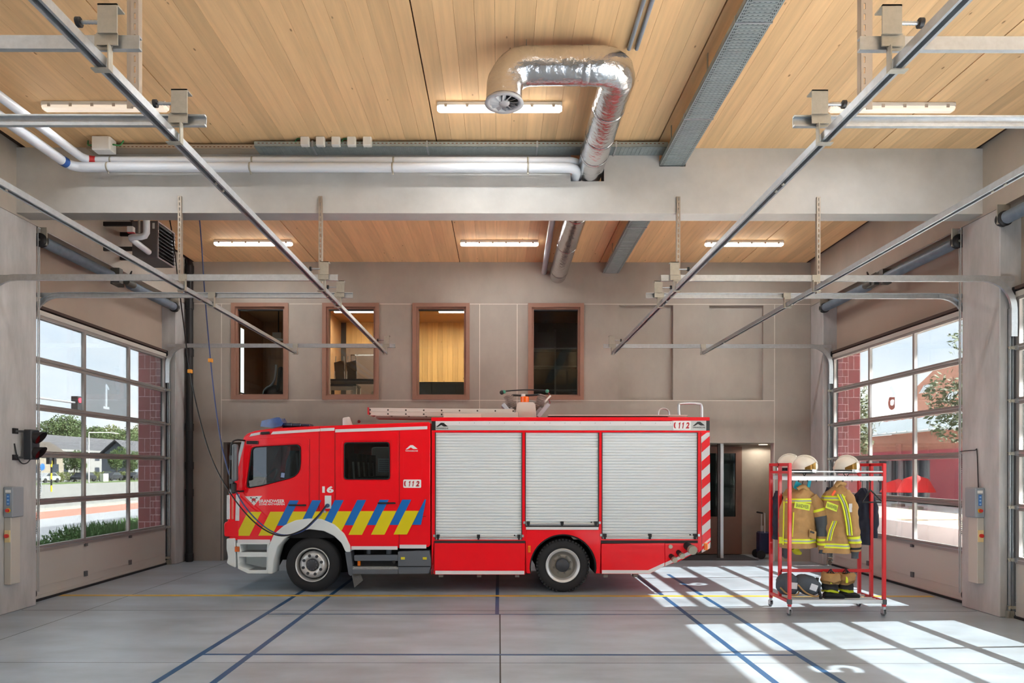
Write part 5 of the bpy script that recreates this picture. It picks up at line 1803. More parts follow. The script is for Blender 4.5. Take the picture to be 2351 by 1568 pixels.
MB().lathe(hn + Vector((0, 0, -0.02)), (-0.18, 0, 1), [(0, 0.09), (0.02, 0.085), (0.13, 0.066), (0.145, 0.055), (0.15, 0.0)], seg=24).build('roof_speaker', M_TWHITE, truck)
MB().sphere(P(824, 968, 12.0), 0.03, seg=10, rows=6).build('roof_lamp', mat('lamp_maroon', (110, 24, 24), rough=0.3), truck)

# ---- roof of the body: ladder, boxes, hand rail
M_LAD = mat('ladder_alu', (214, 206, 198), rough=0.4, metal=0.3)
YL = 11.75
la = thing('roof_ladder', 'aluminium ladder lying along the roof of the fire truck', 'ladder', tuple(P(1000, 957, YL)))
for (xa_, ya_), (xb_, yb_), hh in (((846, 941), (1180, 943.5), 0.075), ((849, 950), (1175, 953), 0.075)):
    for dy in (0.0, 0.42):
        p0, p1 = P(xa_, ya_, YL) + Vector((0, dy, 0)), P(xb_, yb_, YL) + Vector((0, dy, 0))
        MB().bar(p0, p1, 0.03, hh * 0.85).build('ladder_beam', M_LAD, la)
for i in range(9):
    x = 850 + i * 41
    for y in (941.5 + i * 0.3, 950.5 + i * 0.3):
        p0 = P(x, y, YL)
        MB().cyl(p0 + Vector((0, -0.02, 0)), p0 + Vector((0, 0.44, 0)), 0.014, seg=10).build('rung', M_BLACK if False else mat('rung_dark', (50, 44, 42), rough=0.5), la)
MB().obox(P(846.5, 944, YL) + Vector((0, 0.2, 0)), (0.012, 0, 0), (0, 0.26, 0), (0, 0, 0.06)).build('end_cap', M_DECALR, la)
MB().bar(P(862, 958, YL) + Vector((0, 0.2, 0)), P(1015, 960, YL) + Vector((0, 0.2, 0)), 0.3, 0.035).build('ladder_rest', mat('rest_brown', (140, 112, 104), rough=0.6), la)
rb2 = MB().box(tx(1014), tx(1190), TY0 + 0.30, TY0 + 0.60, tz(958), tz(943)).build('roof_locker', M_LAD, truck, bevel=0.006)
MB().box(tx(1016), tx(1103), TY0 + 0.26, TY0 + 0.30, tz(958), tz(947)).build('locker_front', mat('locker_pale', (226, 220, 208), rough=0.5), rb2)
MB().box(tx(1262), tx(1545), TY0 + 0.35, TY0 + 0.65, tz(957), tz(951)).build('hose_tray', mat('tray_dark', (74, 62, 58), rough=0.6), truck)
MB().box(tx(1262), tx(1590), TY0 + 0.30, TY0 + 0.34, tz(951), tz(948.5)).build('tray_rail', M_LAD, truck)
MB().tube(smooth_path([P(1559, 955, 11.9), P(1558, 932, 11.9), P(1564, 926, 11.9), P(1602, 926, 11.9), P(1610, 932, 11.9), P(1611, 957, 11.9)], 5), 0.022, 10).build('grab_rail', M_ALU, truck)
MB().tube(smooth_path([P(1511, 957, 12.2), P(1512, 944, 12.2), P(1518, 938, 12.2), P(1528, 938, 12.2), P(1535, 944, 12.2), P(1536, 957, 12.2)], 4), 0.014, 8).build('grab_rail', M_ALU, truck)
MB().box(tx(1548), tx(1590), TY0 + 0.35, TY0 + 0.6, tz(957), tz(949)).build('pump_lid', M_LAD, truck)

# ---- light mast
YM = 12.1
lm = thing('light_mast', 'folded light mast with grey floodlights and an orange beacon on the truck roof', 'light mast', tuple(P(1205, 958, YM)))
MB().loft([[P(x, y, YM) + Vector((0, dy, 0)) for x, y in ((1182, 960), (1186, 931), (1190, 925), (1223, 925), (1228, 931), (1231, 960))] for dy in (-0.15, 0.25)], smooth=False).build('mast_housing', mat('mast_beige', (214, 206, 196), rough=0.4), lm, bevel=0.015)
for s in (-1, 1):
    c = P(1206 + s * 40, 944, YM)
    MB().obox(c, Vector((0.095, 0, 0.115 * s)), (0, 0.18, 0), Vector((-0.028, 0, 0.022 * s))).build('floodlight', mat('flood_grey', (188, 190, 198), rough=0.4), lm, bevel=0.01)
    MB().obox(P(1206 + s * 31, 946, YM), Vector((0.05, 0, 0.05 * s)), (0, 0.13, 0), Vector((-0.035, 0, 0.035 * s))).build('floodlight_back', mat('flood_back', (150, 146, 150), rough=0.5), lm, bevel=0.01)
    p0, p1 = P(1206 + s * 27, 942, YM), P(1206 + s * 40, 906, YM)
    prof = []
    L_ = (p1 - p0).length
    for i in range(12):
        prof += [(L_ * i / 12, 0.085), (L_ * i / 12 + 0.007, 0.085), (L_ * i / 12 + 0.009, 0.055), (L_ * (i + 1) / 12 - 0.002, 0.055)]
    MB().lathe(p0, p1 - p0, [(0, 0)] + prof + [(L_, 0.0)], seg=14).build('cooling_fins', mat('fin_brown', (158, 142, 134), rough=0.5), lm)
MB().cyl(P(1204.5, 925, YM), P(1204.5, 911, YM), 0.075, seg=18).build('orange_beacon', mat('beacon_orange', (236, 96, 10), rough=0.15, coat=0.4, emit=(240, 90, 10), estr=0.12), lm)
MB().cyl(P(1201, 911, YM), P(1201, 904.5, YM), 0.042, seg=14).build('beacon_cap', M_WHITE, lm)
MB().tube([P(1172, 907, YM), P(1195, 908, YM), P(1208, 908, YM), P(1238, 906, YM)], 0.018, 8).build('cross_arm', M_BLACK, lm)
MB().tube(smooth_path([P(1150, 901, YM), P(1160, 898, YM), P(1205, 895, YM), P(1245, 896, YM), P(1256, 898, YM)]), 0.012, 8).build('mast_hose', M_BLACK, lm)
M_TEAL = mat('fitting_teal', (74, 150, 128), rough=0.4)
MB().sphere(P(1152, 901, YM), 0.04, seg=10, rows=6).build('hose_end', M_BLACK, lm)
for q_ in ((1157, 899.5), (1256, 898)):
    MB().sphere(P(q_[0], q_[1], YM), 0.035, seg=10, rows=6).build('teal_fitting', M_TEAL, lm)
MB().bar(P(1249, 924, YM), P(1264, 908, YM), 0.03, 0.03).build('mast_lever', M_WHITE, lm)
MB().tube(smooth_path([P(1258, 900, YM), P(1262, 907, YM), P(1260, 916, YM), P(1263, 926, YM)]), 0.008, 6).build('loose_cable', mat('cable_maroon', (150, 40, 50), rough=0.5), lm)

# ================================================================== CLOTHES RACK
RXL, RXR, RYF, RYM, RYB = 4.09, 5.42, 9.61, 9.94, 10.27
TB = 0.022
rack = thing('clothes_rack', 'red steel wheeled rack for turnout gear', 'clothes rack', ((RXL + RXR) / 2, RYM, 0))


def rtube(name, p0, p1, m=M_RACK, w=TB, h=None, parent=None):
    return MB().bar(p0, p1, 2 * w, 2 * (h or w)).build(name, m, parent or rack, bevel=0.004)


for x in (RXL, RXR):
    for y in (RYF, RYM, RYB):
        z0 = 0.13 if y != RYM else 0.20
        rtube('post', (x, y, z0), (x, y, 2.15))
    rtube('top_bar', (x, RYF, 2.13), (x, RYB, 2.13))
    rtube('side_bar', (x, RYF, 2.02), (x, RYB, 2.02), w=0.018)
    rtube('bottom_bar', (x, RYF, 0.20), (x, RYB, 0.20))
rtube('cross_bar', (RXL, RYM, 0.59), (RXR, RYM, 0.59))
M_RALU = mat('rack_aluminium', (222, 226, 230), rough=0.35, metal=0.3)
for y, z, h in ((RYF, 2.03, 0.010), (RYF, 1.935, 0.032), (RYM, 1.93, 0.026), (RYM - 0.12, 2.03, 0.010), (RYM + 0.1, 2.03, 0.010), (RYB, 1.94, 0.030), (RYB, 2.03, 0.010)):
    rtube('hanging_bar' if h > 0.02 else 'shelf_tube', (RXL + 0.02, y, z), (RXR - 0.01, y, z), M_RALU, w=0.012, h=h)
for y in (RYF, RYF + 0.09, RYF + 0.18, RYM - 0.06, RYM + 0.14, RYM + 0.24):
    rtube('shoe_shelf_tube', (RXL + 0.02, y, 0.20), (RXR - 0.01, y, 0.20), M_RALU, w=0.014, h=0.014 if y != RYF else 0.026)
for x in (RXL, RXR):
    MB().box(x - 0.026, x + 0.026, RYF - 0.028, RYF + 0.028, 0.165, 0.235).build('corner_cap', mat('cap_grey', (86, 88, 92), rough=0.5), rack)
    for y in (RYF, RYB):
        c = MB().box(x - 0.016, x + 0.016, y - 0.016, y + 0.016, 0.09, 0.14).box(x - 0.022, x - 0.017, y - 0.03, y + 0.045, 0.035, 0.095).box(x + 0.017, x + 0.022, y - 0.03, y + 0.045, 0.035, 0.095).build('caster_fork', M_ALU, rack)
        MB().cyl((x - 0.015, y + 0.02, 0.042), (x + 0.015, y + 0.02, 0.042), 0.042, seg=18).build('caster_wheel', mat('caster_grey', (110, 116, 122), rough=0.6), c)
for i in range(10):
    x = RXL + 0.12 + i * 0.125
    MB().box(x - 0.006, x + 0.006, RYF - 0.016, RYF - 0.010, 1.885, 1.91).build('hook_stud', M_BLACK, rack)

# ---- garments
M_TAN = mat('turnout_tan', (178, 138, 88), rough=0.85, var=0.16, vscale=9, bump=0.4, bscale=14)
M_HIVIS = mat('hi_vis_yellow', (226, 236, 40), rough=0.5)
M_REFL = mat('reflective_grey', (166, 172, 160), rough=0.4)
M_KNEE = mat('elbow_grey', (74, 80, 86), rough=0.8, bump=0.2, bscale=30)
M_NAVY = mat('navy_cloth', (40, 44, 60), rough=0.85, var=0.2, vscale=8, bump=0.3, bscale=16)
M_CYAN = mat('lining_cyan', (40, 190, 214), rough=0.7)


def interp(keys, t):
    for a, b in zip(keys[:-1], keys[1:]):
        if a[0] >= t >= b[0]:
            k = (a[0] - t) / (a[0] - b[0])
            k = k * k * (3 - 2 * k) * 0.5 + k * 0.5
            return [u + (v - u) * k for u, v in zip(a, b)]
    return list(keys[0] if t > keys[0][0] else keys[-1])


def torso_ring(keys, z, Y, grow=0.0, n=28, seed=0.0, ang=0.0):
    _, cx_, a, b = interp(keys, z)
    pts = []
    for i in range(n):
        t = 2 * PI * i / n
        ct, s_ = math.cos(t), math.sin(t)
        rr = 1.0 / (abs(ct) ** 2.6 + abs(s_) ** 2.6) ** (1 / 2.6)
        # vertical folds growing towards the hem
        fold = 0.020 * math.sin(t * 5 + seed * 3 + z * 2.0) * min(1.0, max(0.0, (1.75 - z) * 1.5))
        fold += 0.030 * noise.noise(Vector((ct * 1.9 + seed, s_ * 1.9, z * 6.5))) + 0.014 * noise.noise(Vector((ct * 4.5 + seed, s_ * 4.5, z * 15.0)))
        ux, uy = (a + fold + grow) * rr * ct, (b + fold * 0.7 + grow) * rr * s_
        ca, sa = math.cos(ang), math.sin(ang)
        pts.append((cx_ + ux * ca - uy * sa, Y + ux * sa + uy * ca, z))
    return pts


def torso(name, keys, Y, m, parent, seed=0.0, ang=0.0, z0=None, z1=None, grow=0.0, steps=48, caps=True):
    zt, zb_ = keys[0][0] if z1 is None else z1, keys[-1][0] if z0 is None else z0
    n = max(2, int(steps * (zt - zb_) / (keys[0][0] - keys[-1][0])) + 1)
    rings = [torso_ring(keys, zt + (zb_ - zt) * i / n, Y, grow, seed=seed, ang=ang) for i in range(n + 1)]
    return MB().loft(rings, caps=caps).build(name, m, parent)


def sleeve(name, pts, radii, m, parent, t0=0.0, t1=1.0, grow=0.0, seed=0.0):
    path = smooth_path(pts, 6)
    n = len(path)
    rr = []
    for i in range(n):
        t = i / (n - 1) * (len(radii) - 1)
        k = min(int(t), len(radii) - 2)
        rr.append(radii[k] + (radii[k + 1] - radii[k]) * (t - k) + grow)
    i0, i1 = int(round(t0 * (n - 1))), int(round(t1 * (n - 1)))
    mb = MB().tube(path[i0:i1 + 1], 0.05, 16, radii=rr[i0:i1 + 1])
    mb.v = [tuple(Vector(v) + Vector((noise.noise(Vector(v) * 11), noise.noise(Vector(v) * 11 + Vector((5, 1, 8))), 0)) * 0.022) for v in mb.v]
    return mb.build(name, m, parent)


def gpx(px, py, Y):
    q = P(px, py, Y)
    return (q.x, q.y, q.z)


def keysx(keys, Y):
    return [(z, P(px, 0, Y).x, a, b) for z, px, a, b in keys]


def triple_band(parent, keys, Y, z, seed, ang, w=0.022):
    for k, m in ((1, M_HIVIS), (0, M_REFL), (-1, M_HIVIS)):
        torso('reflective_band', keys, Y, m, parent, seed, ang, z + (k - 0.5) * w, z + (k + 0.5) * w, 0.006, 60, caps=False)


def hook(parent, x, Y, z0, z1, barY):
    MB().tube(smooth_path([(x, Y, z0), (x, Y, z1 - 0.05), (x + 0.01, (Y + barY) / 2, z1 + 0.02), (x + 0.02, barY, z1 - 0.005)]), 0.005, 6).build('hanger_hook', M_BLACK, parent)


# jacket 1
Y1 = 9.81
j1 = thing('turnout_jacket', 'tan turnout jacket with grey elbow patch hanging beneath the middle helmet', 'jacket', gpx(1838, 1260, Y1), 'tan turnout jackets on the rack')
K1 = keysx([(1.815, 1843, .045, .05), (1.78, 1843, .075, .075), (1.745, 1842, .12, .095), (1.70, 1840, .19, .115), (1.63, 1838, .225, .13), (1.48, 1836, .235, .14), (1.28, 1834, .245, .145), (1.08, 1833, .255, .155), (0.94, 1832, .26, .16)], Y1)
torso('body', K1, Y1, M_TAN, j1, 0.3, 0.25)
triple_band(j1, K1, Y1, 1.615, 0.3, 0.25)
triple_band(j1, K1, Y1, 1.045, 0.3, 0.25)
sr = [gpx(1862, 1140, Y1 - 0.03), gpx(1876, 1162, Y1 - 0.06), gpx(1886, 1196, Y1 - 0.08), gpx(1888, 1230, Y1 - 0.09), gpx(1889, 1260, Y1 - 0.09)]
rr1 = [0.085, 0.085, 0.078, 0.072, 0.068]
sleeve('sleeve', sr, rr1, M_TAN, j1)
sleeve('elbow_patch', sr, rr1, M_KNEE, j1, 0.42, 0.74, 0.006)
for t0 in (0.28, 0.78, 0.88):
    sleeve('sleeve_band', sr, rr1, M_HIVIS, j1, t0, t0 + 0.05, 0.007)
sleeve('knit_cuff', [gpx(1889, 1256, Y1 - 0.09), gpx(1888, 1263, Y1 - 0.09), gpx(1887, 1270, Y1 - 0.09)], [0.045, 0.04, 0.035], M_KNEE, j1)
sl = [gpx(1812, 1142, Y1 + 0.02), gpx(1803, 1170, Y1 + 0.02), gpx(1800, 1210, Y1 + 0.02), gpx(1801, 1254, Y1)]
sleeve('sleeve', sl, [0.08, 0.08, 0.07, 0.065], M_TAN, j1)
sleeve('sleeve_band', sl, [0.08, 0.08, 0.07, 0.065], M_HIVIS, j1, 0.86, 0.92, 0.007)
fl = MB().obox(P(1866, 1226, Y1 - 0.165), (0.055, 0.01, -0.02), (0, 0.008, 0), (0.004, 0, 0.06)).build('pocket', M_TAN, j1, bevel=0.012)
MB().obox(P(1865, 1221, Y1 - 0.178), (0.03, 0.005, -0.011), (0, 0.004, 0), (0.003, 0, 0.012)).build('pocket_label', M_BLACK, fl)
bk = P(1842, 1161, Y1 - 0.165)
pl = MB().obox(bk, (0.118, 0.02, -0.022), (0.0, 0.002, 0), (0.008, 0, 0.045)).build('back_patch', mat('patch_lime', (214, 228, 60), rough=0.5), j1)
Rt = Matrix(((0.98, 0, 0.17, 0), (0.17, 0, -0.98, 0), (-0.18, 1, 0, 0), (0, 0, 0, 1)))
text_obj('lettering', 'BRANDWEER', 0.20, 0.055, tuple(bk + Vector((0, -0.004, 0))), mat('patch_ink', (120, 132, 70), rough=0.6), pl, offset=0.02, rot=Rt)
MB().bar(gpx(1822, 1175, Y1 - 0.155), gpx(1819, 1232, Y1 - 0.165), 0.012, 0.016).build('side_piping', M_HIVIS, j1)
MB().bar(gpx(1800, 1150, Y1 - 0.12), gpx(1798, 1250, Y1 - 0.12), 0.012, 0.016).build('side_piping', M_HIVIS, j1)
sleeve('collar', [gpx(1832, 1122, Y1 - 0.06), gpx(1843, 1116, Y1 - 0.07), gpx(1856, 1124, Y1 - 0.05)], [0.03, 0.035, 0.03], M_TAN, j1)
MB().obox(P(1833, 1116, Y1 + 0.02), (0.05, 0, -0.03), (0, 0.01, 0), (0.02, 0, 0.05)).obox(P(1858, 1108, Y1 + 0.02), (0.012, 0, 0.06), (0, 0.01, 0), (0.02, 0, -0.004)).build('cyan_lining', M_CYAN, j1)
hook(j1, P(1843, 0, Y1).x, Y1, 1.80, 1.93, RYF + 0.01)

# jacket 2
Y2 = 9.74
j2 = thing('turnout_jacket', 'tan turnout jacket with orange shoulder tab below the helmet nearest the rack end', 'jacket', gpx(1925, 1270, Y2), 'tan turnout jackets on the rack')
K2 = keysx([(1.86, 1926, .04, .05), (1.82, 1926, .07, .075), (1.78, 1925, .11, .095), (1.73, 1922, .16, .12), (1.64, 1919, .18, .14), (1.45, 1917, .185, .15), (1.25, 1916, .19, .155), (1.05, 1917, .20, .16), (0.88, 1918, .21, .165)], Y2)
torso('body', K2, Y2, M_TAN, j2, 1.7, -0.35)
triple_band(j2, K2, Y2, 1.655, 1.7, -0.35)
triple_band(j2, K2, Y2, 0.985, 1.7, -0.35)
s2 = [gpx(1938, 1128, Y2 - 0.05), gpx(1951, 1160, Y2 - 0.10), gpx(1957, 1200, Y2 - 0.13), gpx(1961, 1235, Y2 - 0.13), gpx(1963, 1264, Y2 - 0.12)]
r2 = [0.085, 0.098, 0.09, 0.08, 0.072]
sleeve('sleeve', s2, r2, M_TAN, j2)
sleeve('sleeve_band', s2, r2, M_HIVIS, j2, 0.70, 0.75, 0.007)
sleeve('sleeve_band', s2, r2, M_REFL, j2, 0.75, 0.80, 0.007)
sleeve('sleeve_band', s2, r2, M_HIVIS, j2, 0.80, 0.84, 0.007)
for dx, m in ((-5, M_HIVIS), (0, M_REFL), (5, M_HIVIS)):
    MB().tube(smooth_path([gpx(1928 + dx, 1134, Y2 - 0.15), gpx(1940 + dx, 1160, Y2 - 0.205), gpx(1948 + dx, 1200, Y2 - 0.225), gpx(1951 + dx, 1228, Y2 - 0.218)]), 0.012, 6).build('arm_stripe', m, j2)
for dx, m in ((-3, M_HIVIS), (1, M_REFL), (5, M_HIVIS)):
    MB().tube([gpx(1916 + dx, 1195, Y2 - 0.165), gpx(1908 + dx, 1215, Y2 - 0.17), gpx(1902 + dx, 1240, Y2 - 0.17)], 0.009, 6).build('back_stripe', m, j2)
sleeve('knit_cuff', [gpx(1963, 1262, Y2 - 0.12), gpx(1963, 1270, Y2 - 0.12), gpx(1963, 1281, Y2 - 0.12)], [0.052, 0.048, 0.045], M_KNEE, j2)
sleeve('cuff_strap', s2, r2, M_BLACK, j2, 0.93, 0.96, 0.006)
MB().obox(P(1914, 1131, Y2 - 0.16), (0.022, 0, 0.035), (0, 0.006, 0), (0.012, 0, -0.008)).build('shoulder_tab', mat('tab_orange', (236, 88, 30), rough=0.5), j2)
bk = P(1910, 1162, Y2 - 0.172)
pl = MB().obox(bk, (0.085, 0.012, -0.030), (0.0, 0.002, 0), (0.012, 0, 0.045)).build('back_patch', MATS['patch_lime'], j2)
Rt2 = Matrix(((0.97, 0, 0.17, 0), (0.14, 0, -0.98, 0), (-0.32, 1, 0, 0), (0, 0, 0, 1)))
text_obj('lettering', 'BRANDWEER', 0.15, 0.055, tuple(bk + Vector((0, -0.005, 0))), MATS['patch_ink'], pl, offset=0.02, rot=Rt2)
pt = MB().obox(P(1953, 1165, Y2 - 0.21), (0.028, 0.01, 0), (0.0, 0.002, 0), (0, 0, 0.06)).build('arm_badge', mat('badge_grey', (196, 192, 190), rough=0.6), j2)
sleeve('collar', [gpx(1916, 1116, Y2 - 0.06), gpx(1926, 1107, Y2 - 0.07), gpx(1938, 1112, Y2 - 0.05)], [0.03, 0.036, 0.032], M_TAN, j2)
hook(j2, P(1925, 0, Y2).x, Y2, 1.84, 1.93, RYF + 0.01)

# dark garments
def dark_jacket(label, Y, cx_, a, top, hem, seed, ang=0.0):
    t = thing('dark_jacket', label, 'jacket', gpx(cx_, 1260, Y), 'dark jackets on the rack')
    k = keysx([(top, cx_, .03, .04), (top - .05, cx_, a * .45, .08), (top - .12, cx_, a * .85, .11), (top - .3, cx_, a, .13), (hem, cx_, a * 1.05, .14)], Y)
    torso('body', k, Y, M_NAVY, t, seed, ang)
    x = P(cx_, 0, Y).x
    sleeve('sleeve', [(x + a * .7, Y - .04, top - .12), (x + a * 1.0, Y - .08, top - .35), (x + a * 0.95, Y - .09, hem + .1)], [.06, .062, .05], M_NAVY, t)
    hook(t, x, Y, top - .03, 1.93, Y)
    return t


dark_jacket('navy work jacket hanging at the rack end beside the door', 10.08, 1980, 0.125, 1.79, 0.96, 2.2)
dark_jacket('black jacket hanging behind the rack corner by the trolley', 10.22, 1788, 0.09, 1.74, 1.02, 4.1)
dark_jacket('black trousers and jacket hanging between the two tan jackets', 10.0, 1904, 0.07, 1.80, 1.15, 5.3)
tj = thing('turnout_jacket', 'tan turnout jacket mostly hidden behind the corner posts', 'jacket', gpx(1819, 1260, 10.12), 'tan turnout jackets on the rack')
Kt = keysx([(1.80, 1819, .04, .05), (1.76, 1819, .08, .08), (1.68, 1819, .13, .10), (1.5, 1819, .135, .11), (1.0, 1819, .14, .11)], 10.12)
torso('body', Kt, 10.12, M_TAN, tj, 3.3)
triple_band(tj, Kt, 10.12, 1.60, 3.3, 0)
triple_band(tj, Kt, 10.12, 1.10, 3.3, 0)
MB().bar(gpx(1800, 1150, 9.90), gpx(1800, 1240, 9.90), 0.012, 0.02).build('side_piping', M_HIVIS, tj)
hook(tj, P(1819, 0, 10.12).x, 10.12, 1.78, 1.93, RYM)
sleeve('glove', [gpx(1800, 1256, 10.0), gpx(1803, 1268, 10.0), gpx(1806, 1280, 10.0)], [0.075, 0.07, 0.03], M_KNEE, tj)
sleeve('glove', [gpx(1824, 1258, 9.95), gpx(1830, 1266, 9.95), gpx(1838, 1270, 9.95)], [0.04, 0.045, 0.02], mat('glove_yellow', (196, 190, 30), rough=0.7), tj)

for px, lab in ((1914, 'empty black hanger between the jackets'), (2002, 'empty black hanger at the rack end')):
    Yh = 9.72 if px > 2000 else 10.0
    x = P(px, 0, Yh).x
    t = thing('clothes_hanger', lab, 'hanger', (x, Yh, 1.7), 'empty black hangers')
    s = 0.13 if px > 2000 else 0.09
    MB().tube([(x - 0.02, Yh, 1.77), (x + s, Yh, 1.62), (x + s, Yh, 1.595), (x - s, Yh, 1.595), (x - s, Yh, 1.62), (x - 0.02, Yh, 1.77)], 0.011, 8).build('shoulder_frame', M_BLACK, t)
    MB().tube(smooth_path([(x - 0.02, Yh, 1.76), (x - 0.02, Yh, 1.88), (x, Yh, 1.915)]), 0.006, 6).build('hook', M_BLACK, t)

# ---- helmets
M_HELM = mat('helmet_white', (236, 230, 218), rough=0.3, coat=0.4, var=0.05, vscale=8)
M_GOLD = mat('visor_gold', (150, 112, 52), rough=0.15, metal=0.6)


def helmet(px, py, Y, label, turn, tilt=0.0, r=0.148):
    c = P(px, py, Y)
    t = thing('fire_helmet', label, 'helmet', (c.x, c.y, 2.04), 'white helmets on the rack shelf')

    def place(mb):
        Rz = Matrix.Rotation(turn, 3, 'Z') @ Matrix.Rotation(tilt, 3, 'Y')
        mb.v = [tuple(c + Rz @ Vector(v)) for v in mb.v]
        return mb

    rings = []
    n = 28
    for j in range(11):
        a = -0.32 + (PI / 2 + 0.32) * j / 10
        z = math.sin(a) * r * 1.0
        rad = math.cos(a) * r
        ring = []
        for i in range(n):
            th = 2 * PI * i / n
            x = rad * math.cos(th) * 1.12
            y = rad * math.sin(th) * 0.92
            if math.cos(th) > 0.3 and a < 0.25:       # drawn-out front
                x += 0.012
            if math.cos(th) < -0.5 and a < 0:
                x -= 0.02
            ring.append((x, y, z))
        rings.append(ring)
    place(MB().loft(rings)).build('shell', M_HELM, t)
    mb = MB()
    path = [(r * 1.16 * math.cos(a), 0, r * 1.0 * math.sin(a) + 0.006) for a in [0.25 + i * 0.2 for i in range(11)]]
    mb.tube(path, 0.014, 8)
    place(mb).build('crest', M_HELM, t)
    for s in (-1, 1):
        mb = MB()
        pts = []
        for u in range(7):
            th = s * (0.35 + u * 0.16)
            pts.append(th)
        lo = [(r * 1.21 * math.cos(th), r * 1.0 * math.sin(th), -0.045) for th in pts]
        hi = [(r * 1.18 * math.cos(th), r * 0.985 * math.sin(th), 0.062 - 0.013 * k) for k, th in enumerate(pts)]
        vs = lo + hi
        fs = [(k, k + 1, 8 + k, 7 + k) for k in range(6)]
        mb.add(vs, fs, True)
        place(mb).build('visor_side', M_GOLD, t)
    mb = MB()
    rings = [[(r * k * 1.1 * math.cos(2 * PI * i / 20), r * k * 0.9 * math.sin(2 * PI * i / 20), z) for i in range(20)] for k, z in ((0.97, -0.045), (0.93, -0.085), (0.80, -0.10))]
    mb.loft(rings)
    place(mb).build('liner', M_BLACK, t)
    mb = MB()
    rings = []
    for i in range(9):
        th = -0.75 + i * 1.5 / 8
        rings.append((th, r * 1.2))
    vs = [(q * math.cos(th), q * 0.86 * math.sin(th), z) for z in (-0.04, -0.085) for th, q in rings]
    mb.add(vs, [(k, k + 1, 10 + k, 9 + k) for k in range(8)], True)
    place(mb).build('face_guard', mat('guard_silver', (200, 204, 206), rough=0.2, metal=0.6), t)
    mb = MB().tube(smooth_path([(0.0, r * 0.9, -0.06), (-0.02, r * 0.6, -0.13), (0, 0, -0.15), (0.02, -r * 0.6, -0.13), (0, -r * 0.9, -0.06)]), 0.007, 6)
    place(mb).build('chin_strap', M_BLACK, t)
    return t


helmet(1847, 1070, 9.74, 'white fire helmet in the middle of the rack shelf', -0.7)
helmet(1943, 1070, 9.74, 'white fire helmet nearest the glazed door', -0.9)
helmet(1812, 1066, 10.12, 'white fire helmet half hidden behind the corner posts', 2.3)

# ---- boots with trousers, and bags on the lower shelf
def boot(px, Y, label):
    c = P(px, 0, Y)
    z0 = 0.22
    t = thing('boots_with_trousers', label, 'boots', (c.x, Y, z0), 'boots standing in folded tan trousers')
    rings = []
    for k, (dx, w, h) in enumerate(((-0.10, .045, .07), (-0.06, .058, .10), (0.0, .056, .10), (0.07, .058, .075), (0.14, .056, .06), (0.185, .035, .035))):
        ring = []
        for i in range(12):
            a = 2 * PI * i / 12
            ring.append((c.x + dx, Y + w * math.cos(a), z0 + max(0.0, h / 1.0 * (0.5 + 0.55 * math.sin(a)))))
        rings.append(ring)
    MB().loft(rings).build('boot', M_RUBBER, t)
    MB().box(c.x - 0.11, c.x + 0.18, Y - 0.052, Y + 0.052, z0 - 0.006, z0 + 0.018).build('sole', M_BLACK, t, bevel=0.01)
    prof = [(0.08, 0.05), (0.085, 0.10), (0.10, 0.108), (0.115, 0.095), (0.13, 0.105), (0.16, 0.115), (0.20, 0.105), (0.215, 0.122), (0.25, 0.128), (0.29, 0.118), (0.33, 0.128), (0.355, 0.10), (0.34, 0.05)]
    cols = [(0, 3, M_HIVIS), (2, 6, mat('knee_black', (44, 44, 48), rough=0.8, bump=0.4, bscale=20)), (5, 8, M_TAN), (7, 12, M_TAN)]
    for i, (a, b, m) in enumerate(cols):
        mb = MB().lathe((c.x - 0.02, Y, z0), (0.04, 0, 1), prof[a:b + 1], seg=20)
        mb.v = [tuple(Vector(v) + Vector((noise.noise(Vector(v) * 13), noise.noise(Vector(v) * 13 + Vector((4, 2, 1))), noise.noise(Vector(v) * 9)) ) * 0.034) for v in mb.v]
        mb.build(('ankle_band', 'knee_pad', 'trouser_fold', 'trouser_top')[i], m, t)
    MB().box(c.x - 0.06, c.x - 0.03, Y - 0.115, Y - 0.10, z0 + 0.22, z0 + 0.31).build('leg_stripe', M_HIVIS, t)
    for s in (-1, 1):
        MB().tube(smooth_path([(c.x - 0.03, Y + s * 0.06, z0 + 0.33), (c.x + s * 0.03, Y + s * 0.06, z0 + 0.40), (c.x + 0.05, Y + s * 0.05, z0 + 0.33)]), 0.007, 6).build('brace_loop', M_BLACK, t)


boot(1908, 9.80, 'boot in folded tan trousers beside the lying strap')
boot(1943, 9.86, 'boot in folded tan trousers nearest the rack end')


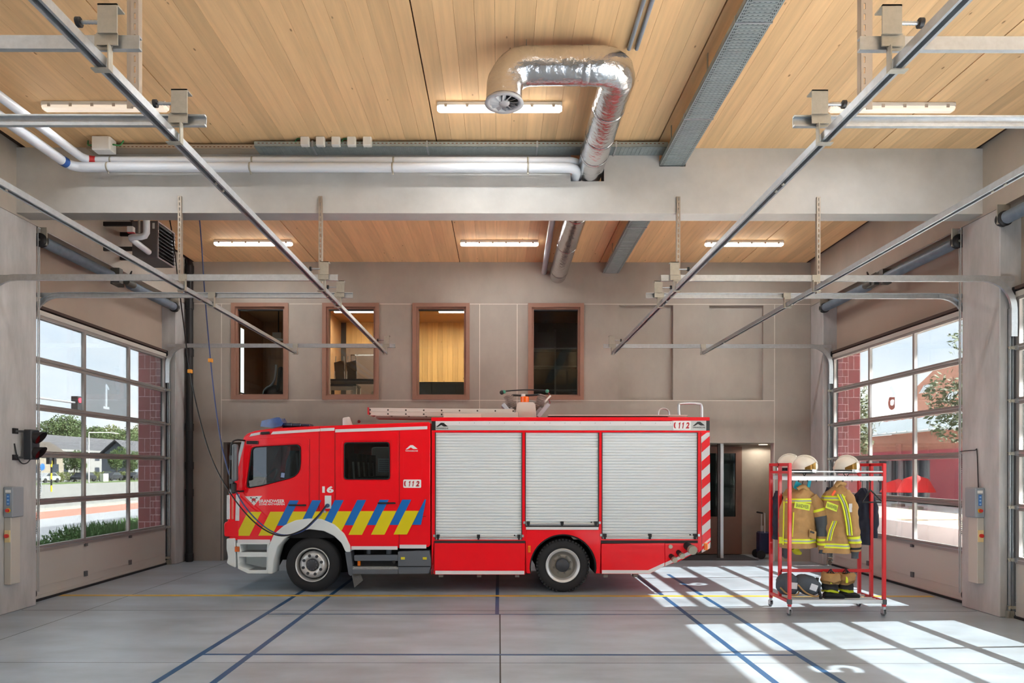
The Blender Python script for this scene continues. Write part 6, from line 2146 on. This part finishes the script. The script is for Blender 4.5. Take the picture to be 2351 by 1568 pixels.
def bag(px, py, Y, sc, rot, label, seed):
    c = P(px, py, Y)
    t = thing('gear_bag', label, 'bag', (c.x, c.y, 0.22), 'grey gear bags on the lower shelf')
    mb = MB().sphere((0, 0, 0), 1.0, seg=22, rows=14)
    Ry = Matrix.Rotation(rot, 3, 'Y')
    vs = []
    for v in mb.v:
        q = Vector(v)
        k = 1.0 / (abs(q.x) ** 3 + abs(q.y) ** 3 + abs(q.z) ** 3) ** (1 / 3)
        q = q * (k * 0.5 + 0.5)
        q = q * (1 + 0.10 * noise.noise(q * 2.2 + Vector((seed, 0, 0))))
        q = Vector((q.x * sc[0], q.y * sc[1], q.z * sc[2]))
        q = c + Ry @ q
        q.z = max(q.z, 0.222)
        vs.append(tuple(q))
    mb.v = vs
    mb.build('bag_body', mat('bag_grey', (78, 84, 92), rough=0.85, var=0.18, vscale=7, bump=0.35, bscale=18), t)
    MB().obox(c + Ry @ Vector((0.04, -sc[1] - 0.002, 0.0)), Ry @ Vector((0.05, 0, 0)), (0, 0.004, 0), Ry @ Vector((0.0, 0, 0.045))).build('white_tag', mat('tag_white', (216, 216, 222), rough=0.7), t)
    MB().tube([tuple(c + Ry @ Vector(p)) for p in smooth_path([(-sc[0] * .9, -sc[1] * .8, -sc[2] * .3), (-0.05, -sc[1] * 1.05, -sc[2] * .75), (sc[0] * .6, -sc[1] * .95, -sc[2] * .8), (sc[0] * 1.02, -sc[1] * .5, -sc[2] * .4)])], 0.012, 6).build('tan_strap', M_TAN, t)


bag(1808, 1340, 9.86, (0.155, 0.12, 0.16), 0.1, 'grey gear bag against the rack corner post', 1.0)
bag(1853, 1342, 9.82, (0.19, 0.13, 0.14), 0.35, 'grey slumped gear bag with white tag in the middle of the shelf', 5.0)
o = MB().tube(smooth_path([gpx(1877, 1325, 9.76), gpx(1876, 1345, 9.74), gpx(1882, 1360, 9.73), gpx(1885, 1374, 9.72)]), 0.022, 8).build('harness_strap', M_BLACK)
tag(o, 'black harness strap hanging over the edge of the lower shelf', 'strap')

# trolley in the recess
tr_c = P(1757, 1280, 15.75)
tr = thing('hand_trolley', 'dark blue wheeled trolley standing in the recess behind the rack', 'trolley', (tr_c.x, 15.75, 0))
MB().box(tr_c.x - 0.14, tr_c.x + 0.10, 15.70, 15.95, 0.12, 0.62).build('body', mat('trolley_navy', (34, 38, 72), rough=0.6), tr, bevel=0.03)
MB().tube([(tr_c.x - 0.02, 15.72, 0.6), (tr_c.x - 0.02, 15.72, 1.05), (tr_c.x - 0.09, 15.72, 1.06)], 0.012, 8).tube([(tr_c.x - 0.02, 15.92, 0.6), (tr_c.x - 0.02, 15.92, 1.05), (tr_c.x - 0.09, 15.92, 1.06)], 0.012, 8).build('handle_tube', M_ALU, tr)
MB().cyl((tr_c.x - 0.1, 15.66, 1.06), (tr_c.x - 0.1, 15.98, 1.06), 0.02, seg=10).build('grip', M_BLACK, tr)
for s in (15.67, 15.96):
    MB().cyl((tr_c.x - 0.12, s, 0.10), (tr_c.x - 0.12, s + 0.03, 0.10), 0.10, seg=18).build('wheel', M_BLACK, tr)
ob = MB().box(P(1747, 0, 16.54).x, P(1753, 0, 16.54).x, 16.53, 16.55, 0.55, 0.70).build('wall_socket', M_WHITE)
tag(ob, 'white wall socket beside the blue trolley', 'socket')

# ================================================================== ROOM CONTENTS UPSTAIRS
rw = thing('window_5', 'pale bright window strip in the dim room upstairs', None, (-6.6, 17.5, 3.5), kind='structure')
MB().box(-6.505, -6.49, 16.95, 17.35, 3.95, 5.6).build('pane', mat('pane_glow', (236, 238, 232), emit=(232, 238, 236), estr=1.4), rw)  # pane emits in place of daylight from behind it
ac = thing('office_chair', 'black office chair with a bright metal arm behind the first window', 'chair', (-5.45, 16.4, 3.3))
MB().sphere((-5.45, 16.5, 3.86), 0.26, seg=16, rows=10, sc=(1, 1, 0.9)).build('seat', M_BLACK, ac)
MB().obox((-5.26, 16.5, 4.2), (0.05, 0, 0.01), (0, 0.22, 0), (0.03, 0, 0.30)).build('backrest', mat('chair_black', (34, 40, 48), rough=0.5), ac, bevel=0.03)
MB().tube(smooth_path([(-5.51, 16.35, 4.02), (-5.42, 16.33, 4.1), (-5.36, 16.32, 4.25), (-5.33, 16.32, 4.55)]), 0.03, 8).build('metal_arm', M_ALU, ac)
MB().cyl((-5.45, 16.5, 3.3), (-5.45, 16.5, 3.7), 0.05, seg=10).build('column', M_BLACK, ac)
rl = thing('room_railing', 'dark railing low in the first window', 'railing', (-6.2, 16.2, 3.3))
for i in range(4):
    MB().box(-6.45 + i * 0.26, -6.42 + i * 0.26, 16.2, 16.23, 3.3, 3.92 - i * 0.06).build('baluster', M_BLACK, rl)
MB().bar((-6.5, 16.2, 3.95), (-5.5, 16.2, 3.70), 0.03, 0.03).build('hand_rail', M_BLACK, rl)
pj_ = MB().box(-5.72, -5.50, 17.2, 17.5, 5.35, 5.5).build('ceiling_projector', M_WHITE)
tag(pj_, 'small pale projector hanging in the dim room behind the first window', 'projector')
MB().box(-5.62, -5.60, 17.33, 17.36, 5.5, 6.1).build('drop_pole', M_BLACK, pj_)
d4 = thing('door_4', 'grey brown door with dark glass behind the second window', None, (-3.5, 18.8, 3.3), kind='structure')
plate('door_frame', R(-4.2, -3.02, 3.3, 5.45), 18.74, 18.81, mat('inner_frame', (128, 104, 86), rough=0.6), d4, holes=[R(-4.08, -3.14, 3.32, 5.2)])
plate('door_leaf', R(-4.08, -3.14, 3.32, 5.2), 18.78, 18.80, mat('inner_door', (112, 92, 80), rough=0.5), d4)
for i, (x0, x1, y0, y1, h, m, lab) in enumerate(((-4.25, -2.7, 16.6, 17.3, 0.95, 'dark', 'black work table at the back behind the second window'),
                                                (-4.25, -3.3, 15.75, 16.3, 0.72, 'pale', 'table with pale legs close behind the second window'))):
    t = thing('work_table', lab, 'table', ((x0 + x1) / 2, y0, 3.3))
    MB().box(x0, x1, y0, y1, 3.3 + h - 0.04, 3.3 + h).build('table_top', M_BLACK if i == 0 else mat('table_grey', (70, 70, 72), rough=0.5), t)
    lm_ = M_BLACK if i == 0 else mat('leg_pale', (188, 180, 168), rough=0.5)
    for x in (x0 + 0.04, x1 - 0.04):
        for y in (y0 + 0.04, y1 - 0.04):
            MB().box(x - 0.035, x + 0.035, y - 0.035, y + 0.035, 3.3, 3.3 + h - 0.04).build('leg', lm_, t)
    if i:
        MB().box(x0, x1, y0 + 0.02, y0 + 0.07, 3.3 + h - 0.14, 3.3 + h - 0.05).build('apron', lm_, t)
for i, x in enumerate((-3.95, -3.65)):
    t = thing('folding_chair', 'slim dark chair on the tables behind the second window, %s' % ('nearer the partition' if i == 0 else 'nearer the door edge'), 'chair', (x, 16.9, 4.25), 'chairs stacked on the black table')
    MB().obox((x, 16.9, 4.50), (0.12, 0, 0.03), (0, 0.015, 0), (-0.02, 0, 0.22)).build('backrest', mat('chair_brown', (70, 58, 50), rough=0.6), t)
    for s in (-1, 1):
        MB().bar((x + s * 0.13, 16.88, 4.25), (x + s * 0.10, 16.92, 4.85), 0.02, 0.02).build('leg', M_ALU, t)
t = MB().box(-2.98, -2.80, 15.9, 16.1, 3.3, 3.86).build('small_box', mat('box_pale', (206, 196, 176), rough=0.7))
tag(t, 'small pale box low behind the second window', 'box')
cb = thing('reflection_block', 'dark grey low block behind the third window standing in for the reflected duct', 'cabinet', (-1.3, 16.6, 3.3))  # dark block stands in for the duct's reflection in the glass
MB().box(-2.2, -0.45, 16.3, 16.8, 3.3, 4.14).build('reflection_body', mat('reflection_slate', (58, 64, 72), rough=0.4), cb)
for i in range(3):  # dark fronts belonging to the same reflection stand-in
    MB().box(-2.18 + i * 0.58, -1.62 + i * 0.58, 16.275, 16.3, 3.34, 4.10).build('door', MATS['reflection_slate'], cb)
cs = thing('storage_shelf', 'dark steel shelf in the room behind the light mast window', 'shelf', (1.4, 17.5, 3.3))
for z in (3.55, 4.05, 4.65, 5.1):
    MB().box(0.5, 2.3, 17.3, 17.7, z, z + 0.03).build('shelf_board', mat('shelf_steel', (120, 116, 112), rough=0.5), cs)
for x in (0.5, 1.4, 2.27):
    MB().box(x, x + 0.04, 17.3, 17.34, 3.3, 5.6).build('upright', MATS['shelf_steel'], cs)
for i, x in enumerate((0.75, 1.75)):
    o = MB().box(x, x + 0.32, 17.28, 17.5, 3.58, 3.95).build('paper_box', M_WHITE)
    tag(o, 'white box on the dark shelf behind the light mast window, %s' % ('nearer the duct' if i == 0 else 'nearer the blank panels'), 'box', 'white boxes on the dark shelf')

# ================================================================== OUTSIDE
M_ASPH = mat('asphalt', (96, 98, 104), rough=0.9, var=0.1, vscale=0.4)
M_PAVE = mat('pavement', (128, 130, 134), rough=0.9, var=0.08, vscale=0.5)
M_BIKE = mat('red_cycle_lane', (168, 100, 86), rough=0.9, var=0.06, vscale=0.5)
M_GRASS = mat('grass_green', (74, 92, 42), rough=0.9, var=0.3, vscale=0.6)
M_LEAF = mat('leaf_green', (62, 80, 34), rough=0.7, var=0.3, vscale=1.5)
M_LEAFY = mat('leaf_olive', (86, 94, 42), rough=0.7, var=0.3, vscale=1.5)
M_BARK = mat('bark', (96, 82, 68), rough=0.9)
M_RENDER = mat('white_render', (132, 131, 128), rough=0.8)
M_ROOFD = mat('slate_roof', (70, 70, 74), rough=0.8)
M_WINDARK = mat('far_window', (44, 50, 58), rough=0.2)

gl_ = MB().box(-420, -7.75, -150, 420, -0.6, -0.08).build('ground_street', M_PAVE, kind='structure')
tag(gl_, 'street side ground outside the numbered door')
MB().box(-19.4, -22.4, -150, 400, -0.08, -0.06).build('cycle_lane', M_BIKE, gl_)
MB().box(-12.0, -16.5, -150, 400, -0.08, -0.062).build('drive_strip', M_ASPH, gl_)
MB().box(-24.0, -60.0, -150, 400, -0.08, -0.06).build('road', mat('road_grey', (118, 117, 114), rough=0.9, var=0.06, vscale=0.3), gl_)
MB().box(-60.0, -66.0, -150, 400, -0.08, -0.02).build('verge', M_GRASS, gl_)
MB().box(-22.6, -24.0, -150, 400, -0.08, -0.02).build('kerb_island', mat('kerb_pale', (140, 136, 128), rough=0.9), gl_)
gr_ = MB().box(7.75, 420, -150, 420, -0.6, -0.08).build('ground_yard', mat('yard_paving', (220, 218, 214), rough=0.9, var=0.06, vscale=0.4), kind='structure')
tag(gr_, 'yard side ground outside the door behind the rack')
MB().box(12.35, 17.0, -100, 120, -0.08, 0.42).build('gravel_bed', mat('gravel', (196, 164, 140), rough=0.95, var=0.45, vscale=14), gr_)
MB().box(12.1, 12.35, -100, 120, -0.08, 0.50).build('low_wall', mat('wall_rose', (206, 186, 182), rough=0.9, var=0.05), gr_)


def leaf_cloud(centres, n, size, seed, m, name, parent, flat=0.8):
    rg = random.Random(seed)
    vs, fs = [], []
    for _ in range(n):
        c, r = rg.choice(centres)
        d = Vector((rg.gauss(0, 1), rg.gauss(0, 1), rg.gauss(0, 1) * flat)).normalized() * r * rg.uniform(0.45, 1.0) ** 0.5
        p = Vector(c) + d
        a = Vector((rg.gauss(0, 1), rg.gauss(0, 1), rg.gauss(0, 1))).normalized()
        b = a.orthogonal().normalized()
        s = size * rg.uniform(0.6, 1.4)
        o = len(vs)
        vs += [p + a * s, p + b * s * 0.55, p - a * s, p - b * s * 0.55]
        fs.append((o, o + 1, o + 2, o + 3))
    me = bpy.data.meshes.new(name)
    me.from_pydata([tuple(v) for v in vs], [], fs)
    me.materials.append(m)
    o = link(name, me, parent)
    o['kind'] = 'stuff'
    return o


def tree(x, y, h, r, label, seed, m=M_LEAF, leaves=2600, size=0.28, z0=0.0, group=None, trunk=0.18):
    rg = random.Random(seed)
    t = thing('tree', label, 'tree', (x, y, z0), group)
    MB().tube(smooth_path([(x, y, z0), (x + rg.uniform(-.2, .2), y, z0 + h * 0.3), (x + rg.uniform(-.3, .3), y, z0 + h * 0.75)]), trunk, 8, radii=None).build('trunk', M_BARK, t)
    cs = []
    for _ in range(11):
        a = rg.uniform(0, 2 * PI)
        q = rg.uniform(0, 0.75) * r
        cs.append(((x + q * math.cos(a), y + q * math.sin(a), z0 + h * rg.uniform(0.42, 0.88)), r * rg.uniform(0.35, 0.55)))
    leaf_cloud(cs, leaves, size, seed, m, 'foliage', t)
    return t


def on_x(px, X):
    """Depth where the sight line of column px meets the plane x = X."""
    return X * F_PX / (px - CX)


# --- street side: terrace of white houses with grey roof
h = thing('street_house', 'long white house with grey roof across the street', 'building', (-86, 130, 0))
MB().box(-90, -84, 92, 210, 0, 5.6).build('wall', M_RENDER, h)
MB().loft([[(-83.2, y, 5.5), (-87, y, 8.6), (-91, y, 5.5)] for y in (90, 212)], smooth=False).build('roof', M_ROOFD, h)
MB().box(-83.6, -83.0, 90, 212, 5.35, 5.75).build('eaves', M_RENDER, h)
for i in range(22):
    for z in (1.0, 3.7):
        MB().box(-83.95, -84.05, 95 + i * 5.2, 96.6 + i * 5.2, z, z + 1.3).build('window', M_WINDARK, h)
g_ = thing('gable_house', 'pale blue gabled house beside the long white house', 'building', (-70, 150, 0))
yy = on_x(125, -72)
MB().loft([[(-76, y, 0), (-70, y, 0), (-70, y, 4.6), (-73, y, 7.2), (-76, y, 4.6)] for y in (yy + 36, yy + 20)], smooth=False).build('wall', mat('pale_blue_render', (112, 118, 128), rough=0.8), g_)
MB().loft([[(-76.6, y, 4.4), (-73, y, 7.6), (-69.4, y, 4.4), (-69.4, y, 4.2), (-73, y, 7.3), (-76.6, y, 4.2)] for y in (yy + 37, yy + 19)], smooth=False).build('roof', M_ROOFD, g_)
b2 = thing('corner_house', 'cream house with dark roof at the edge of the street view', 'building', (-77, 106, 0))
MB().box(-80, -74, 96, 116, 0, 4.4).build('wall', mat('cream_render', (128, 120, 106), rough=0.8), b2)
MB().loft([[(-73.4, y, 4.3), (-77, y, 6.6), (-80.6, y, 4.3)] for y in (95, 117)], smooth=False).build('roof', mat('brown_roof', (70, 62, 55), rough=0.8), b2)
for i in range(4):
    MB().box(-73.95, -74.05, 98 + i * 5, 99.6 + i * 5, 1.2, 2.8).build('window', M_WINDARK, b2)
for i, (px, X, hh, r) in enumerate(((150, -104, 13.5, 6.5), (185, -110, 13.0, 6), (222, -104, 12.5, 6), (258, -112, 14, 7), (296, -106, 14.5, 7), (330, -110, 15, 7))):
    tree(X, on_x(px, X), hh, r, ['tall green tree above the roofs, first from the column', 'tall green tree above the roofs, second from the column', 'tall green tree above the roofs, third from the column',
                                  'tall green tree above the roofs, fourth from the column', 'tall green tree above the roofs, near the brick jamb', 'tall green tree above the roofs, touching the brick jamb'][i], 40 + i, M_LEAFY if i % 2 else M_LEAF, 7000, 0.24, group='tall trees behind the street houses')
for i, (px, X, hh, r) in enumerate(((172, -68, 5.2, 1.8), (268, -68, 6.0, 2.3), (300, -69, 5.5, 2.2))):
    tree(X, on_x(px, X), hh, r, 'small street tree before the white house, %s' % ['by the gable', 'in the middle pane', 'next to the brick jamb'][i], 60 + i, M_LEAF, 3500, 0.11, group='small street trees', trunk=0.08)
for i, (px, X) in enumerate(((150, -68.5), (226, -68.5), (300, -68.5))):
    y = on_x(px, X)
    t = thing('hedge', 'low clipped hedge behind the parked cars, %s' % ['nearest the traffic light', 'in the middle', 'nearest the brick jamb'][i], 'hedge', (X, y, 0), 'hedges behind the parked cars')
    leaf_cloud([((X, y + k * 1.6, 0.7), 0.9) for k in range(-2, 3)], 2500, 0.09, 80 + i, M_LEAFY, 'foliage', t)


def car(x, y, col, label, group):
    t = thing('parked_car', label, 'car', (x, y, 0), group)
    prof = [(-2.1, 0.35), (-2.1, 0.75), (-1.9, 0.88), (-1.3, 0.95), (-0.7, 1.42), (0.9, 1.45), (1.6, 0.98), (2.05, 0.85), (2.1, 0.35)]
    MB().loft([[(x + dx, y + u, v) for u, v in prof] for dx in (-0.85, 0.85)], smooth=False).build('body', col, t, bevel=0.08)
    gp = [(-1.15, 0.98), (-0.68, 1.36), (0.84, 1.39), (1.4, 1.0)]
    MB().loft([[(x + dx, y + u, v) for u, v in gp] for dx in (0.852, 0.862)], smooth=False).build('side_glass', mat('car_glass', (50, 56, 62), rough=0.1), t)
    for u in (-1.35, 1.3):
        MB().cyl((x + 0.7, y + u, 0.33), (x + 0.9, y + u, 0.33), 0.33, seg=16).build('wheel', M_RUBBER, t)


M_CARD = mat('car_charcoal', (30, 32, 38), rough=0.25, coat=0.5)
M_CARW = mat('car_white', (140, 142, 145), rough=0.25, coat=0.5)
for px, m, lab in ((105, M_CARW, 'white parked car nearest the column'), (192, M_CARD, 'charcoal parked car behind the lamp post'), (256, M_CARD, 'dark parked car in the middle pane'), (308, M_CARD, 'dark parked car beside the brick jamb')):
    car(-66.3, on_x(px, -66.3), m, lab, 'cars parked across the street')
ub = MB().box(-64.2, -63.6, on_x(232, -64), on_x(232, -64) + 1.4, 0, 1.25).build('utility_cabinet', mat('cabinet_light', (214, 212, 204), rough=0.6))
tag(ub, 'pale utility cabinet between the parked cars', 'cabinet')
lp = thing('lamp_post', 'white lamp post standing before the white house', 'lamp post', (-60, on_x(204, -60), 0))
yl = on_x(204, -60)
MB().cyl((-60, yl, 0), (-60, yl, 7.4), 0.09, 0.06, seg=10).build('pole', M_WHITE, lp)
MB().tube([(-60, yl, 7.35), (-58.8, yl + 3, 7.5), (-58.5, yl + 5, 7.45)], 0.06, 8).build('arm', M_WHITE, lp)
ts = thing('street_signal', 'yellow and black traffic signal post across the street', 'traffic light', (-40, on_x(118, -40), 0))
ys = on_x(118, -40)
for k in range(6):
    MB().cyl((-40, ys, k * 0.55), (-40, ys, k * 0.55 + 0.55), 0.07, seg=10).build('post_section', mat('sign_yellow', (232, 206, 40), rough=0.5) if k % 2 == 0 else M_BLACK, ts)
for s in (-0.32, 0.32):
    MB().box(-40.15, -39.85, ys + s - 0.16, ys + s + 0.16, 2.45, 3.4).build('signal_head', M_BLACK, ts)
MB().cyl((-39.8, ys - 1.5, 2.2), (-39.78, ys - 1.5, 2.2), 0.3, seg=16).build('blue_sign', mat('sign_blue', (40, 90, 170), rough=0.4), ts)
MB().cyl((-39.9, ys - 1.5, 0), (-39.9, ys - 1.5, 2.3), 0.04, seg=8).build('sign_post', M_GALV, ts)
oa = thing('overhead_signal', 'red overhead traffic signal on a long mast arm', 'traffic light', (-26, on_x(100, -26), 0))
y0_, y1_ = on_x(60, -26), on_x(180, -26)
MB().tube([(-26, y0_, 0), (-26, y0_, 5.9), (-26, y0_ + 1, 6.05), (-26, y1_, 6.1)], 0.07, 8).build('mast', M_GALV, oa)
MB().box(-26.2, -25.8, y1_ - 0.4, y1_, 5.4, 6.5).build('signal_head', M_BLACK, oa)
MB().cyl((-25.8, y1_ - 0.2, 6.25), (-25.76, y1_ - 0.2, 6.25), 0.15, seg=14).build('red_lens', mat('red_lit', (255, 60, 80), emit=(255, 50, 70), estr=1.2), oa)
# weeds along the facade
wd = thing('weeds', 'tall green weeds growing outside the street door', 'weeds', (-9.6, 16, 0), kind='stuff')
rg = random.Random(5)
vs, fs = [], []
for i in range(9000):
    y = rg.uniform(13.0, 23.0)
    x = -9.3 - rg.random() ** 1.5 * 1.6
    hgt = rg.uniform(0.15, 0.6) * (1.2 if y > 16.5 else 0.8)
    a = rg.uniform(0, 2 * PI)
    dx, dy = math.cos(a), math.sin(a)
    o = len(vs)
    vs += [(x - 0.006 * dy, y + 0.006 * dx, -0.08), (x + 0.006 * dy, y - 0.006 * dx, -0.08), (x + dx * 0.05 + 0.004 * dy, y + dy * 0.05, hgt * 0.7), (x + dx * 0.14, y + dy * 0.14, hgt)]
    fs.append((o, o + 1, o + 2, o + 3))
me = bpy.data.meshes.new('weed_blades')
me.from_pydata(vs, [], fs)
me.materials.append(mat('weed_green', (96, 130, 76), rough=0.8, var=0.3, vscale=2))
o = link('weed_blades', me, wd)
leaf_cloud([((-9.8 - 0.4 * (k % 2), 13.5 + k * 0.8, 0.25), 0.45) for k in range(12)], 6000, 0.028, 9, MATS['weed_green'], 'weed_leaves', wd)

# --- yard side: brick hall with sheet metal roof
bh = thing('brick_hall', 'low red brick hall with pale sheet metal roof across the yard', 'building', (30, 40, 0))
M_BRICKF = mat('far_brick', (176, 120, 104), rough=0.9, var=0.18, vscale=3)
M_FRED = mat('red_cladding', (170, 70, 84), rough=0.7)
MB().box(26, 34, 20, 90, 3.25, 4.35).build('brick_wall', M_BRICKF, bh)
MB().box(25.95, 26.1, 20, 90, 2.65, 3.25).build('red_band', M_FRED, bh)
MB().box(26.3, 34, 20, 90, 0, 2.65).build('dark_glazing', mat('yard_glazing', (96, 100, 108), rough=0.2), bh)
y_a, y_b = on_x(2135, 26), on_x(2230, 26)
MB().box(26.0, 26.25, y_b, y_a, 0, 2.65).build('red_panel', M_FRED, bh)
for px in (1990, 2020, 2048, 2075, 2105):
    y = on_x(px, 26.1)
    MB().box(26.05, 26.2, y, y + 0.25, 0, 2.65).build('glazing_bar', mat('bar_grey', (120, 112, 116), rough=0.6), bh)
MB().loft([[(25.6, y, 4.35), (25.6, y, 4.45), (33, y, 6.1), (33, y, 6.0)] for y in (19, 91)], smooth=False).build('roof', mat('sheet_roof', (206, 212, 216), rough=0.5, metal=0.2), bh)
for k in range(60):
    y = 22 + k * 1.1
    MB().bar((25.6, y, 4.49), (33, y, 6.14), 0.12, 0.07).build('roof_rib', MATS['sheet_roof'], bh)
hs = thing('tiled_house', 'house with steep orange tiled roof and skylights behind the hall', 'building', (58, 80, 0))
yh = on_x(2150, 56)
M_TILE = mat('roof_tile', (206, 142, 118), rough=0.8, var=0.1, vscale=2)
MB().box(56, 66, yh - 8, yh + 10, 0, 9.5).build('wall', M_BRICKF, hs)
MB().loft([[(55.2, yh - 9, 9.2), (55.2, yh + 11, 9.2), (66.8, yh + 11, 9.2), (66.8, yh - 9, 9.2)], [(60, yh + 2, 16.2), (60, yh + 6, 16.2), (62, yh + 6, 16.2), (62, yh + 2, 16.2)]], smooth=False).build('roof', M_TILE, hs)
for dy, z in ((-3.0, 11.2), (4.0, 13.0)):
    t_ = (z - 9.2) / 7.0
    xx = 55.2 + 4.8 * t_
    MB().obox((xx - 0.05, yh + 1 + dy, z), (0.35, 0, 0.55), (0, 0.9, 0), (-0.06, 0, 0.04)).build('skylight', mat('skylight_glass', (220, 226, 230), rough=0.15), hs)
MB().box(54.6, 55.4, yh + 8.2, yh + 9.6, 8.5, 12.2).build('chimney', mat('chimney_brick', (160, 90, 80), rough=0.9), hs)
for i, (px, X, dz) in enumerate(((2103, 22.5, 0.25), (2062, 23.2, 0.0))):
    y = on_x(px, X)
    t = thing('red_parasol', 'red parasol in the yard, %s' % ('larger one nearer the low wall' if i == 0 else 'smaller one behind it'), 'parasol', (X, y, 0), 'red parasols in the yard')
    MB().lathe((X, y, 0), (0, 0, 1), [(0.75 + dz * 0.4, 0.95), (1.3 + dz, 0.6), (1.5 + dz, 0.08), (1.52 + dz, 0)], seg=16).build('canopy', mat('parasol_red', (232, 44, 40), rough=0.6), t)
    MB().cyl((X, y, 0), (X, y, 1.5 + dz), 0.04, seg=8).build('pole', M_GALV, t)
    MB().cyl((X, y, -0.08), (X, y, 0.06), 0.35, seg=14).build('base', M_GALV_D, t)
tree(15.4, on_x(2222, 15.4), 7.0, 1.6, 'tree with thin foliage beside the column outside the yard door', 101, M_LEAF, 2200, 0.085, z0=0.4, trunk=0.1)
tree(23.0, on_x(1972, 23.0), 8.0, 2.3, 'pale green tree beside the brick jamb in the yard', 102, M_LEAFY, 3000, 0.12, trunk=0.12)
